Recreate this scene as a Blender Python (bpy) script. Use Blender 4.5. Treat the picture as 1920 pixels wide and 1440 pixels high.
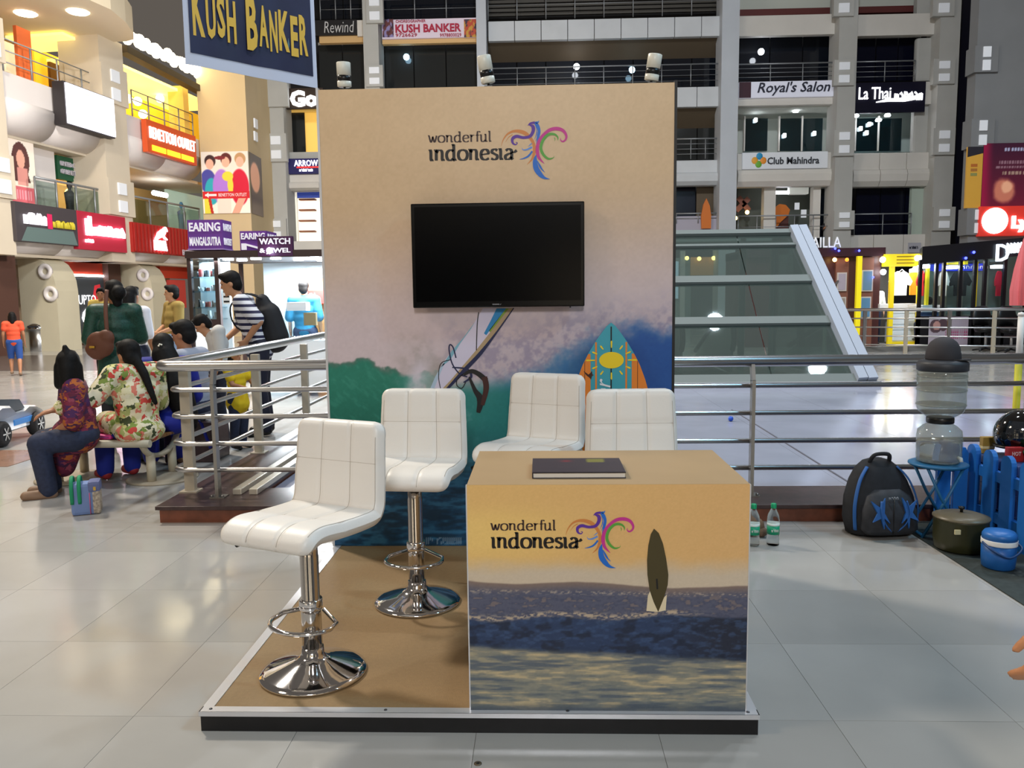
import bpy, bmesh, math, random
import numpy as np
from mathutils import Vector, Matrix, Euler
random.seed(7)
rng = np.random.RandomState(7)
for _o in list(bpy.data.objects):
    bpy.data.objects.remove(_o)
SC = bpy.context.scene
COL = SC.collection
PI = math.pi

# ---------------------------------------------------------------- camera
CAM_LOC = Vector((0.2183, -2.4806, 1.4258))
CAM_PITCH, CAM_YAW, CAM_ROLL, CAM_F = 0.1101, 0.0351, -0.0120, 1504.0
_cy, _sy, _cp, _sp = math.cos(CAM_YAW), math.sin(CAM_YAW), math.cos(CAM_PITCH), math.sin(CAM_PITCH)
_f = Vector((-_sy * _cp, _cy * _cp, -_sp))
_r0 = Vector((_cy, _sy, 0))
_u0 = _r0.cross(_f)
_r = _r0 * math.cos(CAM_ROLL) + _u0 * math.sin(CAM_ROLL)
_u = -_r0 * math.sin(CAM_ROLL) + _u0 * math.cos(CAM_ROLL)
cam = bpy.data.cameras.new('camera')
cam.sensor_fit = 'HORIZONTAL'
cam.sensor_width = 36.0
cam.lens = CAM_F / 1920 * 36
cam.clip_end = 500
cam_o = bpy.data.objects.new('camera', cam)
cam_o.matrix_world = Matrix(((_r.x, _u.x, -_f.x, CAM_LOC.x), (_r.y, _u.y, -_f.y, CAM_LOC.y), (_r.z, _u.z, -_f.z, CAM_LOC.z), (0, 0, 0, 1)))
COL.objects.link(cam_o)
SC.camera = cam_o

# ---------------------------------------------------------------- world, lights, exposure
SC.view_settings.view_transform = 'Standard'
SC.view_settings.look = 'None'
SC.view_settings.exposure = 0.0
SC.view_settings.gamma = 1.0
SC.view_settings.use_curve_mapping = False
world = bpy.data.worlds.new('night_sky')
SC.world = world
world.use_nodes = True
_bg = world.node_tree.nodes['Background']
_bg.inputs['Color'].default_value = (0.115, 0.100, 0.086, 1)
_bg.inputs['Strength'].default_value = 1.0


def area_light(name, loc, target, size, power, color):
    l = bpy.data.lights.new(name, 'AREA')
    l.shape = 'DISK'
    l.size = size
    l.energy = power
    l.color = color
    o = bpy.data.objects.new(name, l)
    o.location = loc
    o.rotation_euler = (Vector(target) - Vector(loc)).to_track_quat('-Z', 'Y').to_euler()
    COL.objects.link(o)
    return o


# unseen floodlights set round the atrium, some added as fill
area_light('atrium_light', (-6.0, -1.5, 6.2), (-1.6, .8, 0.2), 1.6, 150, (1.0, 0.84, 0.64))
area_light('atrium_light', (0.5, -9.0, 5.6), (0.0, 1.5, 1.0), 1.8, 380, (0.97, 0.98, 1.0))
area_light('atrium_light', (-9.0, 9.0, 13.0), (-7.0, 9.0, 0.0), 1.5, 2300, (1.0, 0.90, 0.76))
area_light('atrium_light', (5.75, 10.06, 14.0), (4.0, 9.0, 0.0), 0.5, 380, (0.80, 0.90, 1.0))
area_light('atrium_light', (8.98, 8.56, 14.0), (6.0, 9.0, 0.0), 0.5, 480, (0.80, 0.90, 1.0))
area_light('atrium_light', (9.0, -2.0, 10.0), (2.2, 1.0, 0.0), 1.2, 420, (0.34, 0.72, 1.0))  # added cool lamp that tints the right-hand floor bluer
area_light('atrium_light', (2.0, 3.0, 15.0), (6.0, 31.0, 6.0), 1.2, 2300, (0.90, 0.95, 1.0))
area_light('atrium_light', (-3.5, 13.0, 6.0), (-13.0, 23.0, 5.0), 1.0, 900, (1.0, 0.92, 0.84))  # added fill for the wing's undersides, standing in for floor bounce

# ---------------------------------------------------------------- surveying: a pixel of the photograph to a point at a known depth


def ray(u, v):
    return _f + _r * ((u - 960) / CAM_F) + _u * ((720 - v) / CAM_F)


def at(u, v, Y):
    d = ray(u, v)
    return CAM_LOC + d * ((Y - CAM_LOC.y) / d.y)


def atz(u, v, z=0.0):
    d = ray(u, v)
    return CAM_LOC + d * ((z - CAM_LOC.z) / d.z)


def rect(u0, v0, u1, v1, Y):
    """pixel rectangle standing at depth Y -> x0, x1, z0, z1"""
    um, vm = (u0 + u1) / 2, (v0 + v1) / 2
    return at(u0, vm, Y).x, at(u1, vm, Y).x, at(um, v1, Y).z, at(um, v0, Y).z


# ---------------------------------------------------------------- materials
MATS = {}


def lin(c):
    def f(x):
        x /= 255.0
        return x / 12.92 if x <= 0.04045 else ((x + 0.055) / 1.055) ** 2.4
    return tuple(f(x) for x in c)


def mat(name, c=(128, 128, 128), rough=0.5, metal=0.0, emit=0.0, ec=None, noise=None, spec=0.5, coat=0.0, attr=None, bump=None, alpha=1.0, trans=0.0, ior=1.45):
    """c is an 8-bit colour; noise = (scale, amount) mottles it"""
    if name in MATS:
        return MATS[name]
    m = bpy.data.materials.new(name)
    m.use_nodes = True
    nt = m.node_tree
    b = nt.nodes['Principled BSDF']
    col = lin(c)
    b.inputs['Base Color'].default_value = (*col, 1)
    b.inputs['Roughness'].default_value = rough
    b.inputs['Metallic'].default_value = metal
    b.inputs['Specular IOR Level'].default_value = spec
    b.inputs['Coat Weight'].default_value = coat
    b.inputs['IOR'].default_value = ior
    b.inputs['Transmission Weight'].default_value = trans
    if emit:
        b.inputs['Emission Color'].default_value = (*lin(ec or c), 1)
        b.inputs['Emission Strength'].default_value = emit
    if attr:
        a = nt.nodes.new('ShaderNodeAttribute')
        a.attribute_name = attr
        nt.links.new(a.outputs['Color'], b.inputs['Base Color'])
        if emit:
            nt.links.new(a.outputs['Color'], b.inputs['Emission Color'])
    if noise:
        tc = nt.nodes.new('ShaderNodeTexCoord')
        n = nt.nodes.new('ShaderNodeTexNoise')
        n.inputs['Scale'].default_value = noise[0]
        n.inputs['Detail'].default_value = 5
        r = nt.nodes.new('ShaderNodeValToRGB')
        k = noise[1]
        c2 = noise[2] if len(noise) > 2 else None
        lo = tuple(x * (1 - k) for x in col) if c2 is None else lin(c2)
        hi = tuple(min(1, x * (1 + k)) for x in col) if c2 is None else col
        r.color_ramp.elements[0].color = (*lo, 1)
        r.color_ramp.elements[1].color = (*hi, 1)
        r.color_ramp.elements[0].position = 0.3
        r.color_ramp.elements[1].position = 0.7
        nt.links.new(tc.outputs['Object'], n.inputs['Vector'])
        nt.links.new(n.outputs['Fac'], r.inputs['Fac'])
        nt.links.new(r.outputs['Color'], b.inputs['Base Color'])
    if bump:
        tc = nt.nodes.new('ShaderNodeTexCoord')
        n = nt.nodes.new('ShaderNodeTexNoise')
        n.inputs['Scale'].default_value = bump[0]
        bp = nt.nodes.new('ShaderNodeBump')
        bp.inputs['Strength'].default_value = bump[1]
        bp.inputs['Distance'].default_value = 0.01
        nt.links.new(tc.outputs['Object'], n.inputs['Vector'])
        nt.links.new(n.outputs['Fac'], bp.inputs['Height'])
        nt.links.new(bp.outputs['Normal'], b.inputs['Normal'])
    MATS[name] = m
    return m


def glow(name, c, s):
    """a thing that gives off light"""
    return mat(name, c, 0.5, emit=s)


def glass(name, tint=(200, 215, 210), refl=0.06, rough=0.02, haze=0.0, hazec=(170, 182, 178)):
    """thin pane: tinted see-through with a fresnel mirror on top"""
    if name in MATS:
        return MATS[name]
    m = bpy.data.materials.new(name)
    m.use_nodes = True
    nt = m.node_tree
    nt.nodes.clear()
    out = nt.nodes.new('ShaderNodeOutputMaterial')
    t = nt.nodes.new('ShaderNodeBsdfTransparent')
    t.inputs['Color'].default_value = (*lin(tint), 1)
    g = nt.nodes.new('ShaderNodeBsdfGlossy')
    g.inputs['Roughness'].default_value = rough
    g.inputs['Color'].default_value = (0.9, 0.95, 0.95, 1)
    fr = nt.nodes.new('ShaderNodeLayerWeight')
    fr.inputs['Blend'].default_value = 0.5
    pw = nt.nodes.new('ShaderNodeMath')
    pw.operation = 'POWER'
    pw.inputs[1].default_value = 4.0
    mp = nt.nodes.new('ShaderNodeMath')
    mp.operation = 'MULTIPLY_ADD'
    mp.inputs[1].default_value = 0.7
    mp.inputs[2].default_value = refl / 2
    mx = nt.nodes.new('ShaderNodeMixShader')
    nt.links.new(fr.outputs['Facing'], pw.inputs[0])
    nt.links.new(pw.outputs[0], mp.inputs[0])
    nt.links.new(mp.outputs[0], mx.inputs['Fac'])
    if haze:          # dust on the pane
        df = nt.nodes.new('ShaderNodeBsdfDiffuse')
        df.inputs['Color'].default_value = (*lin(hazec), 1)
        mh = nt.nodes.new('ShaderNodeMixShader')
        mh.inputs['Fac'].default_value = haze
        nt.links.new(t.outputs[0], mh.inputs[1])
        nt.links.new(df.outputs[0], mh.inputs[2])
        nt.links.new(mh.outputs[0], mx.inputs[1])
    else:
        nt.links.new(t.outputs[0], mx.inputs[1])
    nt.links.new(g.outputs[0], mx.inputs[2])
    nt.links.new(mx.outputs[0], out.inputs['Surface'])
    MATS[name] = m
    return m


# ---------------------------------------------------------------- mesh collector
class MB:
    def __init__(s):
        s.v, s.f, s.sm = [], [], []

    def add(s, vs, fs, smooth=False):
        k = len(s.v)
        s.v += [tuple(p) for p in vs]
        for f in fs:
            s.f.append([i + k for i in f])
            s.sm.append(smooth)
        return s

    def box(s, x0, x1, y0, y1, z0, z1, M=None, ch=0.0):
        if x0 > x1: x0, x1 = x1, x0
        if y0 > y1: y0, y1 = y1, y0
        if z0 > z1: z0, z1 = z1, z0
        if ch:
            c = min(ch, (x1 - x0) / 2.01, (y1 - y0) / 2.01, (z1 - z0) / 2.01)
            bm = bmesh.new()
            bmesh.ops.create_cube(bm, size=1)
            for w in bm.verts:
                w.co = Vector(((x0 + x1) / 2 + w.co.x * (x1 - x0), (y0 + y1) / 2 + w.co.y * (y1 - y0), (z0 + z1) / 2 + w.co.z * (z1 - z0)))
            bmesh.ops.bevel(bm, geom=list(bm.edges), offset=c, segments=2, profile=0.6, affect='EDGES')
            bm.verts.index_update()
            vs = [w.co.copy() for w in bm.verts]
            fs = [[w.index for w in f.verts] for f in bm.faces]
            bm.free()
        else:
            vs = [Vector(p) for p in ((x0, y0, z0), (x1, y0, z0), (x1, y1, z0), (x0, y1, z0), (x0, y0, z1), (x1, y0, z1), (x1, y1, z1), (x0, y1, z1))]
            fs = [(0, 3, 2, 1), (4, 5, 6, 7), (0, 1, 5, 4), (1, 2, 6, 5), (2, 3, 7, 6), (3, 0, 4, 7)]
        if M:
            vs = [M @ p for p in vs]
        return s.add(vs, fs)

    def bar(s, a, b, w, h, up=(0, 0, 1)):
        """rectangular bar from a to b"""
        a, b = Vector(a), Vector(b)
        d = (b - a).normalized()
        x = d.cross(Vector(up))
        if x.length < 1e-5: x = d.cross(Vector((0, 1, 0)))
        x.normalize()
        y = x.cross(d)
        vs = []
        for p in (a, b):
            for sx, sy in ((-1, -1), (1, -1), (1, 1), (-1, 1)):
                vs.append(p + x * (sx * w / 2) + y * (sy * h / 2))
        return s.add(vs, [(0, 1, 2, 3), (7, 6, 5, 4), (0, 4, 5, 1), (1, 5, 6, 2), (2, 6, 7, 3), (3, 7, 4, 0)])

    def tube(s, pts, r, n=10, closed=False, caps=True, flat=1.0):
        pts = [Vector(p) for p in pts]
        m = len(pts)
        rs = r if isinstance(r, (list, tuple)) else [r] * m
        vs, prev = [], None
        for i, p in enumerate(pts):
            if closed:
                d = pts[(i + 1) % m] - pts[i - 1]
            else:
                d = pts[min(i + 1, m - 1)] - pts[max(i - 1, 0)]
            d.normalize()
            if prev is None:
                x = d.cross(Vector((0, 0, 1)))
                if x.length < 1e-3: x = d.cross(Vector((0, 1, 0)))
            else:
                x = prev - d * prev.dot(d)
            x.normalize()
            prev = x
            y = d.cross(x)
            for k in range(n):
                a = 2 * PI * k / n
                vs.append(p + x * (math.cos(a) * rs[i]) + y * (math.sin(a) * rs[i] * flat))
        fs = []
        for i in range(m if closed else m - 1):
            j = (i + 1) % m
            for k in range(n):
                l = (k + 1) % n
                fs.append((i * n + k, i * n + l, j * n + l, j * n + k))
        s.add(vs, fs, True)
        if caps and not closed:
            k0 = len(s.v) - len(vs)
            s.f.append([k0 + k for k in range(n)][::-1]); s.sm.append(False)
            s.f.append([k0 + (m - 1) * n + k for k in range(n)]); s.sm.append(False)
        return s

    def lathe(s, prof, n=24, c=(0, 0, 0), M=None, smooth=True):
        c = Vector(c)
        vs, fs = [], []
        m = len(prof)
        for r, z in prof:
            for k in range(n):
                a = 2 * PI * k / n
                vs.append(Vector((r * math.cos(a), r * math.sin(a), z)))
        for i in range(m - 1):
            for k in range(n):
                l = (k + 1) % n
                fs.append((i * n + k, i * n + l, (i + 1) * n + l, (i + 1) * n + k))
        if M: vs = [M @ p for p in vs]
        vs = [p + c for p in vs]
        s.add(vs, fs, smooth)
        k0 = len(s.v) - len(vs)
        if prof[0][0] > 1e-4:
            s.f.append([k0 + k for k in range(n)][::-1]); s.sm.append(False)
        if prof[-1][0] > 1e-4:
            s.f.append([k0 + (m - 1) * n + k for k in range(n)]); s.sm.append(False)
        return s

    def ball(s, c, r, n=12, M=None):
        r = (r, r, r) if not isinstance(r, (tuple, list)) else r
        vs, fs = [], []
        h = n // 2
        for i in range(h + 1):
            t = PI * i / h
            for k in range(n):
                a = 2 * PI * k / n
                p = Vector((math.sin(t) * math.cos(a) * r[0], math.sin(t) * math.sin(a) * r[1], -math.cos(t) * r[2]))
                vs.append((M @ p if M else p) + Vector(c))
        for i in range(h):
            for k in range(n):
                l = (k + 1) % n
                fs.append((i * n + k, i * n + l, (i + 1) * n + l, (i + 1) * n + k))
        return s.add(vs, fs, True)

    def prism(s, poly, o, ex, ey, th):
        """flat outline poly (2d) at o along ex, ey, thickness th against ex x ey"""
        o, ex, ey = Vector(o), Vector(ex), Vector(ey)
        nrm = ex.cross(ey).normalized()
        m = len(poly)
        fr = [o + ex * p[0] + ey * p[1] for p in poly]
        bk = [p - nrm * th for p in fr]
        fs = [list(range(m)), list(range(2 * m - 1, m - 1, -1))]
        for i in range(m):
            j = (i + 1) % m
            fs.append([i, m + i, m + j, j])
        return s.add(fr + bk, fs)

    def ribbon(s, pts, ws, o, ex, ey, lift=0.0008):
        """brush stroke: 2d points with widths, laid on a plane, a film of print"""
        o, ex, ey = Vector(o), Vector(ex), Vector(ey)
        nrm = ex.cross(ey).normalized()
        m = len(pts)
        vs = []
        for i in range(m):
            a, b = pts[max(i - 1, 0)], pts[min(i + 1, m - 1)]
            dx, dy = b[0] - a[0], b[1] - a[1]
            l = math.hypot(dx, dy) or 1
            nx, ny = -dy / l, dx / l
            w = ws[i]
            if isinstance(w, tuple):      # broad nib
                hx, hy = w
            else:
                hx, hy = nx * w / 2, ny * w / 2
            for sg in (1, -1):
                vs.append(o + ex * (pts[i][0] + sg * hx) + ey * (pts[i][1] + sg * hy) + nrm * lift)
        fs = [(2 * i, 2 * i + 1, 2 * i + 3, 2 * i + 2) for i in range(m - 1)]
        return s.add(vs, fs)

    def build(s, name, m, parent=None, **kw):
        me = bpy.data.meshes.new(name)
        me.from_pydata([tuple(p) for p in s.v], [], s.f)
        me.polygons.foreach_set('use_smooth', s.sm)
        return link(name, me, m, parent, **kw)


def link(name, me, m, parent=None, label=None, cat=None, group=None, kind=None):
    me.materials.clear()
    if m is not None:
        me.materials.append(m)
    me.update()
    o = bpy.data.objects.new(name, me)
    COL.objects.link(o)
    if parent is not None:
        o.parent = parent
        if parent.get('_wc'):
            o.matrix_parent_inverse = Matrix.Translation(-parent.location)
        elif parent.parent is not None and parent.parent.get('_wc') and parent.type == 'MESH':
            o.matrix_parent_inverse = Matrix.Identity(4)
    tag(o, label, cat, group, kind)
    return o


def tag(o, label=None, cat=None, group=None, kind=None):
    if label: o['label'] = label
    if cat: o['category'] = cat
    if group: o['group'] = group
    if kind: o['kind'] = kind
    return o


def thing(name, label, cat, loc=(0, 0, 0), rz=0.0, group=None, kind=None, wc=True):
    """an Empty at the thing's base; wc: its parts are given in world coordinates"""
    o = bpy.data.objects.new(name, None)
    o.empty_display_size = 0.1
    COL.objects.link(o)
    o.location = Vector(loc)
    if rz: o.rotation_euler = (0, 0, rz); wc = False
    if wc: o['_wc'] = 1
    return tag(o, label, cat, group, kind)


def copy_tree(o, parent=None):
    c = o.copy()
    COL.objects.link(c)
    if parent is not None: c.parent = parent
    for ch in [x for x in bpy.data.objects if x.parent == o]:
        copy_tree(ch, c)
    return c


# ---------------------------------------------------------------- lettering
def text_mesh(s, bold=0.0, extrude=0.02, shear=0.0, spacing=1.0, res=2):
    cu = bpy.data.curves.new('t', 'FONT')
    cu.body = s
    cu.size = 1
    cu.extrude = extrude
    cu.offset = bold
    cu.shear = shear
    cu.space_character = spacing
    cu.resolution_u = res
    o = bpy.data.objects.new('t', cu)
    COL.objects.link(o)
    dg = bpy.context.evaluated_depsgraph_get()
    me = bpy.data.meshes.new_from_object(o.evaluated_get(dg))
    bpy.data.objects.remove(o)
    bpy.data.curves.remove(cu)
    return me


def text(s, m, parent, c, ex, w, h, ey=(0, 0, 1), depth=0.004, bold=0.0, shear=0.0, spacing=1.0, name='lettering', res=2):
    """lettering fitted into w x h, centred at c on the plane of ex, ey"""
    me = text_mesh(s, bold, 0.02, shear, spacing, res)
    n = len(me.vertices)
    co = np.empty(n * 3)
    me.vertices.foreach_get('co', co)
    co = co.reshape(-1, 3)
    lo, hi = co.min(0), co.max(0)
    ex, ey, c = Vector(ex).normalized(), Vector(ey).normalized(), Vector(c)
    nz = ex.cross(ey)
    q = (co - (lo + hi) / 2) / np.maximum(hi - lo, 1e-6) * np.array([w, h, depth])
    P = q[:, :1] * np.array(ex) + q[:, 1:2] * np.array(ey) + (q[:, 2:] + depth / 2) * np.array(nz) + np.array(c)
    me.vertices.foreach_set('co', P.ravel())
    return link(name, me, m, parent)


def scribble(parent, m, c, ex, w, h, n, ey=(0, 0, 1), r=.006, name='lettering', seed=3):
    """a row of letter-like strokes where the photograph shows writing too blurred to read"""
    rr = random.Random(seed)
    ex, ey, c = Vector(ex).normalized(), Vector(ey).normalized(), Vector(c)
    mb = MB()
    a = w / n
    for k in range(n):
        x = -w / 2 + a * (k + .5)
        pts = [(x - a * .28, -h / 2), (x - a * .28, h * rr.uniform(.2, .5)), (x + a * rr.uniform(-.1, .2), h * rr.uniform(.0, .5)), (x + a * .28, h * rr.uniform(-.1, .3)), (x + a * .26, -h / 2)]
        if rr.random() < .4: pts = pts[1:]
        mb.tube([c + ex * p[0] + ey * p[1] for p in pts], r, 5)
    return mb.build(name, m, parent)


# ---------------------------------------------------------------- prints painted on a fine grid
def vnoise(x, y, seed=0):
    xi, yi = np.floor(x).astype(int), np.floor(y).astype(int)
    fx, fy = x - xi, y - yi
    fx, fy = fx * fx * (3 - 2 * fx), fy * fy * (3 - 2 * fy)

    def h(a, b):
        n = (a * 374761393 + b * 668265263 + seed * 982451653) & 0x7fffffff
        n = ((n ^ (n >> 13)) * 1274126177) & 0x7fffffff
        return ((n ^ (n >> 16)) & 0xffff) / 65535.0
    return (h(xi, yi) * (1 - fx) + h(xi + 1, yi) * fx) * (1 - fy) + (h(xi, yi + 1) * (1 - fx) + h(xi + 1, yi + 1) * fx) * fy


def fbm(x, y, seed=0, o=4):
    r, a, t = 0, 0.5, 0
    for i in range(o):
        r = r + a * vnoise(x * 2 ** i, y * 2 ** i, seed + i)
        t += a
        a *= 0.5
    return r / t


def sst(a, b, x):
    t = np.clip((x - a) / (b - a), 0, 1)
    return t * t * (3 - 2 * t)


def mixc(a, b, t):
    t = np.asarray(t)[..., None]
    return np.asarray(a, float) * (1 - t) + np.asarray(b, float) * t


def printed(name, o, ex, ey, w, h, nx, ny, func, m, parent=None, **kw):
    """printed sheet: func(u, v) (0..1, v up) gives 8-bit colours"""
    o, ex, ey = Vector(o), Vector(ex), Vector(ey)
    U, V = np.meshgrid(np.linspace(0, 1, nx + 1), np.linspace(0, 1, ny + 1))
    c = np.clip(func(U, V), 0, 255) / 255.0
    cl = np.where(c <= 0.04045, c / 12.92, ((c + 0.055) / 1.055) ** 2.4).reshape(-1, 3)
    P = np.array(o) + U.reshape(-1, 1) * np.array(ex) * w + V.reshape(-1, 1) * np.array(ey) * h
    idx = np.arange((nx + 1) * (ny + 1)).reshape(ny + 1, nx + 1)
    F = np.stack([idx[:-1, :-1], idx[:-1, 1:], idx[1:, 1:], idx[1:, :-1]], -1).reshape(-1, 4)
    me = bpy.data.meshes.new(name)
    me.from_pydata(P.tolist(), [], F.tolist())
    a = me.color_attributes.new('print', 'FLOAT_COLOR', 'POINT')
    a.data.foreach_set('color', np.concatenate([cl, np.ones((len(cl), 1))], 1).ravel())
    return link(name, me, m, parent, **kw)


def catmull(pts, n=8):
    out = []
    P = [pts[0]] + list(pts) + [pts[-1]]
    for i in range(1, len(P) - 2):
        for k in range(n):
            t = k / n
            q = []
            for d in range(len(pts[0])):
                a, b, c, e = P[i - 1][d], P[i][d], P[i + 1][d], P[i + 2][d]
                q.append(0.5 * (2 * b + (c - a) * t + (2 * a - 5 * b + 4 * c - e) * t * t + (3 * b - a - 3 * c + e) * t ** 3))
            out.append(tuple(q))
    out.append(tuple(pts[-1]))
    return out


PRINT = mat('printed_vinyl', rough=0.45, attr='print')
PRINT_PAPER = mat('printed_paper', rough=0.7, attr='print')
PRINT_LIT = mat('backlit_print', rough=0.4, attr='print', emit=0.5)
CHROME = mat('chrome', (225, 225, 228), 0.06, 1.0)
STEEL = mat('brushed_steel', (190, 190, 192), 0.28, 1.0)
WHITE = mat('white_paint', (228, 228, 226), 0.4)
BLACK = mat('black_plastic', (14, 14, 16), 0.35)
X, Yv, Zv = Vector((1, 0, 0)), Vector((0, 1, 0)), Vector((0, 0, 1))
# ================================================================ FLOOR
TW = 0.595
TX0, TX1 = -8 * TW, 7 * TW
TY = lambda k: 1.88 + TW * k


def tile_mat(name, c, joints=False):
    m = mat(name, c, 0.13, noise=(2.2, 0.05), spec=0.5)
    nt = m.node_tree
    b = nt.nodes['Principled BSDF']
    ramp = [n for n in nt.nodes if n.type == 'VALTORGB'][0]
    tc = [n for n in nt.nodes if n.type == 'TEX_COORD'][0]
    # cloudy polish
    n2 = nt.nodes.new('ShaderNodeTexNoise')
    n2.inputs['Scale'].default_value = 1.1
    n2.inputs['Detail'].default_value = 6
    mr = nt.nodes.new('ShaderNodeMapRange')
    mr.inputs['From Min'].default_value = 0.3
    mr.inputs['From Max'].default_value = 0.7
    mr.inputs['To Min'].default_value = 0.10
    mr.inputs['To Max'].default_value = 0.22
    nt.links.new(tc.outputs['Object'], n2.inputs['Vector'])
    nt.links.new(n2.outputs['Fac'], mr.inputs['Value'])
    nt.links.new(mr.outputs['Result'], b.inputs['Roughness'])
    if joints:
        br = nt.nodes.new('ShaderNodeTexBrick')
        br.offset = 0.0
        br.squash = 1.0
        br.inputs['Scale'].default_value = 1.0
        br.inputs['Brick Width'].default_value = joints
        br.inputs['Row Height'].default_value = joints
        br.inputs['Mortar Size'].default_value = 0.002
        br.inputs['Mortar Smooth'].default_value = 0.4
        nt.links.new(ramp.outputs['Color'], br.inputs['Color1'])
        nt.links.new(ramp.outputs['Color'], br.inputs['Color2'])
        br.inputs['Mortar'].default_value = (*[x * 0.45 for x in lin(c)], 1)
        mp = nt.nodes.new('ShaderNodeMapping')
        mp.inputs['Location'].default_value = (0.0, -(1.88 % TW), 0)
        nt.links.new(tc.outputs['Object'], mp.inputs['Vector'])
        nt.links.new(mp.outputs['Vector'], br.inputs['Vector'])
        nt.links.new(br.outputs['Color'], b.inputs['Base Color'])
    return m


FLOOR_M = [tile_mat('floor_tile_%d' % i, c) for i, c in enumerate(((166, 164, 160), (162, 160, 156), (169, 167, 163)))]
FLOOR_FAR = tile_mat('floor_far_tiles', (165, 163, 159), TW)
GROUT = mat('grout', (120, 112, 102), 0.8)

floor = thing('floor', 'polished beige square floor tiles of the mall', None, (0, 0, 0), kind='structure')
mb = MB()
A, B = -2.6 * 10, 24
y0t, y1t, y2t = TY(-6), TY(1), TY(7)
xl0, xl1 = -10 * TW, -3 * TW
# far floor round the singly laid tiles
for (xa, xb, ya, yb) in ((A, B, -14, y0t), (A, xl0, y0t, 40), (TX1, B, y0t, y1t), (xl0, TX0, y0t, y1t), (xl0, xl1, y2t, 40), (xl1, B, y1t, 40)):
    mb.add([(xa, ya, 0), (xb, ya, 0), (xb, yb, 0), (xa, yb, 0)], [(0, 1, 2, 3)])
mb.build('slab', FLOOR_FAR, floor)
MB().add([(xl0, y0t, -.004), (TX1, y0t, -.004), (TX1, y2t, -.004), (xl0, y2t, -.004)], [(0, 1, 2, 3)]).build('grout_bed', GROUT, floor)
tmesh = []
for m_ in FLOOR_M:
    t = MB()
    g = 0.0008
    t.box(g, TW - g, g, TW - g, -0.012, 0.0)
    o = t.build('tile', m_, floor)
    tmesh.append(o.data)
    bpy.data.objects.remove(o)
cells = [(i, k) for k in range(-6, 1) for i in range(-8, 7)] + [(i, k) for k in range(1, 7) for i in range(-10, -3)]
for i, k in cells:
    o = bpy.data.objects.new('tile', random.choice(tmesh))
    COL.objects.link(o)
    o.parent = floor
    o.location = (i * TW, TY(k), 0)

# dark and terracotta granite bands let into the far floor
DARKBAND = mat('dark_granite', (92, 86, 84), 0.2, noise=(6, .2))
TERRA = mat('terracotta_granite', (150, 116, 98), 0.2, noise=(6, .15))
band = thing('floor_band', 'dark granite band crossing the floor before the shops', None, (-10, 17, 0), kind='structure')
MB().box(-22, -6.2, 13.6, 18.2, -.01, .004).build('granite_strip', DARKBAND, band)
MB().box(-9.0, -4.4, 4.2, 4.95, -.01, .004).build('terracotta_strip', TERRA, band)

# ================================================================ PLINTH AND INNER COURT
GRAN_F = mat('brown_granite', (110, 62, 44), 0.35, noise=(14, .25))
GRAN_T = mat('polished_dark_granite', (62, 46, 46), 0.3, noise=(20, .3))
plinth = thing('plinth', 'low brown granite plinth carrying the steel railing', 'plinth', (-2.23, 2.47, 0))
MB().box(-2.23, 6.2, 2.47, 2.94, 0, .085).box(-2.23, -1.72, 2.94, 16, 0, .085).build('kerb', GRAN_F, plinth)
MB().box(-2.25, 6.2, 2.45, 2.95, .085, .11, ch=.004).box(-2.25, -1.71, 2.95, 16, .085, .11, ch=.004).build('coping', GRAN_T, plinth)
mb = MB()
for dx in (0, .11):
    mb.box(-1.86 + dx, -1.80 + dx, 2.75, 16, .11, .15, ch=.006)
mb.build('channel', mat('pale_channel', (196, 190, 176), .3, .4), plinth)

inner = thing('floor', 'glossy pale lavender floor inside the railing', None, (2, 5, 0), kind='structure')
INNER_M = tile_mat('inner_court_tiles', (150, 154, 172), 1.19)
MB().box(-1.71, 6.2, 2.95, 9.9, -.02, .06).build('court_slab', INNER_M, inner)
mb = MB()
mb.bar(atz(1372, 768, .063), atz(1604, 912, .063), .012, .006)
mb.build('joint_strip', mat('dark_joint', (90, 90, 100), .5), inner)

# ================================================================ FRONT RAILING
RZ = [at(400, v, 2.72).z for v in (686, 731, 781, 832, 881)]
RX = -2.27


def rail_path(inset=0.0, r=.10, x_end=6.1, y_end=15.5):
    p = [Vector((x_end, 2.72, 0)), Vector((RX + r + inset, 2.72, 0))]
    for k in range(1, 7):
        a = PI / 2 * k / 6
        p.append(Vector((RX + inset + r - r * math.sin(a), 2.72 + r - r * math.cos(a), 0)))
    p.append(Vector((RX + inset, y_end, 0)))
    return p


railing = thing('steel_railing', 'long stainless steel railing on the granite plinth behind the stand', 'railing', (-2.27, 2.72, .11))
MB().tube([p + Zv * RZ[0] for p in rail_path(-.05)], .036, 14).build('handrail', STEEL, railing)
for z in RZ[1:]:
    MB().tube([p + Zv * z for p in rail_path(.02)], .0165, 10).build('rail', STEEL, railing)
POST_M = mat('post_steel', (150, 148, 145), .35, .9)
pm = None
for x in (-1.93, -.17, 1.585, 3.32, 5.05):
    mb = MB()
    mb.bar((x, 2.685, .11), (x, 2.685, RZ[0] - .12), .022, .055, up=(0, 1, 0))
    mb.bar((x, 2.685, RZ[0] - .125), (x, 2.715, RZ[0] - .02), .022, .05, up=(0, 1, 0))
    mb.box(x - .05, x + .05, 2.65, 2.74, .11, .118)
    for dx in (-.035, .035):
        mb.lathe([(.009, 0), (.009, .012), (.004, .016)], 8, (x + dx, 2.66, .118))
    mb.build('post', POST_M, railing)
BEIGE_POST = mat('painted_post', (170, 160, 142), .45)
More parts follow.
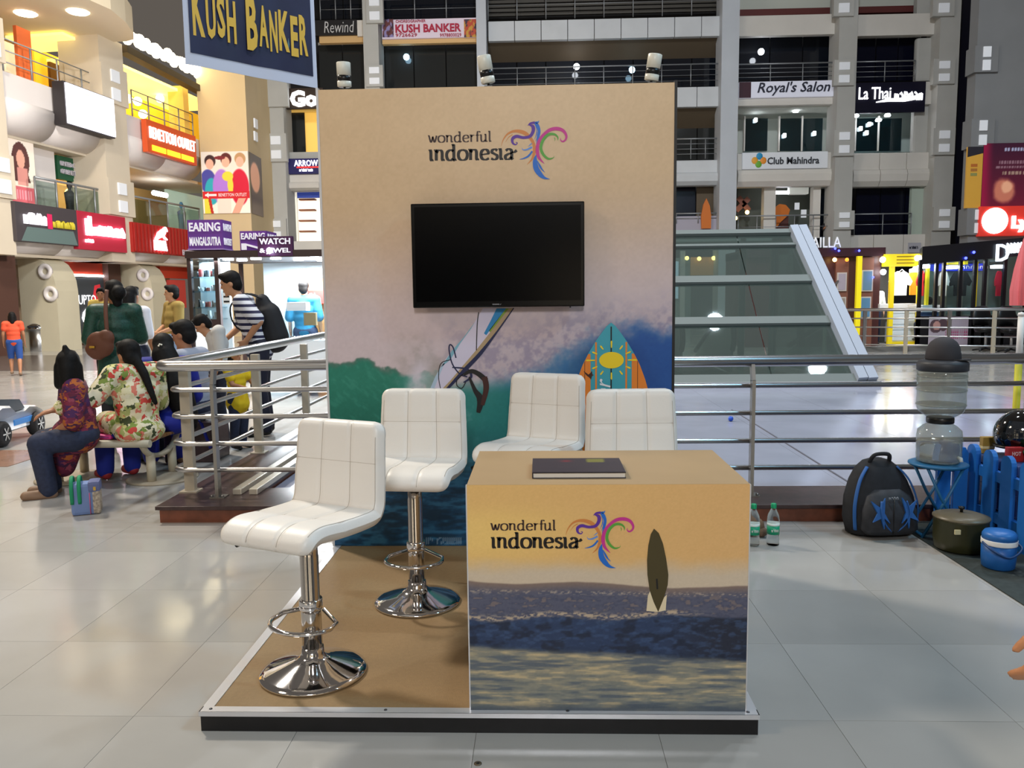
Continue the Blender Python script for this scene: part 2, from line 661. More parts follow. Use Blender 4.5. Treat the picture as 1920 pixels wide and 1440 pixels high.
for y in (2.83, 4.19, 5.6, 7.0, 8.5, 10.0, 11.5, 13.0, 14.5):
    mb = MB()
    mb.box(RX + .045, RX + .115, y, y + .05, .11, RZ[0] - .03, ch=.006)
    mb.box(RX + .02, RX + .14, y - .03, y + .08, .11, .12)
    mb.build('side_post', BEIGE_POST, railing)

# ================================================================ SLOPED GLASS CANOPY OVER THE ESCALATORS
GL = glass('canopy_glass', (186, 200, 196), .08, haze=.11, hazec=(150, 164, 160))
MULL = mat('grey_aluminium', (100, 108, 106), .6)
BEAMW = mat('white_steel', (150, 158, 172), .5)
PB0 = atz(1612, 712, .15)       # foot of the raking beam
yb, ytop = PB0.y, PB0.y + 2.35
PT = at(1487, 437, ytop)
zt, xt, xb_ = PT.z, PT.x, PB0.x
xl = -1.5
canopy = thing('glass_canopy', 'sloped glass canopy with a white raking edge beam', 'canopy', (2, yb, 0))


def slope(t, x):
    return Vector((x, yb + (ytop - yb) * t, .15 + (zt - .15) * t))


def edge_x(t):
    return xb_ + (xt - xb_) * t


ts = [0, .36, .645, .90, 1.0]
nrm = Vector((0, -(zt - .15), ytop - yb)).normalized()
for i in range(4):
    for j in range(4):
        a, b = ts[i] + .012, ts[i + 1] - .012
        w = 1.7
        x0 = xl + j * w
        xs = []
        for t in (a, b):
            xs.append((x0 + .01, min(x0 + w - .01, edge_x(t) - .05)))
        if xs[0][1] - xs[0][0] < .05: continue
        q = [slope(a, xs[0][0]), slope(a, xs[0][1]), slope(b, max(xs[1][1], xs[1][0] + .01)), slope(b, xs[1][0])]
        mb = MB()
        bk = [p - nrm * .012 for p in q]
        mb.add(q + bk, [(0, 1, 2, 3), (7, 6, 5, 4), (0, 4, 5, 1), (1, 5, 6, 2), (2, 6, 7, 3), (3, 7, 4, 0)])
        mb.build('pane', GL, canopy)
for t, h in zip(ts[:4], (.16, .15, .15, .05)):
    MB().bar(slope(t, xl), slope(t, edge_x(t)), h, .10, up=nrm).build('mullion', MULL, canopy)
MB().bar(slope(1.0, xl), slope(1.0, xt), .10, .12, up=nrm).bar(slope(1, xl) + Vector((0, .5, -.16)), slope(1, xt) + Vector((0, .5, -.16)), .9, .08).build('ridge_beam', MULL, canopy)
for dx in (0, .145):
    MB().bar(slope(-.02, xb_ + dx) + nrm * .05, slope(1.02, xt + dx) + nrm * .05, .135, .16, up=nrm).build('edge_beam', BEAMW, canopy)
# back frame and side glass
mb = MB()
for x in (-1.4, 0.2, 2.6, 3.9, xt - .1):
    mb.box(x, x + .1, ytop + .9, ytop + 1.0, 0, zt)
mb.box(xl, xt, ytop + .9, ytop + 1.0, zt - .12, zt)
mb.build('rear_frame', MULL, canopy)
q = [Vector((xb_ - .03, yb + .05, .12)), Vector((xt - .02, ytop + .95, .12)), Vector((xt - .02, ytop + .95, zt - .1)), Vector((xt - .02, ytop, zt - .1))]
MB().add(q + [p - X * .012 for p in q], [(0, 1, 2, 3), (7, 6, 5, 4), (0, 4, 5, 1), (1, 5, 6, 2), (2, 6, 7, 3), (3, 7, 4, 0)]).build('pane', GL, canopy)
MB().box(xl, xb_ + .25, yb - .15, yb + .12, 0, .14).build('sill', mat('canopy_sill', (150, 152, 156), .4), canopy)

ESC_R = mat('escalator_rubber', (22, 24, 26), .4)
ESC_P = mat('escalator_panel', (120, 126, 124), .35, .3)
for n, (xc, lab) in enumerate(((1.75, 'grey escalator with black handrails under the canopy, near the display stand'), (3.0, 'grey escalator with black handrails under the canopy, between the other and the edge beam'))):
    es = thing('escalator', lab, 'escalator', (xc, 10.9, 0), group='escalators under the canopy')
    for sx in (-.42, .42):
        x = xc + sx
        path = [(x, 14.1, .25), (x, 12.3, .86), (x, 11.5, .95), (x, 11.05, .93), (x, 10.88, .8), (x, 10.85, .62), (x, 10.95, .48)]
        MB().tube(catmull(path, 5), .045, 8).build('handrail', ESC_R, es)
        MB().prism([(11.02, .1), (14.2, .1), (12.3, .80), (11.5, .9), (11.05, .86), (10.93, .66)], (x + .02, 0, 0), (0, 1, 0), (0, 0, 1), .04).build('balustrade', ESC_P, es)
    MB().box(xc - .38, xc + .38, 10.9, 14.2, .01, .08).build('comb_plate', ESC_R, es)
    mb = MB()
    for k in range(8):
        mb.box(xc - .36, xc + .36, 11.3 + k * .3, 11.58 + k * .3, .08, .09)
    mb.build('steps', mat('escalator_tread', (60, 62, 66), .4, .6), es)

# ================================================================ BACK FACADE (depth of its front plane)
FY = 31.0
CONC = mat('grey_render', (184, 184, 180), .75, noise=(.8, .06))
CONC_L = mat('pale_render', (192, 198, 206), .7, noise=(.8, .05))
CREAM = mat('cream_render', (216, 212, 205), .6, noise=(.9, .05))
BANDW = mat('white_cladding', (202, 206, 210), .5, noise=(1.2, .05))
DGLASS = mat('dark_glass', (18, 22, 30), .08, spec=.6)
DGLASS2 = mat('smoked_glass', (40, 42, 42), .1, spec=.6)
NAVY = mat('navy_curtain_wall', (10, 12, 30), .25)
SOFFIT = mat('brown_soffit', (92, 80, 64), .7)
LOUVRE = mat('louvre_metal', (70, 66, 60), .5, .3)
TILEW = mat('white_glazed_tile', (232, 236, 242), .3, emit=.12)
LAMPW = glow('lamp_white', (240, 246, 255), 16)
LAMPC = glow('lamp_cool', (180, 226, 255), 9)
LAMPY = glow('lamp_warm', (255, 214, 120), 9)
ROOMW = mat('white_room_wall', (206, 210, 200), .7)
fac = thing('wall_back', 'tall grey mall facade with white parapets and dark windows', None, (4, FY, 0), kind='structure')


def fbox(u0, v0, u1, v1, name, m, Y=FY, th=.3, parent=None, ch=0):
    x0, x1, z0, z1 = rect(u0, v0, u1, v1, Y)
    return MB().box(x0, x1, Y, Y + th, z0, z1, ch=ch).build(name, m, parent or fac)


# backing of the whole facade
x0, x1, z0, z1 = rect(470, -60, 1800, 660, FY + 3.2)
MB().box(x0 - 1, x1 + 1, FY + 3.2, FY + 3.6, -1, z1 + 3).build('rear_wall', mat('dark_interior', (38, 38, 40), .8), fac)
# columns: full height, stepped collars with pairs of white tiles
cols = [(500, 535, CONC), (688, 716, CONC), (897, 915, CONC_L), (1350, 1382, CONC_L), (1566, 1600, CONC), (1752, 1789, CONC)]
for (u0, u1, m_) in cols:
    xa, xb = at(u0, 300, FY - .5).x, at(u1, 300, FY - .5).x
    MB().box(xa, xb, FY - .5, FY + .6, 0, 16).build('column', m_, fac)
collars = {500: [(60, 200), (250, 303), (410, 450)], 688: [(-10, 43), (122, 162)], 1566: [(-30, 30), (112, 160), (243, 292), (395, 430)], 1752: [(-30, 30), (110, 157), (240, 290), (388, 432)]}
for u0, u1, m_ in cols:
    for v0, v1 in collars.get(u0, ()):
        xa, xb, za, zb = rect(u0 - 2, v0, u1 + 2, v1, FY - .62)
        MB().box(xa, xb, FY - .62, FY - .4, za, zb).build('collar', m_, fac)
        n = 2
        hh = (zb - za) / 2
        if v1 - v0 > 100: continue
        for k in range(n):
            xc = (xa + xb) / 2
            zc = za + hh * (k + .5)
            MB().box(xc - .2, xc + .2, FY - .67, FY - .6, zc - hh * .3, zc + hh * .3, ch=.01).build('white_tile', TILEW, fac)


def parapet(u0, u1, v0, v1, n, m=BANDW, Y=FY, curved=False):
    """row of cladding panels between two columns, each its own piece"""
    xa, xb, za, zb = rect(u0, v0, u1, v1, Y)
    w = (xb - xa) / n
    for k in range(n):
        mb = MB()
        if not curved:
            mb.box(xa + k * w + .012, xa + (k + 1) * w - .012, Y, Y + .25, za, zb, ch=.01)
        else:
            h = zb - za
            prof = [(Y + .05, zb), (Y, zb - .03), (Y, za + h * .52), (Y - .10, za + h * .48), (Y - .16, za + h * .36), (Y - .12, za + h * .16), (Y + .05, za + .02), (Y + .35, za), (Y + .35, zb)]
            P = []
            for x in (xa + k * w + .012, xa + (k + 1) * w - .012):
                P += [Vector((x, p[0], p[1])) for p in prof]
            m_ = len(prof)
            fs = [list(range(m_)), list(range(2 * m_ - 1, m_ - 1, -1))] + [[i, m_ + i, m_ + (i + 1) % m_, (i + 1) % m_] for i in range(m_)]
            mb.add(P, fs)
        mb.build('panel', m, fac)


parapet(535, 600, 326, 358, 1, CREAM, curved=True)
parapet(535, 610, 452, 478, 1, CREAM)
parapet(598, 688, 66, 80, 1, mat('lit_slab_edge', (214, 176, 120), .6))  # warm light on the slab edge is put into its colour
parapet(716, 897, 71, 81, 1, MATS['lit_slab_edge'])
parapet(915, 1366, 35, 72, 9)
parapet(1262, 1352, 163, 200, 2)
parapet(915, 1262, 167, 204, 7)
parapet(915, 1262, 304, 352, 3, curved=True)
parapet(915, 1262, 409, 441, 3)
parapet(610, 897, 170, 207, 3)
parapet(610, 897, 306, 354, 3, curved=True)
parapet(610, 897, 411, 443, 3)
parapet(1262, 1352, 300, 348, 1, curved=True)
parapet(1262, 1352, 405, 437, 1, mat('lilac_render', (168, 164, 178), .6))
parapet(1382, 1566, 28, 66, 1, CREAM)
parapet(1600, 1762, 26, 66, 1, CREAM)
parapet(1382, 1566, 183, 197, 1, CREAM)
parapet(1382, 1563, 286, 350, 1, CREAM, curved=True)
parapet(1598, 1750, 286, 350, 3, CREAM, curved=True)
parapet(1582, 1750, 440, 482, 3, CREAM)
parapet(1735, 1752, 153, 195, 1, CREAM)

# glazing, pane by pane: (u0, u1, v0, v1, panes, material, setback)
for (u0, u1, v0, v1, n, m_, sb) in (
        (598, 688, -40, 36, 2, DGLASS, 1.0), (598, 688, 82, 172, 2, DGLASS2, .8), (716, 897, -40, 34, 3, DGLASS, 1.0), (716, 897, 82, 172, 3, DGLASS2, .8),
        (915, 1352, 105, 172, 8, DGLASS, 1.2), (1262, 1352, 235, 300, 2, DGLASS2, 1.2), (915, 1262, 210, 304, 6, DGLASS2, 1.2), (610, 897, 210, 306, 5, DGLASS2, 1.2), (915, 1262, 352, 409, 6, DGLASS, 1.0), (610, 897, 356, 411, 5, DGLASS, 1.0), (1262, 1305, 348, 405, 1, NAVY, 1.0), (1305, 1352, 348, 405, 1, SOFFIT, .8),
        (1382, 1566, 68, 152, 3, DGLASS, 1.2), (1600, 1725, 70, 152, 3, NAVY, 1.0),
        (1604, 1742, 350, 442, 3, NAVY, .8), (1525, 1563, 352, 470, 1, DGLASS, .9)):
    xa, xb, za, zb = rect(u0, v0, u1, v1, FY + sb)
    w = (xb - xa) / n
    for k in range(n):
        MB().box(xa + k * w + .02, xa + (k + 1) * w - .02, FY + sb, FY + sb + .05, za, zb).build('pane', m_, fac)
    MB().box(xa, xb, FY + sb - .02, FY + sb + .08, zb - .04, zb + .06).build('transom', CONC, fac)

# soffits and louvres
x0, x1, z0, z1 = rect(915, 72, 1352, 105, FY + .6)
MB().add([(x0, FY + .1, z1), (x1, FY + .1, z1), (x1, FY + 1.2, z0), (x0, FY + 1.2, z0)], [(0, 1, 2, 3)]).build('soffit', SOFFIT, fac)
x0, x1, z0, z1 = rect(1262, 200, 1352, 235, FY + .6)
MB().add([(x0, FY + .1, z1), (x1, FY + .1, z1), (x1, FY + 1.2, z0), (x0, FY + 1.2, z0)], [(0, 1, 2, 3)]).build('soffit', SOFFIT, fac)
for k in range(6):
    fbox(915, -20 + k * 8, 1350, -14.5 + k * 8, 'louvre', LOUVRE, FY + .9, .12)
for (u0, u1, v0, v1) in ((1362, 1383, -20, 25), (1382, 1566, -30, 27), (1600, 1720, -30, 24)):
    fbox(u0, v0, u1, v1, 'room_back', ROOMW, FY + 2.2, .1)
fbox(1720, -30, 1752, 26, 'side_wall', CONC, FY + .3, .3)
fbox(1382, 14, 1720, 26, 'window_ledge', mat('maroon_ledge', (98, 46, 44), .5), FY + 1.0, .2)
fbox(1718, 70, 1752, 152, 'side_wall', CONC, FY + .2, .3, ch=.1)
fbox(1712, 196, 1752, 286, 'side_wall', CONC, FY + .2, .3, ch=.1)
# lit rooms of the second floor
fbox(1382, 196, 1566, 286, 'room_back', ROOMW, FY + 2.4, .1)
fbox(1602, 211, 1712, 286, 'room_back', mat('pale_green_room', (200, 214, 208), .7), FY + 2.4, .1)
x0, x1, z0, z1 = rect(1382, 196, 1712, 286, FY)
MB().box(x0, x1, FY + .3, FY + 2.4, z1 - .02, z1 + .1).build('room_ceiling', ROOMW, fac)
for (u0, u1) in ((1397, 1439), (1462, 1502), (1505, 1542), (1605, 1645), (1648, 1690)):
    xa, xb, za, zb = rect(u0, 222, u1, 283, FY + 1.3)
    MB().box(xa, xb, FY + 1.3, FY + 1.34, za, zb).build('pane', glass('shop_glass', (120, 150, 160), .12), fac)
    MB().box(xa - .06, xa, FY + 1.26, FY + 1.38, za, zb + .1).build('window_mullion', CREAM, fac)
for (u, v) in ((1443, 205), (1492, 208), (1556, 203), (1605, 217), (1647, 225), (1664, 216)):
    p = at(u, v, FY + .9)
    MB().lathe([(.11, -.05), (.12, 0), (.09, .06)], 12, p).build('ceiling_lamp', LAMPW, fac)
for (u, v) in ((1417, 225), (1471, 254), (1527, 250), (1614, 241), (1630, 233), (1625, 249)):
    p = at(u, v, FY + 1.2)
    MB().box(p.x - .06, p.x + .06, p.y - .05, p.y + .05, p.z - .08, p.z + .08, ch=.02).build('wall_lamp', LAMPW, fac)
for (u, v, m_) in ((762, 107, LAMPC), (1081, 125, LAMPW), (1185, 131, LAMPC), (1427, 97, LAMPW)):  # glowing balls set before the dark glass for lights reflected there
    MB().ball(at(u, v, FY + .55), .13, 10).build('light_in_glass', m_, fac)
# first floor rooms right of the stand
fbox(1382, 350, 1440, 445, 'room_back', mat('dim_green_room', (88, 92, 84), .7), FY + 2.2, .1)
fbox(1452, 352, 1525, 445, 'room_back', MATS['dim_green_room'], FY + 2.2, .1)
for (u0, u1) in ((1432, 1454), (1524, 1538)):
    fbox(u0, 350, u1, 446, 'pillar', CREAM, FY + .4, .4)
fbox(1453, 405, 1478, 446, 'brown_panel', mat('maroon_panel', (84, 44, 40), .6), FY + .9, .1)
fbox(1480, 348, 1517, 364, 'air_conditioner', mat('ac_white', (226, 230, 224), .4, emit=.25), FY + .7, .3, ch=.05)
fbox(1452, 358, 1478, 364, 'tube_light', LAMPW, FY + .8, .06)
for i, (u0, v0, u1, v1) in enumerate(((1380, 395, 1404, 372), (1404, 395, 1384, 370))):
    MB().bar(at(u0, v0, FY + 1.2), at(u1, v1, FY + 1.2), .22, .1, up=(0, 1, 0)).build('cross_decoration', mat('brick_red', (130, 84, 74), .7), fac)
ORANGE = mat('orange_panel', (206, 112, 36), .5)
p = at(1462, 398, FY + .8)
MB().prism([(-.28, -.42), (-.2, .2), (0, .34), (.24, .3), (.42, .1), (.36, -.12), (.05, -.4), (-.1, -.62)], p, X, Zv, .1).build('orange_shape', ORANGE, fac)
p = at(1327, 400, FY - .2)
MB().prism([(-.24, -.6), (-.26, -.1), (-.18, .35), (-.06, .6), (.08, .3), (.14, -.1), (.14, -.6)], p, X, Zv, .1).build('orange_fin', ORANGE, fac)
for (u, v) in ((1379, 409), (1401, 398)):
    MB().ball(at(u, v, FY + .9), .09, 8).build('lamp', LAMPY, fac)
fbox(1708, 352, 1738, 442, 'side_wall', mat('pale_green_wall', (176, 190, 178), .7), FY + .3, .2)
fbox(1490, 380, 1499, 393, 'notice', TILEW, FY + .9, .02)
fbox(1502, 393, 1512, 408, 'notice', TILEW, FY + .8, .02)
# rooms at the left end of the facade
YELLOW_ROOM = mat('yellow_room', (255, 214, 120), .6, emit=.55, ec=(255, 196, 80))
fbox(572, 205, 604, 288, 'room_back', YELLOW_ROOM, FY + 1.2, .1)
fbox(537, 205, 572, 288, 'pane', DGLASS2, FY + .9, .05)
fbox(535, 204, 605, 210, 'transom', mat('gilt_edge', (226, 180, 90), .5, emit=.4), FY + .7, .1)
fbox(537, 285, 603, 297, 'ledge', CONC, FY + .1, .4)
fbox(537, 355, 610, 455, 'shop_interior', mat('white_shop', (255, 244, 226), .6, emit=1.1), FY + 1.6, .1)
for k in range(4):
    fbox(560, 372 + k * 20, 590, 375 + k * 20, 'shelf', mat('shop_shelf', (150, 96, 70), .6), FY + 1.2, .3)
fbox(541, 358, 557, 455, 'shop_post', mat('lit_post', (240, 236, 220), .5, emit=.5), FY + .6, .2)
fbox(557, 360, 606, 371, 'blue_fascia', mat('blue_fascia', (44, 66, 150), .4, emit=.3), FY + .5, .1)

# ground-floor shopfronts seen through the canopy
SHOPG = mat('shopfront_grey_green', (126, 138, 134), .5, emit=.10)
fbox(1255, 482, 1520, 660, 'shop_window', SHOPG, FY + .8, .1)
fbox(910, 482, 1255, 660, 'shop_window', SHOPG, FY + .8, .1)
fbox(560, 482, 900, 660, 'shop_window', SHOPG, FY + .8, .1)
fbox(1295, 482, 1346, 516, 'orange_fascia', mat('dull_orange', (176, 128, 76), .6, emit=.25), FY + .4, .1)
fbox(1296, 530, 1340, 650, 'dark_display', mat('display_dark', (64, 70, 72), .6), FY + .5, .1)
fbox(1440, 500, 1466, 640, 'pale_blue_panel', mat('pale_blue_panel', (140, 166, 176), .5, emit=.15), FY + .5, .1)
fbox(1262, 490, 1272, 560, 'bright_window', mat('bright_window', (190, 214, 236), .5, emit=.5), FY + .5, .1)
fbox(1412, 540, 1424, 640, 'red_hanging', mat('red_hanging', (150, 60, 60), .6, emit=.1), FY + .3, .1)
for u in (1275, 1398, 1432, 1472, 1505):
    fbox(u, 470, u + 9, 660, 'shop_mullion', CONC, FY + .2, .2)
for (u, v) in ((1288, 484), (1311, 485), (1338, 484)):
    MB().ball(at(u, v, FY + .2), .09, 8).build('warm_lamp', LAMPY, fac)
for (u, v) in ((1390, 605), (1412, 597), (1420, 600), (1430, 600), (1497, 600)):
    MB().ball(at(u, v, FY - .4), .12, 8).build('red_lamp', glow('red_lamp', (255, 30, 40), 5), fac)
for (u, v) in ((1466, 468), (1472, 483)):
    MB().ball(at(u, v, FY - .2), .10, 8).build('cool_lamp', LAMPC, fac)
# balcony railings of the facade


def balcony_rail(u0, u1, vtop, vbot, n, Y=FY + .12, rails=3, m=STEEL):
    xa, xb, za, zb = rect(u0, vtop, u1, vbot, Y)
    r = thing('balcony_railing', None, None, ((xa + xb) / 2, Y, za))
    r.parent = None
    mb = MB()
    MB().tube([(xa, Y, zb), (xb, Y, zb)], .03, 6).build('handrail', m, fac)
    for k in range(n + 1):
        x = xa + (xb - xa) * k / n
        MB().tube([(x, Y, za), (x, Y, zb)], .022, 6).build('baluster', m, fac)
    for k in range(1, rails + 1):
        z = za + (zb - za) * k / (rails + 1)
        MB().tube([(xa, Y, z), (xb, Y, z)], .012, 5).build('rail', m, fac)
    bpy.data.objects.remove(r)


RAILG = mat('rail_grey', (150, 154, 158), .4, .5)
balcony_rail(600, 686, -20, 36, 3, rails=2, m=RAILG)
balcony_rail(718, 896, -20, 34, 3, rails=2, m=RAILG)
balcony_rail(915, 1352, -22, 33, 8, rails=1, m=RAILG)
balcony_rail(916, 1350, 124, 165, 8, m=RAILG)
balcony_rail(1268, 1350, 260, 298, 3, m=RAILG)
balcony_rail(1384, 1566, 119, 152, 3, m=RAILG)
balcony_rail(1602, 1716, 115, 153, 2, m=RAILG)
balcony_rail(1268, 1350, 400, 418, 2, Y=FY - .05, rails=1, m=RAILG)
balcony_rail(1384, 1560, 404, 446, 5, rails=1, m=RAILG)
balcony_rail(1602, 1708, 401, 440, 2, rails=1, m=RAILG)

# dark slot and the near right-hand tower
RY = 24.0
tower = thing('wall_right', 'grey tower with white tiles at the right of the court', None, (14, RY, 0), kind='structure')
x0, x1, z0, z1 = rect(1795, -40, 1832, 470, FY + 1)
MB().box(x0 - .4, x1 + .6, FY + 1, FY + 1.4, 0, 17).build('dark_slot', NAVY, tower)
tcols = [(1832, 2100, -60, 130, 0.0), (1826, 2100, 78, 130, .1), (1823, 2100, 130, 215, 0), (1818, 2100, 215, 275, .1), (1815, 2100, 275, 460, 0.0)]
xa = at(1824, 250, RY).x
MB().box(xa, xa + 8, RY, RY + .5, 0, 15).build('shaft', mat('tower_render', (128, 130, 132), .75, noise=(.6, .08)), tower)
for v0, v1 in ((85, 135), (222, 276), (390, 440)):
    x_, _, za, zb = rect(1822, v0, 1860, v1, RY - .1)
    MB().box(xa - .1, xa + .62, RY - .1, RY + .45, za, zb).build('collar', MATS['tower_render'], tower)
    for k in range(2):
        zc = za + (zb - za) * (.25 + .5 * k)
        MB().box(xa + .14, xa + .38, RY - .14, RY - .08, zc - .16, zc + .16, ch=.01).build('white_tile', TILEW, tower)

# ================================================================ OPPOSITE SIDE OF THE ATRIUM, behind the visitor (unseen, added for reflections in chrome and glass and for front fill)
opp = thing('wall_front', 'unseen cream shop front added behind the viewer for reflections and fill', None, (0, -13.6, 0), kind='structure')
for z0, z1 in ((2.7, 3.9), (5.9, 7.2), (9.2, 10.4)):
    for q in range(6):
        MB().box(-15 + q * 5 + .02, -10 + q * 5 - .02, -13.8, -13.5, z0, z1, ch=.02).build('panel', CREAM, opp)
for q in range(7):
    MB().box(-15.3 + q * 5, -14.7 + q * 5, -13.6, -13.1, 0, 11).build('column', CONC, opp)
MB().box(-16, 16, -15.2, -15, 0, 11).build('rear_wall', MATS['dark_interior'], opp)
for q in range(6):
    for (z0, z1) in ((.3, 2.5), (4.2, 5.7), (7.5, 9.0)):
        if (q * 7 + int(z0)) % 3 == 2: continue
        MB().box(-14.5 + q * 5, -10.5 + q * 5, -14.9, -14.8, z0, z1).build('fill_window', mat('fill_window_glow', (255, 236, 206), .5, emit=1.2), opp)  # glowing windows added out of view to feed reflections and front fill
# ================================================================ LEFT WING
WO = Vector((-13.4, 19.5, 0))
WA = math.atan2(1.0, 0.118)
WT = Vector((math.cos(WA), math.sin(WA), 0))
WN = Vector((-math.sin(WA), math.cos(WA), 0))      # into the shops
WM = Matrix.Translation(WO) @ Matrix.Rotation(WA, 4, 'Z')


def wl(u, v, off=0.0):
    """pixel -> (s, z) on the wing's plane set back by off"""
    d = ray(u, v)
    o = WO + WN * off
    t = (o - CAM_LOC).dot(WN) / d.dot(WN)
    p = CAM_LOC + d * t - WO
    return p.dot(WT), p.z


wing = thing('wall_left', 'cream mall wing with rounded parapets and shops on the left', None, WO, WA, kind='structure')
WCREAM = mat('wing_cream', (212, 200, 180), .65, noise=(.7, .05))
WWHITE = mat('wing_white', (222, 216, 214), .55, noise=(.7, .04))
WGREY = mat('wing_grey', (168, 160, 150), .7, noise=(.7, .05))


def wbox(s0, s1, d0, d1, z0, z1, name, m, parent=None, ch=0):
    return MB().box(s0, s1, d0, d1, z0, z1, ch=ch).build(name, m, parent or wing)


def wpanel(s0, s1, z0, z1, n, m=WWHITE):
    h = z1 - z0
    prof = [(.05, z1), (0, z1 - .03), (0, z0 + h * .56)] + [(.62 - .70 * math.cos(a), z0 + h * .50 - h * .50 * math.sin(a)) for a in [PI / 2 * q / 9 for q in range(10)]] + [(.9, z0), (.9, z1)]
    w = (s1 - s0) / n
    k_ = len(prof)
    for k in range(n):
        P = []
        for s in (s0 + k * w + .01, s0 + (k + 1) * w - .01):
            P += [Vector((s, a, b)) for a, b in prof]
        fs = [list(range(k_)), list(range(2 * k_ - 1, k_ - 1, -1))] + [[i, k_ + i, k_ + (i + 1) % k_, (i + 1) % k_] for i in range(k_)]
        q = MB().add(P, fs)
        q.sm = [False, False] + [2 <= i <= 11 for i in range(k_)]
        q.build('panel', m, wing)


S_A, S_B, S_C, S_D = -5.0, wl(190, 300)[0], wl(234, 300)[0], wl(376, 300)[0]
for z0, z1 in ((2.65, 3.9), (5.85, 7.35)):
    wpanel(S_A, S_B, z0, z1, 4)
    wpanel(S_C, S_D, z0, z1, 2)
# square columns with collars
for (sa, sb) in ((wl(-30, 300)[0], wl(8, 300)[0]), (S_B, S_C)):
    wbox(sa, sb, -.15, 1.2, 2.62, 9.4, 'column', WCREAM)
    for z in (4.6, 8.0):
        wbox(sa - .04, sb + .06, -.22, 1.0, z - .55, z + .55, 'collar', WCREAM)
        for k in (-.27, .27):
            MB().box(sb + .04, sb + .09, .0, .36, z + k - .18, z + k + .18, ch=.01).build('white_tile', TILEW, wing)
            MB().box((sa + sb) / 2 - .2, (sa + sb) / 2 + .2, -.27, -.2, z + k - .18, z + k + .18, ch=.01).build('white_tile', TILEW, wing)
# ground-floor round-topped fin pillars with ring ornaments
FIN = mat('fin_render', (196, 188, 164), .6, noise=(.8, .06))
for (u0, u1) in ((38, 132), (228, 300)):
    s0 = wl(u0, 560, 1.15)[0]
    outline = [(0, 0), (1.15, 0), (1.15, 1.7), (1.12, 2.0), (1.04, 2.25), (.9, 2.46), (.7, 2.6), (.45, 2.66), (0, 2.66)]
    # a fin standing out of the wall, its face to the visitor
    mb = MB()
    mb.prism([(-p[0] + 1.15, p[1]) for p in outline][::-1], (s0 + .9, 0, 0), (0, 1, 0), (0, 0, 1), .9)
    mb.build('fin_pillar', FIN, wing)
    for k, (dd, zz) in enumerate(((.30, 2.25), (.18, 1.62))):
        for ss, sg in ((s0 - .0, -1),):
            M = Matrix.Rotation(PI / 2, 4, 'Y')
            MB().lathe([(.22, .02), (.22, -.05), (.16, -.07), (.09, -.04), (.08, .02)], 20, (s0 + .01, dd, zz), M=Matrix.Rotation(PI / 2, 4, 'Y')).build('ring_ornament', WWHITE, wing)
# soffits and back walls
wbox(S_A, S_D + 3, .3, 5, 2.62, 2.7, 'soffit', WCREAM)
wbox(S_A, S_D + 3, .5, 5, 5.8, 5.9, 'soffit', WCREAM)
wbox(S_A, S_D + 5, 4.6, 4.8, 0, 9.4, 'shop_wall', mat('shop_wall', (196, 176, 146), .7))
# ground floor shop glimpses
wbox(wl(130, 560, 1.2)[0] - .6, wl(202, 560, 1.2)[0], 1.2, 1.4, 2.25, 2.65, 'red_fascia', mat('red_fascia', (206, 66, 44), .5))
wbox(wl(205, 540, 1)[0], wl(228, 540, 1)[0], 1.0, 1.2, 0, 2.65, 'brown_pier', mat('brown_pier', (84, 56, 46), .6))
wbox(wl(300, 560, 1.0)[0], wl(356, 560, 1.0)[0], 2.2, 2.4, 0, 2.6, 'lit_shop', mat('lit_shop_cream', (240, 208, 180), .6, emit=.35))
wbox(wl(300, 510, .8)[0], wl(358, 510, .8)[0], .8, 1.0, 2.2, 2.62, 'red_fascia', mat('red_fascia', (206, 66, 44), .5))
wbox(wl(8, 560, .3)[0] - .5, wl(34, 560, .3)[0], .3, .6, 0, 2.65, 'brown_pier', MATS['brown_pier'])
wbox(-8, wl(8, 560, .6)[0] - .4, .6, .8, 0, 2.65, 'amber_shop', mat('amber_shop', (214, 160, 70), .6, emit=.3))
s_, z_ = wl(325, 575, .9)
wbox(s_ - .2, s_ + .9, .9, 1.0, 1.1, 2.15, 'shop_display', mat('red_display', (190, 70, 60), .6, emit=.2))
# first floor: warm shop with mannequins behind glass
WARM = mat('warm_shop', (246, 196, 130), .6, emit=.6)
wbox(wl(104, 340, 2.4)[0], wl(232, 340, 2.4)[0], 2.4, 2.5, 3.9, 5.8, 'shop_interior', WARM)
wbox(wl(232, 350, 2.4)[0], wl(312, 350, 2.4)[0], 2.4, 2.5, 3.9, 5.6, 'shop_interior', mat('olive_shop', (150, 120, 70), .6, emit=.1))
wbox(wl(312, 350, 2.4)[0], wl(395, 350, 2.4)[0], 2.4, 2.5, 3.9, 5.8, 'shop_interior', mat('mint_shop', (196, 222, 206), .6, emit=.35))
wbox(wl(68, 340, .9)[0], wl(105, 340, .9)[0], .9, 1.2, 3.9, 5.8, 'pale_pier', WWHITE)
for (u, v) in ((131, 362), (170, 362), (182, 368), (143, 372)):
    s, z = wl(u, v, 1.6)
    MB().ball((s, 1.6, z), .15, 10).build('pendant_lamp', LAMPY, wing)
s, z = wl(300, 364, 1.2)
MB().tube([(s - .4, 1.2, z), (s + .4, 1.2, z)], .09, 8).build('tube_light', LAMPW, wing)
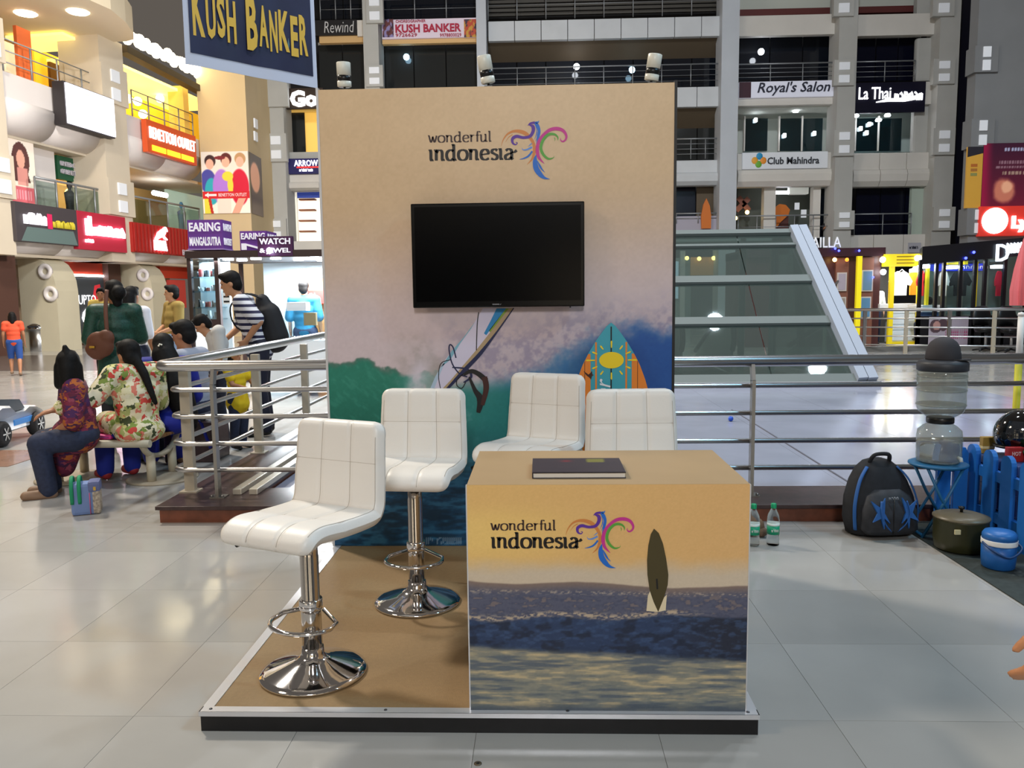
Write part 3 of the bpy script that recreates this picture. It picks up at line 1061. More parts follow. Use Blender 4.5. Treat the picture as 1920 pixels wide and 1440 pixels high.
for (u, hgt, c_) in ((152, 1.72, (96, 84, 74)), (170, 1.5, (150, 130, 110)), (133, 1.45, (60, 56, 60)), (340, 1.5, (70, 120, 150))):
    s, z = wl(u, 390, 1.1)
    mb = MB()
    zb = 3.6
    mb.lathe([(.10, 0), (.17, .5), (.16, .85), (.19, 1.2), (.2, 1.32), (.06, 1.42), (.05, 1.48), (.09, 1.55), (.1, 1.64), (.06, 1.74), (0.001, 1.76)], 14, (s, 1.1, zb), M=Matrix.Diagonal((1, .7, hgt / 1.72, 1)))
    mb.build('mannequin', mat('mannequin_%d' % u, c_, .6), wing)
# glass balustrade of the first floor
GB = glass('balustrade_glass', (214, 224, 220), .05)
for (ua, ub, n) in ((70, 212, 4), (246, 374, 4)):
    sa, sb = wl(ua, 400, .15)[0], wl(ub, 400, .15)[0]
    w = (sb - sa) / n
    for k in range(n):
        wbox(sa + k * w + .03, sa + (k + 1) * w - .03, .15, .17, 3.9, 4.72, 'pane', GB)
    for k in range(n + 1):
        MB().tube([(sa + k * w, .16, 3.8), (sa + k * w, .16, 4.8)], .03, 6).build('baluster', RAILG, wing)
    MB().tube([(sa, .16, 4.8), (sb, .16, 4.8)], .035, 6).build('handrail', RAILG, wing)
for (ua, ub, n) in ((10, 200, 4), (246, 362, 4)):
    sa, sb = wl(ua, 180, .2)[0], wl(ub, 250, .2)[0]
    w = (sb - sa) / n
    for k in range(n + 1):
        MB().tube([(sa + k * w, .2, 7.3), (sa + k * w, .2, 8.25)], .025, 6).build('baluster', RAILG, wing)
    for z in (8.25, 7.95, 7.65):
        MB().tube([(sa, .2, z), (sb, .2, z)], .018, 6).build('rail', RAILG, wing)
# second floor: golden lit restaurant
GOLD = mat('golden_room', (255, 206, 70), .6, emit=.62, ec=(255, 190, 40))
GOLD2 = mat('golden_ceiling', (255, 236, 160), .6, emit=1.5, ec=(255, 226, 120))
wbox(wl(66, 130, 2.5)[0], wl(178, 130, 2.5)[0], 2.5, 2.6, 7.3, 9.3, 'golden_wall', GOLD)
wbox(wl(230, 150, 2.5)[0] - .5, wl(395, 200, 2.5)[0], 2.5, 2.6, 7.3, 9.3, 'golden_wall', GOLD)
wbox(wl(120, 95, .6)[0], wl(178, 95, .6)[0], .6, 2.5, 9.22, 9.3, 'golden_ceiling', GOLD2)
wbox(S_C, S_D + 2.5, .5, 2.5, 9.0, 9.1, 'golden_ceiling', GOLD2)
wbox(S_D - .45, S_D - .1, .3, .9, 7.3, 9.2, 'gold_pier', mat('gold_pier', (236, 196, 96), .6, emit=.15))
wbox(wl(90, 140, 2.2)[0], wl(122, 140, 2.2)[0], 2.1, 2.2, 7.6, 8.9, 'wall_picture', mat('brown_picture', (120, 80, 40), .6))
wbox(wl(36, 130, .6)[0], wl(62, 130, .6)[0], .6, .7, 7.3, 8.9, 'orange_banner', mat('orange_banner', (226, 110, 56), .6))
wbox(wl(0, 130, 1.2)[0], wl(35, 130, 1.2)[0], 1.2, 1.3, 7.3, 8.6, 'lit_pane', mat('cream_lit_pane', (250, 236, 196), .5, emit=.5))
for (u, v) in ((258, 190), (268, 214), (240, 185), (300, 185), (330, 190)):
    s, z = wl(u, v, 1.4)
    MB().ball((s, 1.4, z), .16, 10).build('globe_lamp', glow('globe_lamp', (255, 238, 190), 5), wing)
# dark gutter under the festoon lights
sa, za = wl(229, 92, -.1)
sb, zb = wl(377, 172, -.1)
MB().bar((sa, -.1, 9.28), (sb, -.1, 9.12), .35, .22).build('gutter', mat('dark_gutter', (80, 68, 48), .6), wing)
# round soffit slab over the near shops
zs = 9.35
edge = [atz(u, v, zs) for (u, v) in ((60, -60), (120, -25), (168, 0), (208, 18), (236, 42), (250, 62), (251, 74), (236, 78))]
inn = [atz(u, v, zs) for (u, v) in ((140, 80), (50, 80), (-30, 84))]
iw = wing.matrix_world
WMI = WM.inverted()
pts = [WMI @ p for p in edge + inn] + [WMI @ atz(-260, 84, zs), WMI @ atz(-260, -60, zs)]
mb = MB()
m_ = len(pts)
top = [p + Zv * .75 for p in pts]
mb.add(pts + top, [list(range(m_)), list(range(2 * m_ - 1, m_ - 1, -1))] + [[i, m_ + i, m_ + (i + 1) % m_, (i + 1) % m_] for i in range(m_)])
mb.build('round_soffit', mat('soffit_cream', (226, 212, 184), .6), wing)
for (u, v) in ((48, 25), (146, 22)):
    p = WMI @ atz(u, v, zs)
    MB().lathe([(.26, -.03), (.3, 0), (.3, .02)], 16, p).build('downlight', glow('downlight', (255, 240, 205), 14), wing)

# end block of the wing, facing the visitor, carries the poster
EY = 27.6
x0, x1, z0, z1 = rect(376, 120, 466, 480, EY)
xr = at(489, 300, EY + 1.6).x
blk = [(x0, EY), (x1, EY), (xr, EY + 1.6), (xr, EY + 5), (x0, EY + 5)]
mb = MB()
n_ = 5
mb.add([(p[0], p[1], 0) for p in blk] + [(p[0], p[1], 15) for p in blk], [list(range(n_))[::-1], list(range(n_, 2 * n_))] + [[i, (i + 1) % n_, n_ + (i + 1) % n_, n_ + i] for i in range(n_)])
eb = thing('wall_left', 'cream end block of the mall wing carrying a poster', None, (x0, EY, 0), kind='structure')
mb.build('block', mat('end_block_cream', (214, 190, 148), .65, noise=(.5, .05)), eb)
for (v, ) in ((232,), (256,), (412,)):
    p = at(478, v, EY + .75)
    d = Vector((xr - x1, 1.6, 0)).normalized()
    MB().bar(p - d * .18 + Vector((.03, 0, 0)), p + d * .18 + Vector((.03, 0, 0)), .06, .34).build('white_tile', TILEW, eb)
x0, x1, z0, z1 = rect(486, -20, 501, 480, FY + .5)
MB().box(x0 - .3, x1 + .2, FY + .5, FY + .8, 0, 17).build('dark_slot', NAVY, eb)
# ================================================================ THE DISPLAY STAND
HP = 0.069          # platform height
W2 = 0.915          # half its width
DP = 1.767          # backdrop front
HB = 2.423          # backdrop height

stage = thing('platform', 'low square platform with tan carpet and black skirting under the stools', 'platform', (0, .9, 0))
CARPET = mat('tan_carpet', (138, 113, 78), .7, noise=(60, .06), bump=(240, .15))
MB().box(-W2, W2, .004, 1.86, 0, HP - .012).build('skirting', mat('black_skirting', (16, 15, 17), .5, noise=(8, .4)), stage)
MB().box(-W2 + .03, W2 - .03, .03, 1.83, HP - .012, HP - .001).build('carpet', CARPET, stage)
ALU = mat('aluminium_angle', (214, 214, 218), .3, .5)
ang = MB()
ang.box(-W2 - .003, W2 + .003, -.002, .034, HP - .001, HP + .0015).box(-W2 - .003, W2 + .003, -.003, 0, HP - .014, HP + .0015)
ang.build('edge_trim', ALU, stage)
for sx in (-1, 1):
    mb = MB()
    mb.box(sx * W2, sx * (W2 - .034), .034, 1.86, HP - .001, HP + .0015).box(sx * (W2 + .003), sx * W2, 0, 1.86, HP - .014, HP + .0015)
    mb.build('edge_trim', ALU, stage)
for x in (-.885, -.30, .30, .885):
    MB().lathe([(.006, 0), (.005, .002), (.001, .003)], 8, (x, .017, HP + .0015)).build('screw', mat('screw_steel', (90, 90, 94), .4, .9), stage)

# ---- backdrop
back = thing('backdrop', 'tall beige printed backdrop panel with wave picture and logo', 'backdrop', (0, DP, HP))
MB().box(-W2, W2, DP + .002, DP + .06, HP, HP + HB).build('board', mat('board_edge', (120, 96, 74), .6), back)
MB().box(-W2 - .012, -W2, DP - .002, DP + .05, HP, HP + HB + .01).build('edge_frame', ALU, back)
MB().box(W2, W2 + .014, DP - .002, DP + .06, HP, HP + HB + .01).build('edge_frame', mat('black_edge', (20, 18, 18), .5), back)


def paint_back(U, V):
    x = 614 + 650 * U
    y = 1022 - 862 * V
    n1 = fbm(x / 60, y / 60, 3, 5)
    n2 = fbm(x / 14, y / 14, 11, 4)
    n3 = fbm(x / 5, y / 5, 21, 3)
    c = mixc((212, 181, 142), (203, 172, 136), sst(170, 480, y))
    c = mixc(c, (203, 186, 190), sst(330, 600, y + 30 * (x - 930) / 330))
    c = c + ((n1 - .5) * 8)[..., None]
    # spray, mauve and speckled, right and centre
    spray = sst(540, 640, y + 60 * (n1 - .5) + 25 * sst(1000, 1240, x)) * sst(770, 930, x + 40 * (n2 - .5))
    c = mixc(c, (156, 144, 164), spray * (.25 + .75 * sst(.38, .66, .6 * n2 + .4 * n3)))
    spr2 = sst(560, 690, y + 50 * (n1 - .5)) * sst(720, 800, x) * sst(900, 830, x + (700 - y) * .9)
    c = mixc(c, (150, 140, 132), spr2 * (.25 + .6 * sst(.35, .7, n2)))
    # green swell on the left
    crest = 668 + 10 * np.sin(x / 38) - 8 * sst(640, 700, x) + 10 * sst(690, 720, x) + 16 * (n2 - .5)
    left = sst(0, 6, y - crest) * sst(850, 760, x + (y - 700) * .35)
    gcol = mixc((30, 120, 100), (8, 98, 82), sst(690, 800, y))
    gcol = mixc(gcol, (70, 150, 130), .35 * sst(.55, .75, fbm((x + y) / 22, (y - x) / 7, 5, 3)))
    gcol = mixc(gcol, (90, 110, 100), sst(16, 0, y - crest))
    gcol = mixc(gcol, (150, 160, 158), .8 * sst(.5, .68, n2) * sst(720, 800, x))
    c = mixc(c, gcol, left)
    # blue wave face on the right
    cr = 700 - 96 * sst(930, 1160, x) + 46 * (n1 - .5) + 30 * (n2 - .5)
    right = sst(-24, 34, y - cr + 10 * (n3 - .5)) * sst(900, 980, x + (y - 690) * .5)
    bcol = mixc((48, 108, 158), (22, 78, 150), sst(1020, 1220, x))
    bcol = mixc(bcol, (30, 110, 128), sst(690, 790, y + (1100 - x) * .15))
    bcol = mixc(bcol, (120, 150, 150), .5 * sst(.58, .8, n1) * sst(1120, 1000, x))
    c = mixc(c, bcol, right)
    # teal trough in the middle
    mid = sst(690, 730, y + 12 * (n2 - .5)) * sst(770, 850, x + (y - 760) * .5)
    tcol = mixc((20, 118, 112), (14, 92, 96), sst(760, 860, y))
    tcol = mixc(tcol, (150, 176, 180), .6 * sst(.52, .72, n2) * sst(930, 820, x))
    c = mixc(c, tcol, mid * sst(1240, 1000, x) * .9)
    # dark blue ripples at the foot
    foot = sst(820, 905, y + 10 * (n1 - .5))
    rp = fbm(x / 26, y / 7, 31, 4)
    fcol = mixc((14, 70, 108), (44, 108, 150), sst(.45, .7, rp))
    fcol = mixc(fcol, (12, 56, 84), sst(.5, .3, rp))
    c = mixc(c, fcol, foot)
    # white foam tail
    foam = np.exp(-((x - (795 - (y - 660) * .3)) / 22) ** 2) * sst(630, 690, y) * sst(810, 740, y)
    c = mixc(c, (214, 204, 218), np.clip(foam * (.5 + n2), 0, 1) * .8)
    # faint rules of glyphs low down
    g = (np.abs(y - 1012) < 7) & (x > 790) & (x < 862) & (np.sin(x * 1.6) + (n3 - .5) * 3 > .2)
    c = mixc(c, (150, 170, 190), g * .7)
    return c + ((n3 - .5) * 10)[..., None]


printed('print', (-W2, DP, HP), X, Zv, 2 * W2, HB, 340, 440, paint_back, PRINT, back)

# ---- lettering of the logo in brush strokes: x-height 1, baseline 0
GL_ = {
    'i': ([[(0, .94), (.1, 1), (.15, .85), (.15, .15), (.22, .03), (.34, .07)]], .44),
    'n': ([[(0, .94), (.1, 1), (.14, .86), (.14, 0)], [(.14, .76), (.32, .98), (.54, .95), (.62, .74), (.62, .14), (.69, .03), (.82, .07)]], .92),
    'd': ([[(.62, .88), (.4, 1.0), (.14, .82), (.06, .48), (.14, .12), (.36, 0), (.6, .16)], [(.5, 1.44), (.62, 1.5), (.65, 1.36), (.65, .14), (.72, .03), (.85, .07)]], .95),
    'o': ([[(.42, 1), (.15, .86), (.06, .5), (.15, .13), (.42, 0), (.69, .13), (.78, .5), (.69, .86), (.42, 1)]], .9),
    'e': ([[(.1, .5), (.4, .54), (.66, .62), (.6, .88), (.38, 1), (.14, .84), (.06, .48), (.16, .12), (.42, 0), (.7, .14)]], .82),
    's': ([[(.56, .86), (.38, 1), (.16, .9), (.14, .7), (.34, .54), (.54, .38), (.52, .12), (.3, 0), (.06, .12)]], .68),
    'a': ([[(.12, .84), (.34, 1), (.54, .9), (.6, .7), (.6, .14), (.68, .03), (.82, .08)], [(.6, .6), (.3, .5), (.08, .3), (.14, .05), (.36, .02), (.6, .22)]], .86),
    'A': ([[(.12, .84), (.34, 1), (.54, .9), (.6, .7), (.6, .14), (.68, 0), (.68, 0)], [(.6, .7), (.8, .68), (1.0, .86)], [(.6, .6), (.3, .5), (.08, .3), (.14, .05), (.36, .02), (.6, .22)]], 1.0),
    'w': ([[(0, .98), (.1, .95), (.3, .03), (.52, .8)], [(.5, .9), (.7, .03), (.95, 1.0)]], 1.06),
    'r': ([[(0, .94), (.1, 1), (.14, .86), (.14, 0)], [(.14, .72), (.3, .95), (.52, .97)]], .58),
    'f': ([[(.6, 1.4), (.4, 1.5), (.26, 1.3), (.24, 0)], [(.05, .95), (.5, .97)]], .54),
    'u': ([[(0, .98), (.12, .95), (.13, .3), (.21, .04), (.4, .02), (.62, .25)], [(.54, .97), (.62, 1), (.64, .14), (.71, .03), (.82, .07)]], .92),
    'l': ([[(.02, 1.44), (.13, 1.5), (.15, 1.3), (.15, .15), (.22, .03), (.34, .07)]], .44),
}
INK = mat('print_ink', (22, 14, 12), .5)
INKS = {k: mat('ink_' + k, c, .5) for k, c in dict(orange=(206, 128, 62), purple=(88, 42, 150), blue=(28, 104, 196), sky=(96, 140, 214), magenta=(196, 48, 140), green=(86, 158, 58)).items()}


def script(mb, word, x, y, xh, width, nib, o, ex, ey):
    """word in broad-nib strokes fitted to width"""
    tot = sum(GL_[c][1] for c in word)
    k = width / (tot * xh)
    for c in word:
        for st in GL_[c][0]:
            P = catmull(st, 5)
            q = [(x + p[0] * xh * k, y + p[1] * xh) for p in P]
            hx, hy = nib * math.cos(.38) / 2, nib * math.sin(.38) / 2
            ws = []
            for i in range(len(q)):
                a, b = q[max(i - 1, 0)], q[min(i + 1, len(q) - 1)]
                l = math.hypot(b[0] - a[0], b[1] - a[1]) or 1
                nx, ny = -(b[1] - a[1]) / l, (b[0] - a[0]) / l
                w = abs(hx * nx * 2) + abs(hy * ny * 2) * .5 + nib * .17
                ws.append(min(w, nib))
            mb.ribbon(q, ws, o, ex, ey)
        x += GL_[c][1] * xh * k


LOGO = [('orange', [(1022, 420, 3), (1050, 340, 12), (1110, 272, 22), (1200, 246, 34), (1300, 268, 46), (1372, 330, 40), (1416, 410, 34), (1418, 500, 36), (1390, 580, 22), (1330, 642, 3)]),
        ('orange', [(1075, 372, 2), (1110, 320, 8), (1160, 285, 10)]),
        ('blue', [(1478, 128, 3), (1470, 146, 16), (1440, 158, 34), (1462, 190, 40), (1480, 250, 34), (1470, 320, 26), (1445, 400, 4)]),
        ('purple', [(1345, 186, 6), (1375, 160, 22), (1430, 152, 30)]),
        ('blue', [(1436, 180, 4), (1452, 250, 8), (1440, 310, 7), (1420, 350, 2)]),
        ('blue', [(1456, 260, 4), (1456, 320, 8), (1434, 372, 2)]),
        ('purple', [(1196, 376, 6), (1216, 386, 10), (1196, 405, 14), (1162, 385, 26), (1160, 335, 36), (1210, 308, 38), (1290, 324, 32), (1370, 310, 36), (1408, 250, 40), (1404, 196, 40), (1362, 178, 12)]),
        ('sky', [(1272, 440, 2), (1282, 466, 10), (1330, 466, 18), (1392, 436, 22)]),
        ('sky', [(1345, 430, 2), (1370, 410, 10), (1392, 392, 8)]),
        ('blue', [(1238, 580, 3), (1300, 566, 16), (1350, 540, 22), (1396, 486, 20)]),
        ('magenta', [(1740, 336, 4), (1738, 362, 12), (1762, 378, 18), (1796, 358, 22), (1806, 312, 28), (1770, 254, 36), (1700, 228, 42), (1610, 240, 38), (1524, 304, 34), (1474, 380, 38), (1456, 470, 42), (1474, 560, 34), (1540, 636, 4)]),
        ('green', [(1664, 374, 2), (1670, 350, 8), (1662, 330, 8)]),
        ('green', [(1702, 366, 4), (1702, 326, 16), (1660, 292, 26), (1590, 296, 32), (1526, 360, 34), (1500, 450, 34), (1530, 530, 32), (1590, 578, 24), (1650, 566, 8), (1656, 545, 3)]),
        ('blue', [(1442, 530, 8), (1428, 600, 50), (1442, 690, 66), (1490, 762, 56), (1540, 802, 30), (1604, 818, 3)]),
        ('blue', [(1456, 600, 6), (1486, 660, 22), (1510, 700, 16), (1544, 738, 3)])]


def logo(parent, o, k):
    """o: world point of drawing origin, k: metres per drawing unit; the drawing's y runs down"""
    ex, ey = X * k, Zv * k
    a = MB()
    script(a, 'wonderful', 140, -362, 80, 775, 21, o, ex, ey)
    a.build('logo_word', mat('print_ink_soft', (62, 40, 34), .5), parent)
    a = MB()
    script(a, 'indonesiA', 146, -576, 122, 1062, 37, o, ex, ey)
    a.build('logo_word', INK, parent)
    for i, (cn, pts) in enumerate(LOGO):
        P = catmull([(p[0], -p[1], p[2]) for p in pts], 7)
        m = MB()
        m.ribbon([(p[0], p[1]) for p in P], [max(p[2], 1) for p in P], o, ex, ey, lift=.0008 + .00012 * i)
        m.build('logo_stroke', INKS[cn], parent)


p0, p1 = at(780, 210, DP), at(1080, 360, DP)
logo(back, Vector((p0.x, DP, p0.z)), (p1.x - p0.x) / 1920)


# ---- windsurfer printed on the backdrop
def decal(pts, m, name, parent, Y, lift, s=2.8235, off=(600, 540)):
    P = [at(off[0] + p[0] / s, off[1] + p[1] / s, Y) for p in pts]
    mb = MB()
    q = [Vector((p.x, Y - lift, p.z)) for p in P]
    mb.add(q, [list(range(len(q)))])
    return mb.build(name, m, parent)


def stroke(pts, ws, m, name, parent, Y, lift, s=2.8235, off=(600, 540)):
    P = catmull(pts, 5) if len(pts) > 2 else pts
    W = ws if isinstance(ws, (int, float)) else None
    q = []
    for p in P:
        w = at(off[0] + p[0] / s, off[1] + p[1] / s, Y)
        q.append((w.x, w.z))
    k = (at(off[0] + 100 / s, off[1], Y).x - at(off[0], off[1], Y).x) / 100
    n = len(q)
    if W is None:
        wv = [np.interp(i / (n - 1), np.linspace(0, 1, len(ws)), ws) * k for i in range(n)]
    else:
        wv = [W * k] * n
    mb = MB()
    mb.ribbon(q, wv, Vector((0, Y, 0)), X, Zv, lift)
    return mb.build(name, m, parent)


SAILW = mat('sail_white', (206, 200, 222), .5)
SAILP = mat('sail_pale_blue', (170, 192, 214), .5)
decal([(862, 108), (1010, 108), (850, 318), (700, 500), (640, 545), (578, 545), (610, 470), (652, 395), (700, 330), (760, 262), (820, 180)], SAILW, 'sail_print', back, DP, .0010)
decal([(578, 545), (610, 470), (652, 395), (660, 400), (625, 480), (600, 545)], SAILP, 'sail_print', back, DP, .0014)
decal([(700, 330), (760, 262), (820, 180), (800, 215), (745, 290), (690, 380), (640, 420)], mat('sail_teal', (120, 170, 190), .5), 'sail_print', back, DP, .0014)
decal([(935, 108), (985, 108), (925, 190), (880, 250), (868, 240), (905, 170)], mat('sail_blue', (30, 130, 190), .5), 'sail_print', back, DP, .0014)
decal([(985, 108), (1004, 108), (950, 180), (900, 235), (895, 225), (945, 160)], mat('sail_green', (120, 150, 50), .5), 'sail_print', back, DP, .0014)
decal([(1000, 108), (1024, 106), (860, 330), (690, 520), (648, 545), (636, 545), (690, 490), (830, 325)], mat('sail_tan', (170, 146, 112), .5), 'sail_print', back, DP, .0016)
NAVYINK = mat('print_navy', (18, 26, 70), .5)
BLK = mat('print_black', (14, 12, 14), .5)
stroke([(1026, 106), (940, 228), (850, 345), (770, 430), (668, 540)], [5, 9, 20, 22, 12], NAVYINK, 'mast_print', back, DP, .0020)
stroke([(840, 128), (832, 200), (828, 330)], 5, BLK, 'batten_print', back, DP, .0020)
stroke([(720, 370), (705, 315), (688, 300), (684, 330), (700, 400), (740, 455), (780, 470)], 7, NAVYINK, 'boom_print', back, DP, .0022)
stroke([(690, 380), (640, 400), (628, 470), (640, 540)], 4, BLK, 'line_print', back, DP, .0022)
stroke([(780, 440), (730, 480), (725, 515), (752, 530), (775, 490)], 5, BLK, 'line_print', back, DP, .0022)
stroke([(760, 460), (800, 440), (840, 455), (880, 490)], [14, 22, 26, 30], BLK, 'surfer_print', back, DP, .0024)
stroke([(790, 470), (820, 540), (850, 590), (838, 660)], [10, 22, 40, 20], BLK, 'surfer_print', back, DP, .0024)
stroke([(870, 470), (880, 530), (860, 620)], [30, 30, 20], mat('print_auburn', (60, 24, 18), .5), 'surfer_print', back, DP, .0025)
stroke([(700, 420), (780, 430), (800, 470), (760, 500)], [6, 10, 14, 6], NAVYINK, 'line_print', back, DP, .0023)

# ---- television
TVY = 1.69
x0, x1, z0, z1 = rect(772, 379.5, 1096, 576, TVY)
tv = thing('television', 'wide black flat television mounted on the beige backdrop', 'television', ((x0 + x1) / 2, TVY, z0))
MB().box(x0, x1, TVY, TVY + .045, z0, z1, ch=.006).build('bezel', mat('tv_gloss', (7, 7, 8), .2, spec=.3), tv)
MB().box(x0 + .018, x1 - .018, TVY - .0012, TVY + .01, z0 + .032, z1 - .018).build('screen', mat('tv_screen', (4, 4, 5), .18, spec=.16), tv)
MB().box(-.15, .15, TVY + .045, DP, z0 + .15, z1 - .15).build('wall_bracket', BLACK, tv)
mb = MB()
for k in range(6):
    mb.box(-.024 + k * .0062, -.0195 + k * .0062, TVY - .0016, TVY, z0 + .012, z0 + .018)
mb.prism([(0, 0), (.003, 0), (.006, .007), (.004, .007)], (.015, TVY - .0016, z0 + .0115), X, Zv, .002)
mb.build('brand_mark', mat('tv_mark', (130, 130, 134), .4), tv)
MB().tube([(.38, TVY + .05, z0 + .02), (.38, TVY + .06, z0 - .006)], .004, 6).build('cable', BLACK, tv)

# ---- spot lamps on the top edge
SPOTW = mat('lamp_white_enamel', (222, 220, 208), .35)
for (ub, vb, ut, vt, lab) in ((646, 164, 645, 118, 'white cylindrical spot lamp with black band standing upright above the backdrop corner near the banner'),
                              (916, 157, 907, 106, 'white cylindrical spot lamp with black band above the middle of the backdrop'),
                              (1221, 152, 1228, 103, 'white cylindrical spot lamp with black band tilting above the backdrop corner by the railing')):
    Yl = DP + .03
    a, b = at(ub, vb, Yl), at(ut, vt, Yl)
    b.z += .0
    d = (b - a)
    L = d.length
    d.normalize()
    q = d.to_track_quat('Z', 'Y').to_matrix().to_4x4()
    q = Matrix.Rotation(.12, 4, 'X') @ q
    lp = thing('spot_lamp', lab, 'lamp', (a.x, Yl, HP + HB), group='spot lamps along the top of the backdrop')
    r = .036
    MB().lathe([(r, L * .47), (r, L * .98), (r * .92, L), (r * .6, L + .002)], 20, a, M=q).build('head', SPOTW, lp)
    MB().lathe([(r * .985, L * .23), (r * .985, L * .48)], 20, a, M=q).build('band', BLACK, lp)
    MB().lathe([(r * .8, .0), (r, .004), (r, L * .24)], 20, a, M=q).build('collar', SPOTW, lp)
    MB().tube([(a.x, Yl, HP + HB + .0), (a.x, Yl, a.z + .01)], .006, 6).box(a.x - .02, a.x + .02, Yl - .03, Yl + .03, HP + HB + .0, HP + HB + .004).build('stem', BLACK, lp)

# ---- surfboard cut-out
SBY = 1.70
sc_ = at(1146, 605, SBY).x
halfw = [(.0, 1.279), (.022, 1.262), (.05, 1.225), (.082, 1.18), (.115, 1.125), (.148, 1.06), (.176, .985), (.2, .90), (.218, .80), (.23, .70), (.234, .60), (.232, .48), (.222, .36), (.2, .25), (.17, .17), (.12, .105), (.06, HP + .004)]


def hw(z):
    zz = [p[1] for p in halfw][::-1]
    return float(np.interp(z, zz, [p[0] for p in halfw][::-1]))


sb = thing('surfboard_cutout', 'orange and teal surfboard cut-out with a yellow sun leaning on the backdrop', 'surfboard', (sc_, SBY, HP))
ol = [(-p[0], p[1]) for p in halfw] + [(p[0], p[1]) for p in halfw[::-1]][:-1]
ol = ol[1:] if ol[0] == ol[-1] else ol
MB().prism([(p[0], p[1]) for p in ol][::-1], (sc_, SBY, 0), X, Zv, .012).build('board', mat('board_teal', (58, 158, 176), .4), sb)
# board face lies at SBY; strips of print just before it


def strip(x0, x1, zmax, m, name, lift):
    zs_ = np.linspace(HP + .02, 1.279, 60)
    L, R_ = [], []
    for z in zs_:
        h = hw(z)
        a, b = max(x0, -h), min(x1, h)
        if b - a > .0005:
            L.append((a, z)); R_.append((b, z))
    if len(L) < 2: return
    mb = MB()
    vs = []
    for a, b in zip(L, R_):
        vs += [(sc_ + a[0], SBY - lift, a[1]), (sc_ + b[0], SBY - lift, b[1])]
    mb.add(vs, [(2 * i, 2 * i + 1, 2 * i + 3, 2 * i + 2) for i in range(len(L) - 1)])
    mb.build(name, m, sb)


SO = mat('board_orange', (226, 128, 40), .4)
strip(-.3, -.107, 1.3, SO, 'orange_side', .001)
strip(.107, .3, 1.3, SO, 'orange_side', .001)
for sg in (-1, 1):
    a = sorted((sg * .074, sg * .083))
    strip(a[0], a[1], 1.3, SO, 'thin_stripe', .0012)
    a = sorted((sg * .136, sg * .1385))
    strip(a[0], a[1], 1.3, BLK, 'pin_line', .0014)
strip(-.0035, .0035, 1.3, BLK, 'stringer', .0014)
sunm = mat('sun_yellow', (238, 206, 30), .4)
cs = at(600 + 1543 / 2.8235, 540 + 382 / 2.8235, SBY)
MB().prism([(.064 * math.cos(2 * PI * k / 28), .043 * math.sin(2 * PI * k / 28)) for k in range(28)], (cs.x, SBY - .002, cs.z), X, Zv, .0005).build('sun', sunm, sb)
mb = MB()
for k in range(12):
    a = 2 * PI * k / 12 + PI / 12 * 0
    d = Vector((math.cos(a) * 1.25, 0, math.sin(a) * .95))
    t = Vector((-d.z, 0, d.x)).normalized()
    c0 = Vector((cs.x, SBY - .002, cs.z))
    r1, r2 = .068, .088 + (.014 if k % 3 == 0 else 0)
    mb = MB()
    mb.add([c0 + d * r1 + t * .003, c0 + d * r1 - t * .003, c0 + d * r2 - t * .0045, c0 + d * (r2 + .006), c0 + d * r2 + t * .0045], [(0, 1, 2, 3, 4)])
    mb.build('sun_ray', sunm, sb)
for (bx, by, k) in ((1425, 460, 1.0), (1357, 577, .6), (1378, 650, 1.0)):
    c0 = at(600 + bx / 2.8235, 540 + by / 2.8235, SBY)
    kk = .00095 * k
    mb = MB()
    mb.prism([(-32 * kk, 22 * kk), (-14 * kk, 10 * kk), (-4 * kk, 2 * kk), (8 * kk, 12 * kk), (14 * kk, 24 * kk), (18 * kk, 2 * kk), (26 * kk, 0), (16 * kk, -6 * kk), (10 * kk, -26 * kk), (0, -14 * kk), (-14 * kk, -4 * kk)][::-1], (c0.x, SBY - .002, c0.z), X, Zv, .0005)
    mb.build('bird', mat('print_brown_black', (60, 26, 10), .5), sb)
wm = mat('print_white', (226, 226, 230), .5)
c0 = at(600 + 1380 / 2.8235, 540 + 790 / 2.8235, SBY)
text('ENDLESS', wm, sb, (c0.x, SBY - .003, c0.z - .06), (0, 0, 1), .30, .030, ey=(-1, 0, 0), depth=.0006, name='endless_lettering')
c0 = at(600 + 1495 / 2.8235, 540 + 560 / 2.8235, SBY)
text('Summer', wm, sb, (c0.x, SBY - .003, c0.z - .10), (0, 0, 1), .36, .085, ey=(-1, 0, 0), depth=.0006, shear=.3, name='summer_lettering')

# ---- counter
CX0, CX1, CD, CH = -.018, .877, .56, .757
CY0 = .02
ctr = thing('counter', 'tan promotional counter printed with a wave, surfer and logo', 'counter', ((CX0 + CX1) / 2, .3, HP))
CTOP = mat('counter_laminate', (170, 143, 106), .5, noise=(5, .03))
MB().box(CX0, CX1, CY0 + .002, CY0 + CD, HP + .0015, HP + CH).build('body', CTOP, ctr)
MB().box(CX1 + .0002, CX1 + .004, CY0, CY0 + .02, HP + .002, HP + CH - .002).build('corner_trim', ALU, ctr)
MB().box(CX0 - .004, CX0, CY0, CY0 + .02, HP + .002, HP + CH - .002).build('corner_trim', ALU, ctr)


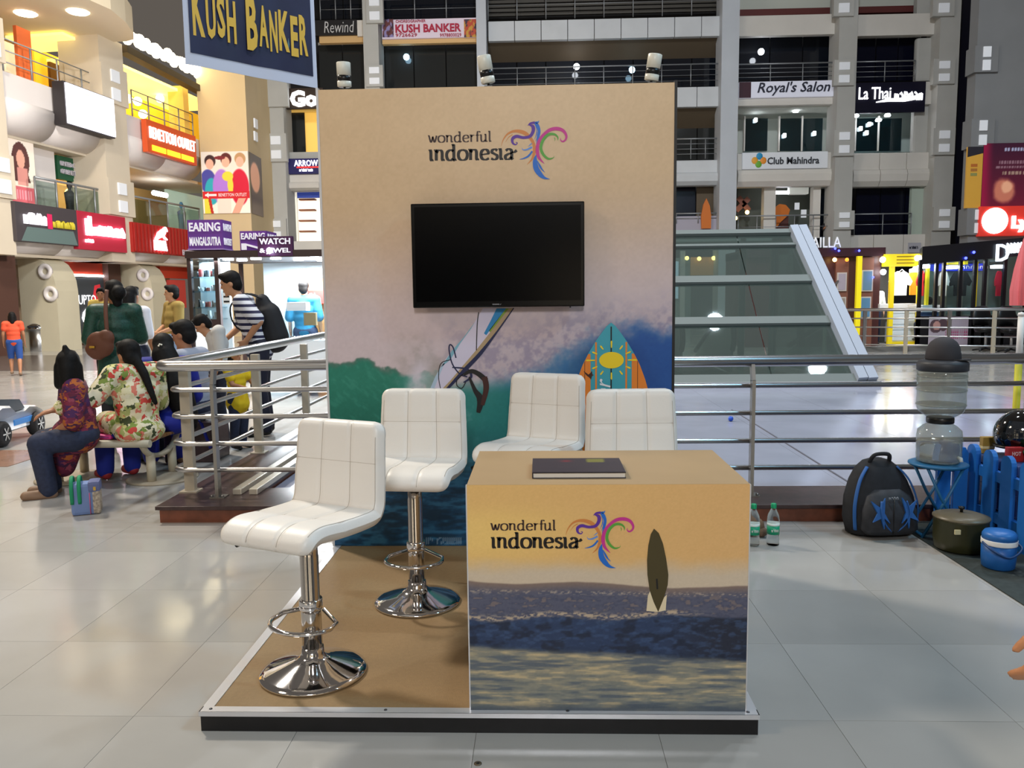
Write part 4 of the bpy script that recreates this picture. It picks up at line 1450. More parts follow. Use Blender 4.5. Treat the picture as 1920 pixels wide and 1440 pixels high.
def paint_front(U, V):
    x = 1330 * U
    y = 1090 * (1 - V)          # drawing units, y down from the top edge
    n1 = fbm(x / 150, y / 60, 41, 4)
    n2 = fbm(x / 30, y / 12, 43, 4)
    n3 = fbm(x / 8, y / 6, 47, 3)
    c = mixc((226, 182, 112), (222, 176, 116), U)
    c = mixc(c, (236, 196, 116), sst(60, 200, y) * sst(420, 260, y) * sst(700, 100, x))
    c = mixc(c, (206, 188, 164), sst(330, 430, y + 40 * (n1 - .5)))
    # distant brown swell
    l1 = 452 + 34 * U + 10 * np.sin(x / 120) + 10 * (n1 - .5)
    c = mixc(c, mixc((132, 112, 102), (86, 88, 108), sst(0, 60, y - l1)), sst(0, 8, y - l1))
    c = mixc(c, (66, 72, 96), .8 * sst(.42, .62, n2) * sst(30, 80, y - l1))
    c = mixc(c, (150, 128, 116), .6 * sst(.56, .72, n2) * sst(510, 540, y) * sst(640, 600, y))
    # glittering foam line
    l2 = 632 + 10 * np.sin(x / 90) - 24 * U + 16 * (n1 - .5)
    glit = np.exp(-((y - l2) / 14) ** 2) * sst(.46, .6, fbm(x / 16, y / 6, 51, 3)) * sst(1180, 980, x)
    # dark wave
    l3 = l2 + 12
    wv = mixc((40, 58, 92), (34, 40, 58), sst(860, 1240, x))
    wv = mixc(wv, (62, 86, 124), .6 * sst(.45, .7, n2))
    wv = mixc(wv, (24, 34, 56), .8 * sst(.5, .3, fbm(x / 60, y / 30, 53, 3)) + .3 * sst(740, 800, y - 40 * U))
    c = mixc(c, wv, sst(-4, 10, y - l3))
    c = mixc(c, (214, 190, 156), np.clip(glit, 0, 1) * .8)
    glit2 = np.exp(-((y - (505 + 18 * U)) / 10) ** 2) * sst(.52, .66, fbm(x / 12, y / 5, 57, 3))
    c = mixc(c, (206, 186, 160), np.clip(glit2, 0, 1) * .6)
    # near water: khaki with slate streaks
    l4 = 770 + 66 * U + 14 * (n1 - .5)
    kh = mixc((158, 150, 128), (132, 134, 126), sst(800, 1080, y))
    st = fbm(x / 170, y / 17, 61, 3)
    kh = mixc(kh, (84, 94, 108), .85 * sst(.46, .30, st))
    kh = mixc(kh, (206, 184, 142), .75 * sst(.54, .70, st))
    kh = mixc(kh, (96, 106, 112), .4 * sst(.6, .4, fbm(x / 60, y / 10, 67, 3)))
    kh = mixc(kh, (60, 70, 82), .7 * sst(1040, 1090, y + 30 * (n1 - .5)))
    c = mixc(c, kh, sst(-10, 22, y - l4))
    return c + ((n3 - .5) * 10)[..., None]


printed('front_print', (CX0, CY0, HP + .0015), X, Zv, CX1 - CX0, CH - .0015, 320, 270, paint_front, PRINT, ctr)
# the same logo, front of the counter
pA, pB = at(920, 988, CY0), at(1188, 988, CY0)
k = (pB.x - pA.x) / (1812 - 140)
logo(ctr, Vector((pA.x - 140 * k, CY0, pA.z + 322 * k)), k)
# surfer's board, dark, with splash
sd = lambda pts: [(p[0], p[1]) for p in pts]
C7 = dict(s=2.572, off=(860, 840))
decal([(942, 388), (965, 410), (985, 460), (1000, 530), (1011, 610), (1008, 660), (990, 720), (962, 790), (940, 740), (920, 680), (910, 610), (908, 540), (914, 470), (926, 415)][::-1], mat('surf_olive', (70, 60, 28), .5), 'board_print', ctr, CY0, .0016, **C7)
decal([(912, 712), (922, 690), (940, 742), (962, 790), (905, 785)], mat('splash_cream', (222, 206, 172), .5), 'splash_print', ctr, CY0, .0014, **C7)
decal([(1004, 705), (990, 720), (962, 790), (998, 782)], MATS['splash_cream'], 'splash_print', ctr, CY0, .0014, **C7)
stroke([(955, 630), (958, 680)], 8, BLK, 'fin_print', ctr, CY0, .0020, **C7)

# ---- book on the counter
zc = HP + CH
bk = thing('book', 'dark hardcover book with white page edges lying on the counter', 'book', (.345, .22, zc))
q = [atz(1003, 899, zc), atz(1168, 899, zc), atz(1166, 868, zc), atz(1000, 868, zc)]
bx0, bx1, by0, by1 = .19, .497, .105, .335
BT = .021
MB().box(bx0, bx1, by0, by1, zc, zc + .003).build('back_cover', mat('book_cover', (34, 30, 40), .3), bk)
MB().box(bx0 + .004, bx1 - .003, by0 + .004, by1 - .004, zc + .003, zc + BT - .003).build('pages', mat('page_edges', (224, 220, 212), .7), bk)
MB().box(bx0, bx0 + .003, by0, by1, zc + .003, zc + BT - .003).build('spine', MATS['book_cover'], bk)


def paint_book(U, V):
    n = fbm(U * 6, V * 5, 71, 3)
    c = mixc((36, 30, 44), (50, 40, 48), n)
    c = mixc(c, (120, 26, 40), sst(.12, .0, np.hypot((U - .38) / .9, (V - .78) / 1.0)))
    c = mixc(c, (130, 130, 40), ((U > .62) & (U < .82) & (V > .68) & (V < .92)) * .8)
    return c


MB().box(bx0, bx1, by0, by1, zc + BT - .003, zc + BT).build('front_cover', MATS['book_cover'], bk)
printed('cover_print', (bx0 + .002, by0 + .002, zc + BT + .0004), X, Yv, bx1 - bx0 - .004, by1 - by0 - .004, 30, 24, paint_book, PRINT, bk)

# ---- bar stools
LEATHER = mat('white_leatherette', (226, 222, 216), .42, bump=(120, .05))
SEAM = mat('seam_thread', (176, 166, 154), .7)


def shell_profile():
    """side view of the padded shell from the front lip up to the top of the back: (y forward negative, z)"""
    return catmull([(-.215, -.045), (-.200, -.008), (-.15, .008), (-.05, .0), (.07, -.006), (.145, -.002), (.176, .03), (.186, .10), (.196, .20), (.206, .28), (.214, .335)], 6)


def make_stool(seat_z, label):
    st = thing('bar_stool', label, 'stool', (0, 0, HP), wc=False)
    z0 = seat_z - HP
    # trumpet base
    MB().lathe([(.185, 0), (.192, .005), (.190, .011), (.17, .019), (.135, .031), (.10, .043), (.07, .054), (.05, .064), (.041, .078), (.039, .10)], 48).build('base', CHROME, st)
    MB().lathe([(.036, .10), (.036, .26), (.033, .268), (.033, z0 - .16), (.0315, z0 - .155), (.031, z0 - .09)], 28).build('pole', mat('pole_chrome', (205, 202, 200), .12, 1.0), st)
    MB().lathe([(.040, .24), (.042, .245), (.042, .275), (.040, .28)], 24).build('pole_collar', CHROME, st)
    # D-shaped foot ring
    pts = []
    for k in range(0, 19):
        a = PI + PI * k / 18
        pts.append((.125 * math.cos(a), -.045 + .10 * math.sin(a), .205))
    pts += [(.12, -.01, .21), (.034, .03, .23)]
    pts = [(-.034, .03, .23), (-.12, -.01, .21)] + pts
    MB().tube(pts, .0085, 10).build('foot_ring', CHROME, st)
    # seat mount and lever
    MB().box(-.09, .09, -.09, .09, z0 - .095, z0 - .07, ch=.006).build('mount', BLACK, st)
    lv = MB().tube([(-.05, 0, z0 - .085), (-.20, -.05, z0 - .092), (-.235, -.06, z0 - .11)], .005, 8).build('lever', BLACK, st)
    MB().tube([(-.225, -.058, z0 - .105), (-.275, -.072, z0 - .135)], [.010, .009], 8).build('lever_grip', BLACK, lv)
    # one padded shell, quilted by seams
    prof = shell_profile()
    m = len(prof)
    wn = 37
    nrm = []
    for i in range(m):
        a, b = prof[max(i - 1, 0)], prof[min(i + 1, m - 1)]
        l = math.hypot(b[0] - a[0], b[1] - a[1])
        nrm.append((-(b[1] - a[1]) / l, (b[0] - a[0]) / l))     # towards the sitter
    acc = [0]
    for i in range(1, m):
        acc.append(acc[-1] + math.hypot(prof[i][0] - prof[i - 1][0], prof[i][1] - prof[i - 1][1]))
    T = acc[-1]
    seam_l = [.27, .535, .80]     # cross seams along the length
    vs = []
    th = .062
    for side in (1, -1):
        for i in range(m):
            t = acc[i] / T
            half = .197 + .010 * math.sin(PI * min(1, t * 1.1))
            e = min(acc[i], T - acc[i])
            cr = .045
            if e < cr:
                half -= cr - math.sqrt(max(0, cr * cr - (cr - e) ** 2))
            for k in range(wn):
                s = -1 + 2 * k / (wn - 1)
                # edge roundness
                ed = min((1 - abs(s)) * half, e)
                pf = math.sqrt(max(0, 1 - (1 - min(1, ed / .03)) ** 2))
                q = 0
                if side == 1:
                    for c_ in (-1 / 3, 1 / 3):
                        q = max(q, math.exp(-((s - c_) * half / .007) ** 2))
                    for c_ in seam_l:
                        q = max(q, math.exp(-((t - c_) * T / .008) ** 2) * .95)
                off = side * th / 2 * pf - q * .006
                vs.append((s * half, prof[i][0] + nrm[i][0] * off, z0 + prof[i][1] - .03 + nrm[i][1] * off))
    fs = []
    N = m * wn
    for i in range(m - 1):
        for k in range(wn - 1):
            a = i * wn + k
            fs.append((a, a + 1, a + wn + 1, a + wn))
            fs.append((N + a, N + a + wn, N + a + wn + 1, N + a + 1))
    MB().add(vs, fs, True).build('shell', LEATHER, st)
    me = st.children[-1].data if False else None
    for c_ in (-1 / 3, 1 / 3):
        pts = []
        for i in range(3, m - 2):
            t = acc[i] / T
            half = .197 + .010 * math.sin(PI * min(1, t * 1.1))
            off = th / 2 - .0052
            pts.append((c_ * half, prof[i][0] + nrm[i][0] * off, z0 + prof[i][1] - .03 + nrm[i][1] * off))
        MB().tube(pts, .0009, 5).build('seam', SEAM, st)
    for c_ in (-.9, .9):
        pts = []
        for i in range(7, m - 6):
            half = .197 + .010 * math.sin(PI * min(1, acc[i] / T * 1.1))
            off = th / 2 - .002
            pts.append((c_ * half, prof[i][0] + nrm[i][0] * off, z0 + prof[i][1] - .03 + nrm[i][1] * off))
        MB().tube(pts, .0012, 5).build('side_seam', SEAM, st)
    for c_ in (seam_l[0], seam_l[2]):
        i = min(range(m), key=lambda q: abs(acc[q] / T - c_))
        half = .197 + .010 * math.sin(PI * min(1, acc[i] / T * 1.1))
        off = th / 2 - .0050
        MB().tube([(s_ * half * .9, prof[i][0] + nrm[i][0] * off, z0 + prof[i][1] - .03 + nrm[i][1] * off) for s_ in (-1, -.5, 0, .5, 1)], .0009, 5).build('cross_seam', SEAM, st)
    return st


def place(st, x, y, rz):
    st.location = (x, y, HP)
    st.rotation_euler = (0, 0, rz)


place(make_stool(.665, 'white quilted bar stool with chrome base nearest the platform front edge'), -.615, .285, math.radians(-24))
place(make_stool(.700, 'white quilted bar stool standing between the counter and the green wave'), -.337, .962, math.radians(-5))
place(make_stool(.742, 'white quilted bar stool standing farthest back, before the printed windsurfer'), .17, 1.22, math.radians(-24))
place(make_stool(.705, 'white quilted bar stool behind the counter, before the surfboard'), .625, .84, math.radians(2))

# ---- bottles standing right of the counter
PET = mat('clear_plastic', (240, 246, 246), .08, trans=1.0, ior=1.15)
LABELG = mat('bottle_label', (20, 150, 110), .4)
CAPG = mat('bottle_cap', (12, 150, 100), .4)
for (u, v, lab) in ((1449, 1021, 'clear water bottle with green cap, the whole one beside the counter'), (1412, 1022, 'clear water bottle with green cap half hidden by the counter')):
    p = atz(u, v, 0)
    b = thing('water_bottle', lab, 'bottle', p, group='water bottles on the floor')
    MB().lathe([(.030, 0), (.034, .006), (.034, .05), (.031, .055), (.034, .06), (.034, .15), (.030, .175), (.018, .20), (.013, .212), (.013, .222)], 24, p).build('body', PET, b)
    MB().lathe([(.0345, .065), (.0345, .115)], 24, p).build('label', LABELG, b)
    MB().lathe([(.0347, .1151), (.0347, .130)], 24, p).build('label_band', mat('label_band', (226, 240, 236), .4), b)
    scribble(b, WHITE, (p.x, p.y - .0345, .09), X, .040, .016, 4, r=.0016, name='label_lettering')
    MB().lathe([(.015, .212), (.0155, .216), (.0155, .236), (.013, .240), (.001, .241)], 18, p).build('cap', CAPG, b)
p = atz(1430, 1021, 0)
shoe = thing('brown_bundle', 'small brown paper bundle between the two water bottles', 'bundle', (p.x, 2.16, 0))
mb = MB()
mb.ball((p.x + .01, 2.16, .055), (.045, .035, .055), 12)
mb.ball((p.x + .03, 2.15, .03), (.04, .04, .03), 12)
mb.build('wrap', mat('brown_paper', (112, 86, 66), .8, noise=(30, .3)), shoe)
# ---- little metal cap in the floor before the platform
p = atz(896, 1432, 0)
cap = thing('floor_stud', 'small round metal stud set in the floor before the platform', 'stud', p)
MB().lathe([(.012, 0), (.0115, .002), (.007, .0025)], 18, p).build('rim', mat('dull_brass', (120, 108, 90), .35, .8), cap)
MB().lathe([(.006, .0022), (.001, .004)], 12, p).build('stud', BLACK, cap)
# ================================================================ LEFT SIDE: bench, bags, toy car, bin, kiosk, banner
# ---- bench
BW = mat('bench_wood', (128, 88, 50), .35, noise=(9, .3))
BP = mat('bench_paint', (188, 178, 156), .45)
BZ = .365
bx0, bx1, by0, by1 = -3.62, -2.74, 3.42, 4.04
bench = thing('bench', 'slatted wooden bench on pale steel pedestals with people sitting', 'bench', (-3.0, 3.68, 0))
n = 6
w = (by1 - by0 - .06) / n
for k in range(n):
    MB().box(bx0 + .02, bx1 - .015, by0 + .03 + k * w + .004, by0 + .03 + (k + 1) * w - .004, BZ - .022, BZ, ch=.004).build('slat', BW, bench)
mb = MB()
for y in (by0, by1):
    mb = MB().tube([(bx0, y, BZ - .025), (bx1, y, BZ - .025)], .03, 12)
    mb.build('edge_bar', BP, bench)
for x in (bx0 + .07, bx1 - .07):
    pts = [(x, by0 + .01, BZ - .04), (x, by0 + .08, BZ - .11), (x, by0 + .18, BZ - .15), (x, (by0 + by1) / 2, BZ - .165), (x, by1 - .18, BZ - .15), (x, by1 - .08, BZ - .11), (x, by1 - .01, BZ - .04)]
    MB().tube(catmull(pts, 4), .028, 8, flat=.7).build('cradle', BP, bench)
    for y in (by0 + .13, by1 - .13):
        MB().tube([(x, y, .02), (x, y, BZ - .13)], .034, 14).build('leg', BP, bench)
    MB().lathe([(.27, 0), (.27, .012), (.255, .02), (.001, .022)], 32, (x, (by0 + by1) / 2, 0)).build('base_plate', mat('base_plate_paint', (158, 148, 130), .5), bench)

# ---- insulated lunch bag on the floor
p = atz(163, 962, 0)
bag = thing('lunch_bag', 'blue and floral lunch bag with green straps on the floor by the bench', 'bag', p, rz=math.radians(24))
BLUE_F = mat('bag_blue', (112, 136, 186), .75)
FLORAL = mat('bag_floral', (196, 184, 166), .75, noise=(60, .3, (120, 112, 104)))
MB().box(-.085, .085, -.06, .06, 0, .215, ch=.022).build('body', BLUE_F, bag)
MB().box(.045, .092, -.064, .064, .004, .17, ch=.012).build('side_pocket', FLORAL, bag)
MB().box(.02, .096, -.068, .068, .15, .225, ch=.02).build('flap', mat('bag_slate', (96, 106, 150), .75), bag)
for dx in (-.075, -.03):
    MB().tube(catmull([(dx, -.058, .08), (dx, -.068, .19), (dx, -.03, .25), (dx, .03, .25), (dx, .066, .19)], 4), .012, 8, flat=.5).build('strap', mat('bag_green', (24, 138, 96), .7), bag)
MB().tube([(.03, -.064, .006), (.03, -.066, .15)], .003, 6).build('piping', mat('bag_pink', (196, 90, 130), .6), bag)
MB().box(.055, .07, -.071, -.067, .165, .19).build('buckle', mat('bag_buckle', (196, 160, 60), .4), bag)

# ---- pink clutch lying on the bench
pc = at(180, 827, 3.44)
cl = thing('pink_clutch', 'bright pink clutch purse lying on the bench edge', 'purse', (pc.x, 3.50, BZ))
MB().box(pc.x - .09, pc.x + .12, 3.44, 3.56, BZ + .001, BZ + .04, ch=.018).build('body', mat('hot_pink', (232, 70, 150), .5), cl)
MB().box(pc.x - .02, pc.x + .10, 3.437, 3.45, BZ + .016, BZ + .024, ch=.003).build('clasp', mat('pink_clasp', (150, 60, 140), .5), cl)

# ---- ride-on toy car
carp = atz(40, 828, 0)
car = thing('toy_car', 'white and blue ride-on toy car with silver wheels at the picture edge', 'toy car', (carp.x - .24, carp.y + .02, 0), rz=math.radians(97))
CARW = mat('toy_white', (226, 228, 232), .25, coat=.5)
CARB = mat('toy_blue', (60, 140, 220), .3)
TYRE = mat('toy_tyre', (34, 32, 34), .6)


def toy_body(half, zt_):
    pass


prof = [(-.50, .16), (-.52, .24), (-.44, .34), (-.28, .40), (-.12, .38), (-.02, .30), (.14, .30), (.24, .34), (.38, .32), (.50, .26), (.55, .18), (.50, .12), (-.46, .12)]
mb = MB()
m_ = len(prof)
for sx, k in ((-.17, 1), (.17, 1)):
    pass
rows = [(-.20, .86), (-.185, 1.0), (0, 1.03), (.185, 1.0), (.20, .86)]
vs = []
for yy, k in rows:
    for (a, b) in prof:
        vs.append((a * (.97 + .03 * k), yy, .23 + (b - .23) * k))
fs = []
for i in range(len(rows) - 1):
    for j in range(m_):
        l = (j + 1) % m_
        fs.append((i * m_ + j, i * m_ + l, (i + 1) * m_ + l, (i + 1) * m_ + j))
fs.append(list(range(m_)))
fs.append(list(range(len(vs) - 1, len(vs) - m_ - 1, -1)))
mb.add(vs, fs, True).build('body', CARW, car)
MB().prism([(-.16, .37), (-.02, .31), (.2, .31), (.10, .42), (-.06, .44)], (0, -.175, 0), X, Zv, .35).build('windscreen', mat('toy_glass', (60, 66, 76), .15), car)
for ya_ in (-.212, .196):
    MB().box(-.1, .28, ya_, ya_ + .016, .17, .23, ch=.006).build('side_flash', CARB, car)
for x in (-.34, .34):
    for sy in (-1, 1):
        M = Matrix.Rotation(PI / 2, 4, 'X')
        wb = MB().lathe([(.06, -.045), (.10, -.05), (.125, -.03), (.128, 0), (.125, .03), (.10, .05), (.06, .045)], 24, (x, sy * .20, .128), M=M).build('wheel', TYRE, car)
        h = MB()
        h.lathe([(.075, .046), (.08, .05), (.07, .053), (.06, .044), (.02, .052), (.001, .054)], 20, (x, sy * .20, .128), M=Matrix.Rotation(-sy * -PI / 2, 4, 'X'))
        for k in range(6):
            a = 2 * PI * k / 6
            h.bar((x, sy * .252, .128), (x + .07 * math.cos(a), sy * .252, .128 + .07 * math.sin(a)), .014, .008, up=(0, 1, 0))
        h.build('hub', CHROME, wb)
MB().tube([(-.42, -.19, .42), (-.44, 0, .47), (-.42, .19, .42)], .015, 8).box(-.5, -.38, -.2, .2, .40, .425, ch=.008).build('spoiler', CARW, car)
for sy in (-.12, .12):
    MB().ball((.50, sy, .23), (.03, .05, .025), 10).build('headlight', mat('toy_headlight', (200, 220, 240), .1), car)

# ---- stainless litter bin
p = atz(75, 658, 0)
bn = thing('litter_bin', 'stainless steel litter bin with domed lid before the fin pillar', 'bin', p)
MB().lathe([(.24, 0), (.25, .02), (.25, .62)], 28, p).build('body', STEEL, bn)
MB().lathe([(.27, .62), (.275, .66), (.25, .74), (.17, .80), (.06, .83), (.001, .835)], 28, p).build('lid', CHROME, bn)
MB().box(p.x - .14, p.x + .14, p.y - .275, p.y - .2, .67, .73, ch=.01).build('flap', mat('bin_flap', (70, 70, 74), .4, .6), bn)

# ---- jewellery kiosk behind the railing
KY = 9.0
kx = lambda u: at(u, 600, KY).x
kz = lambda v, u=450: at(u, v, KY).z
KBR = mat('kiosk_brown', (58, 42, 40), .4)
KWH = mat('kiosk_white', (236, 240, 244), .4)
KGL = glass('kiosk_glass', (225, 236, 240), .05)
kio = thing('jewellery_kiosk', 'brown jewellery kiosk with lit glass shelves behind the railing', 'kiosk', (-3.4, KY, 0))
xl_, xm_, xr_ = kx(356), kx(414), kx(632)
ztop = kz(470)
MB().box(xl_, xr_, KY - .05, KY + 2.1, ztop - .10, ztop).build('roof', KBR, kio)
for (xa, xb) in ((xl_, xl_ + .055), (xm_ - .06, xm_), (xr_ - .06, xr_)):
    MB().box(xa, xb, KY, KY + .08, 0, ztop - .1).build('post', KBR, kio)
MB().box(xl_, xl_ + .06, KY + 2.0, KY + 2.06, 0, ztop - .1).build('post', KBR, kio)
MB().box(xl_, xm_, KY + .42, KY + .46, 0, ztop - .1).build('cabinet_back', mat('kiosk_silver', (190, 200, 206), .3), kio)
for v in (478, 519, 546, 576, 598):
    MB().box(xl_ + .055, xm_ - .06, KY + .02, KY + .42, kz(v) - .012, kz(v) + .008).build('shelf', KGL if v != 478 else KBR, kio)
for v0, v1 in ((598, 614), (660, 760)):
    MB().box(xl_ + .055, xm_ - .06, KY, KY + .06, max(0, kz(v1)), kz(v0)).build('cabinet_panel', KBR, kio)
MB().box(xl_ + .055, xm_ - .06, KY + .005, KY + .012, kz(598), kz(486)).build('cabinet_glass', KGL, kio)
MB().box(xl_ + .055, xm_ - .06, KY + .03, KY + .05, kz(660), kz(616)).build('lower_display', mat('display_white', (236, 240, 240), .5, emit=.5), kio)
# trinkets on the shelves
TR = [mat('trinket_%d' % i, c, .3, m_) for i, (c, m_) in enumerate((((40, 42, 48), 0), ((150, 160, 168), .8), ((90, 100, 110), .4), ((150, 60, 60), 0), ((205, 210, 214), .2)))]
for v in (519, 546, 576, 598):
    for k in range(7):
        x = xl_ + .09 + k * .05
        h = random.uniform(.05, .12)
        m_ = random.choice(TR)
        mb = MB()
        if k % 2:
            mb.box(x - .018, x + .018, KY + .1, KY + .16, kz(v) + .008, kz(v) + .008 + h, ch=.004)
        else:
            mb.lathe([(.02, 0), (.012, h * .5), (.016, h * .8), (.004, h)], 10, (x, KY + .15, kz(v) + .008))
        mb.build('trinket', m_, kio)
# serving side: back wall, counters, canopy lights
MB().box(xm_, xr_, KY + 1.9, KY + 1.96, 0, ztop - .1).build('back_panel', mat('kiosk_pale_blue', (196, 214, 226), .5), kio)
MB().box(kx(515), kx(566), KY + 1.2, KY + 1.3, 0, kz(520)).build('wood_panel', mat('kiosk_wood', (150, 104, 62), .5), kio)
MB().box(kx(536), kx(600), KY + 1.12, KY + 1.16, kz(572), kz(545)).build('red_panel', mat('kiosk_red', (196, 40, 36), .5, emit=.4), kio)
text('CA', glow('sign_white', (255, 252, 246), 3), kio, (kx(547), KY + 1.12, kz(558)), X, .14, .12, depth=.01, bold=.02)
scribble(kio, glow('sign_white_hot', (255, 250, 240), 6), (kx(540), KY + 1.1, kz(508)), X, .40, .12, 6, r=.016)
MB().box(kx(470), xr_, KY + .05, KY + .5, .1, kz(640)).build('display_counter', KWH, kio)
MB().box(kx(530), xr_, KY + .04, KY + .5, kz(640), kz(584)).build('display_glass', KGL, kio)
for k in range(9):
    x = kx(536) + k * .055
    MB().ball((x, KY + .2, kz(640) + .03), (.02, .02, .03), 8).build('trinket', TR[k % 5], kio)
MB().box(kx(534), kx(571), KY + .1, KY + .3, kz(584), kz(568)).build('white_box', KWH, kio)
MB().box(kx(565), kx(588), KY + .12, KY + .2, kz(612), kz(588)).build('necklace_bust', mat('bust_tan', (176, 146, 106), .6), kio)
lampm = glow('kiosk_lamp', (236, 246, 255), 14)
for (u, v, d) in ((428, 490, .15), (480, 484, .02), (517, 483, .02), (590, 484, .02), (454, 494, .4), (560, 494, .5), (605, 494, .5), (604, 508, .8)):
    p = at(u, v, KY + d)
    MB().box(p.x - .07, p.x + .07, p.y - .04, p.y + .04, ztop - .13, ztop - .1, ch=.01).build('lamp', lampm, kio)
for (x, y, e) in ((-3.5, KY + .9, 170), (-2.9, KY + .7, 170), (xl_ + .3, KY + .22, 22)):
    l = bpy.data.lights.new('kiosk_light', 'AREA')
    l.size = .5
    l.energy = e
    l.color = (.92, .97, 1.0)
    o = bpy.data.objects.new('kiosk_light', l)
    o.location = (x, y, ztop - .14)
    COL.objects.link(o)
    o.parent = kio
    o.matrix_parent_inverse = Matrix.Translation(-kio.location)
# poster with stripes beside the cabinet
p0_, p1_ = at(416, 524, KY - .02), at(432, 570, KY - .02)
MB().box(p0_.x, p1_.x, KY - .02, KY, p1_.z, p0_.z).build('leaflet', mat('leaflet_white', (240, 240, 238), .6), kio)
for k in range(5):
    zc_ = p0_.z + (p1_.z - p0_.z) * (k + .5) / 5
    MB().box(p0_.x + .012, p1_.x - .012, KY - .024, KY - .02, zc_ - .012, zc_ + .012).build('leaflet_print', BLK, kio)

# roof signs of the kiosk
PURP = mat('sign_purple', (112, 60, 150), .5)
PURPL = mat('sign_lilac', (172, 140, 200), .5)
MAR = mat('sign_maroon', (70, 26, 70), .5)
SW = mat('sign_letter_white', (240, 236, 244), .5, emit=.25)


def box_sign(label, u0, u1, v0, v1, Y, depth, rows, side_rows, m=PURP, m2=PURPL, boxd=True):
    x0, x1, z0, z1 = rect(u0, v0, u1, v1, Y)
    s = thing('box_sign', label, 'sign', ((x0 + x1) / 2, Y, z0))
    MB().box(x0, x1, Y, Y + depth, z0, z1).build('box', m, s)
    h = (z1 - z0) / len(rows)
    for k, t_ in enumerate(rows):
        zc_ = z1 - h * (k + .5)
        if m2 and k == 0:
            MB().box(x0 + .004, x1 - .004, Y - .004, Y, zc_ - h / 2 + .02, zc_ + h / 2 - .01).build('upper_face', m2 if not boxd else m, s)
        text(t_, SW, s, ((x0 + x1) / 2, Y - .005, zc_), X, (x1 - x0) * .9, h * .62, depth=.006, bold=.03)
        if k < len(side_rows):
            text(side_rows[k], SW, s, (x1 + .002, Y + depth / 2, zc_), Yv, depth * .8, h * .5, depth=.006, bold=.03)
    if m2:
        MB().box(x0 - .01, x1 + .01, Y - .008, Y + depth, z0 - .02, z0).build('ledge', m2, s)
    return s


box_sign('purple box sign reading EARING and MANGALSUTRA on the kiosk roof', 352, 417, 412, 466, KY - .02, .36, ['EARING', 'MANGALSUTRA'], ['RAKHI', 'BRACELET'])
box_sign('purple box sign reading EARING half hidden behind the watch sign', 450, 500, 433, 472, KY + 1.3, .5, ['EARING', 'N'], ['RAKHI'])
ws = box_sign('dark purple sign reading WATCH and JEWEL over the kiosk front', 483, 548, 443, 480, KY - .06, .08, ['WATCH', '& JEWEL'], [], m=MAR, m2=None)
MB().ball(at(505, 470, KY - .12), .045, 10).build('spot_bulb', lampm, ws)

# ---- hanging banner
bl, br_ = at(348, 120, 4.0), at(595, 166, 4.82)
zb_ = (bl.z + br_.z) / 2
bl.z = br_.z = zb_
BH = 1.25
exb = (br_ - bl)
BWd = exb.length
exb = exb.normalized()
ban = thing('hanging_banner', 'navy blue hanging banner with white hem and yellow KUSH BANKER lettering', 'banner', (bl + br_) / 2)
nb = exb.cross(Zv)
gx, gz = 30, 24


def bpt(a, b, off=0):
    w_ = .006 * math.sin(a * 9 + b * 3) * (1 - b * .5) + .004 * math.sin(a * 21) * (1 - b)
    sl = .06 * (.5 - a) * 0
    return bl + exb * (a * BWd) + Zv * (b * BH + sl) + nb * (w_ + off)


vs, fs = [], []
for off in (0, -.004):
    for j in range(gz + 1):
        for i in range(gx + 1):
            vs.append(bpt(i / gx, j / gz, off))
N = (gx + 1) * (gz + 1)
for j in range(gz):
    for i in range(gx):
        a = j * (gx + 1) + i
        fs.append((a, a + 1, a + gx + 2, a + gx + 1))
        fs.append((N + a, N + a + gx + 1, N + a + gx + 2, N + a + 1))
MB().add(vs, fs, True).build('hem_sheet', mat('banner_hem', (196, 202, 220), .6), ban)
vs, fs = [], []
a0, a1, b0 = .035, .965, .075
for j in range(gz + 1):
    for i in range(gx + 1):
        vs.append(bpt(a0 + (a1 - a0) * i / gx, b0 + (1 - b0) * j / gz, .004))
for j in range(gz):
    for i in range(gx):
        a = j * (gx + 1) + i
        fs.append((a, a + 1, a + gx + 2, a + gx + 1))
MB().add(vs, fs, True).build('printed_sheet', mat('banner_navy', (34, 34, 66), .5, noise=(3, .25)), ban)
YEL = mat('banner_yellow', (216, 176, 66), .5)
# comic condensed capitals, each letter its own piece of print
TW_ = 'KUSH BANKER'
xs0 = .06
wid = {'K': .085, 'U': .068, 'S': .058, 'H': .068, ' ': .055, 'B': .085, 'A': .072, 'N': .062, 'E': .06, 'R': .07}
tot = sum(wid[c] for c in TW_) + .012 * len(TW_)
sc2 = .88 / tot
xx = xs0
for i, c in enumerate(TW_):
    w_ = wid[c] * sc2
    if c != ' ':
        big = 1.32 if i in (0, 5) else 1.0
        cc = bl + exb * ((xx + w_ / 2) * BWd) + Zv * (.41 + (.03 if i in (0, 5) else 0) - .012 * (1 if i % 2 else -1)) + nb * .011
        text(c, YEL, ban, cc, exb, w_ * BWd, .335 * big, depth=.002, bold=.035, name='letter')
    xx += w_ + .012 * sc2
MB().ball(bl + exb * (.52 * BWd) + Zv * .74 + nb * .0, (.06, .012, .03), 12).build('pale_emblem', mat('banner_pale', (150, 170, 190), .6), ban)
for (a, b, wd_, hh) in ((.165, .33, .02, .12), (.77, .26, .016, .1), (.87, .25, .022, .14)):
    c0 = bpt(a, b, .006)
    MB().prism([(-wd_ / 2, 0), (0, -hh / 2), (wd_ / 2, 0), (0, hh / 2)], c0, exb, Zv, .001).build('teal_fleck', mat('banner_teal', (84, 122, 130), .5), ban)
MB().tube([bl + Zv * BH - exb * .05, br_ + Zv * BH + exb * .05], .018, 8).build('rod', STEEL, ban)
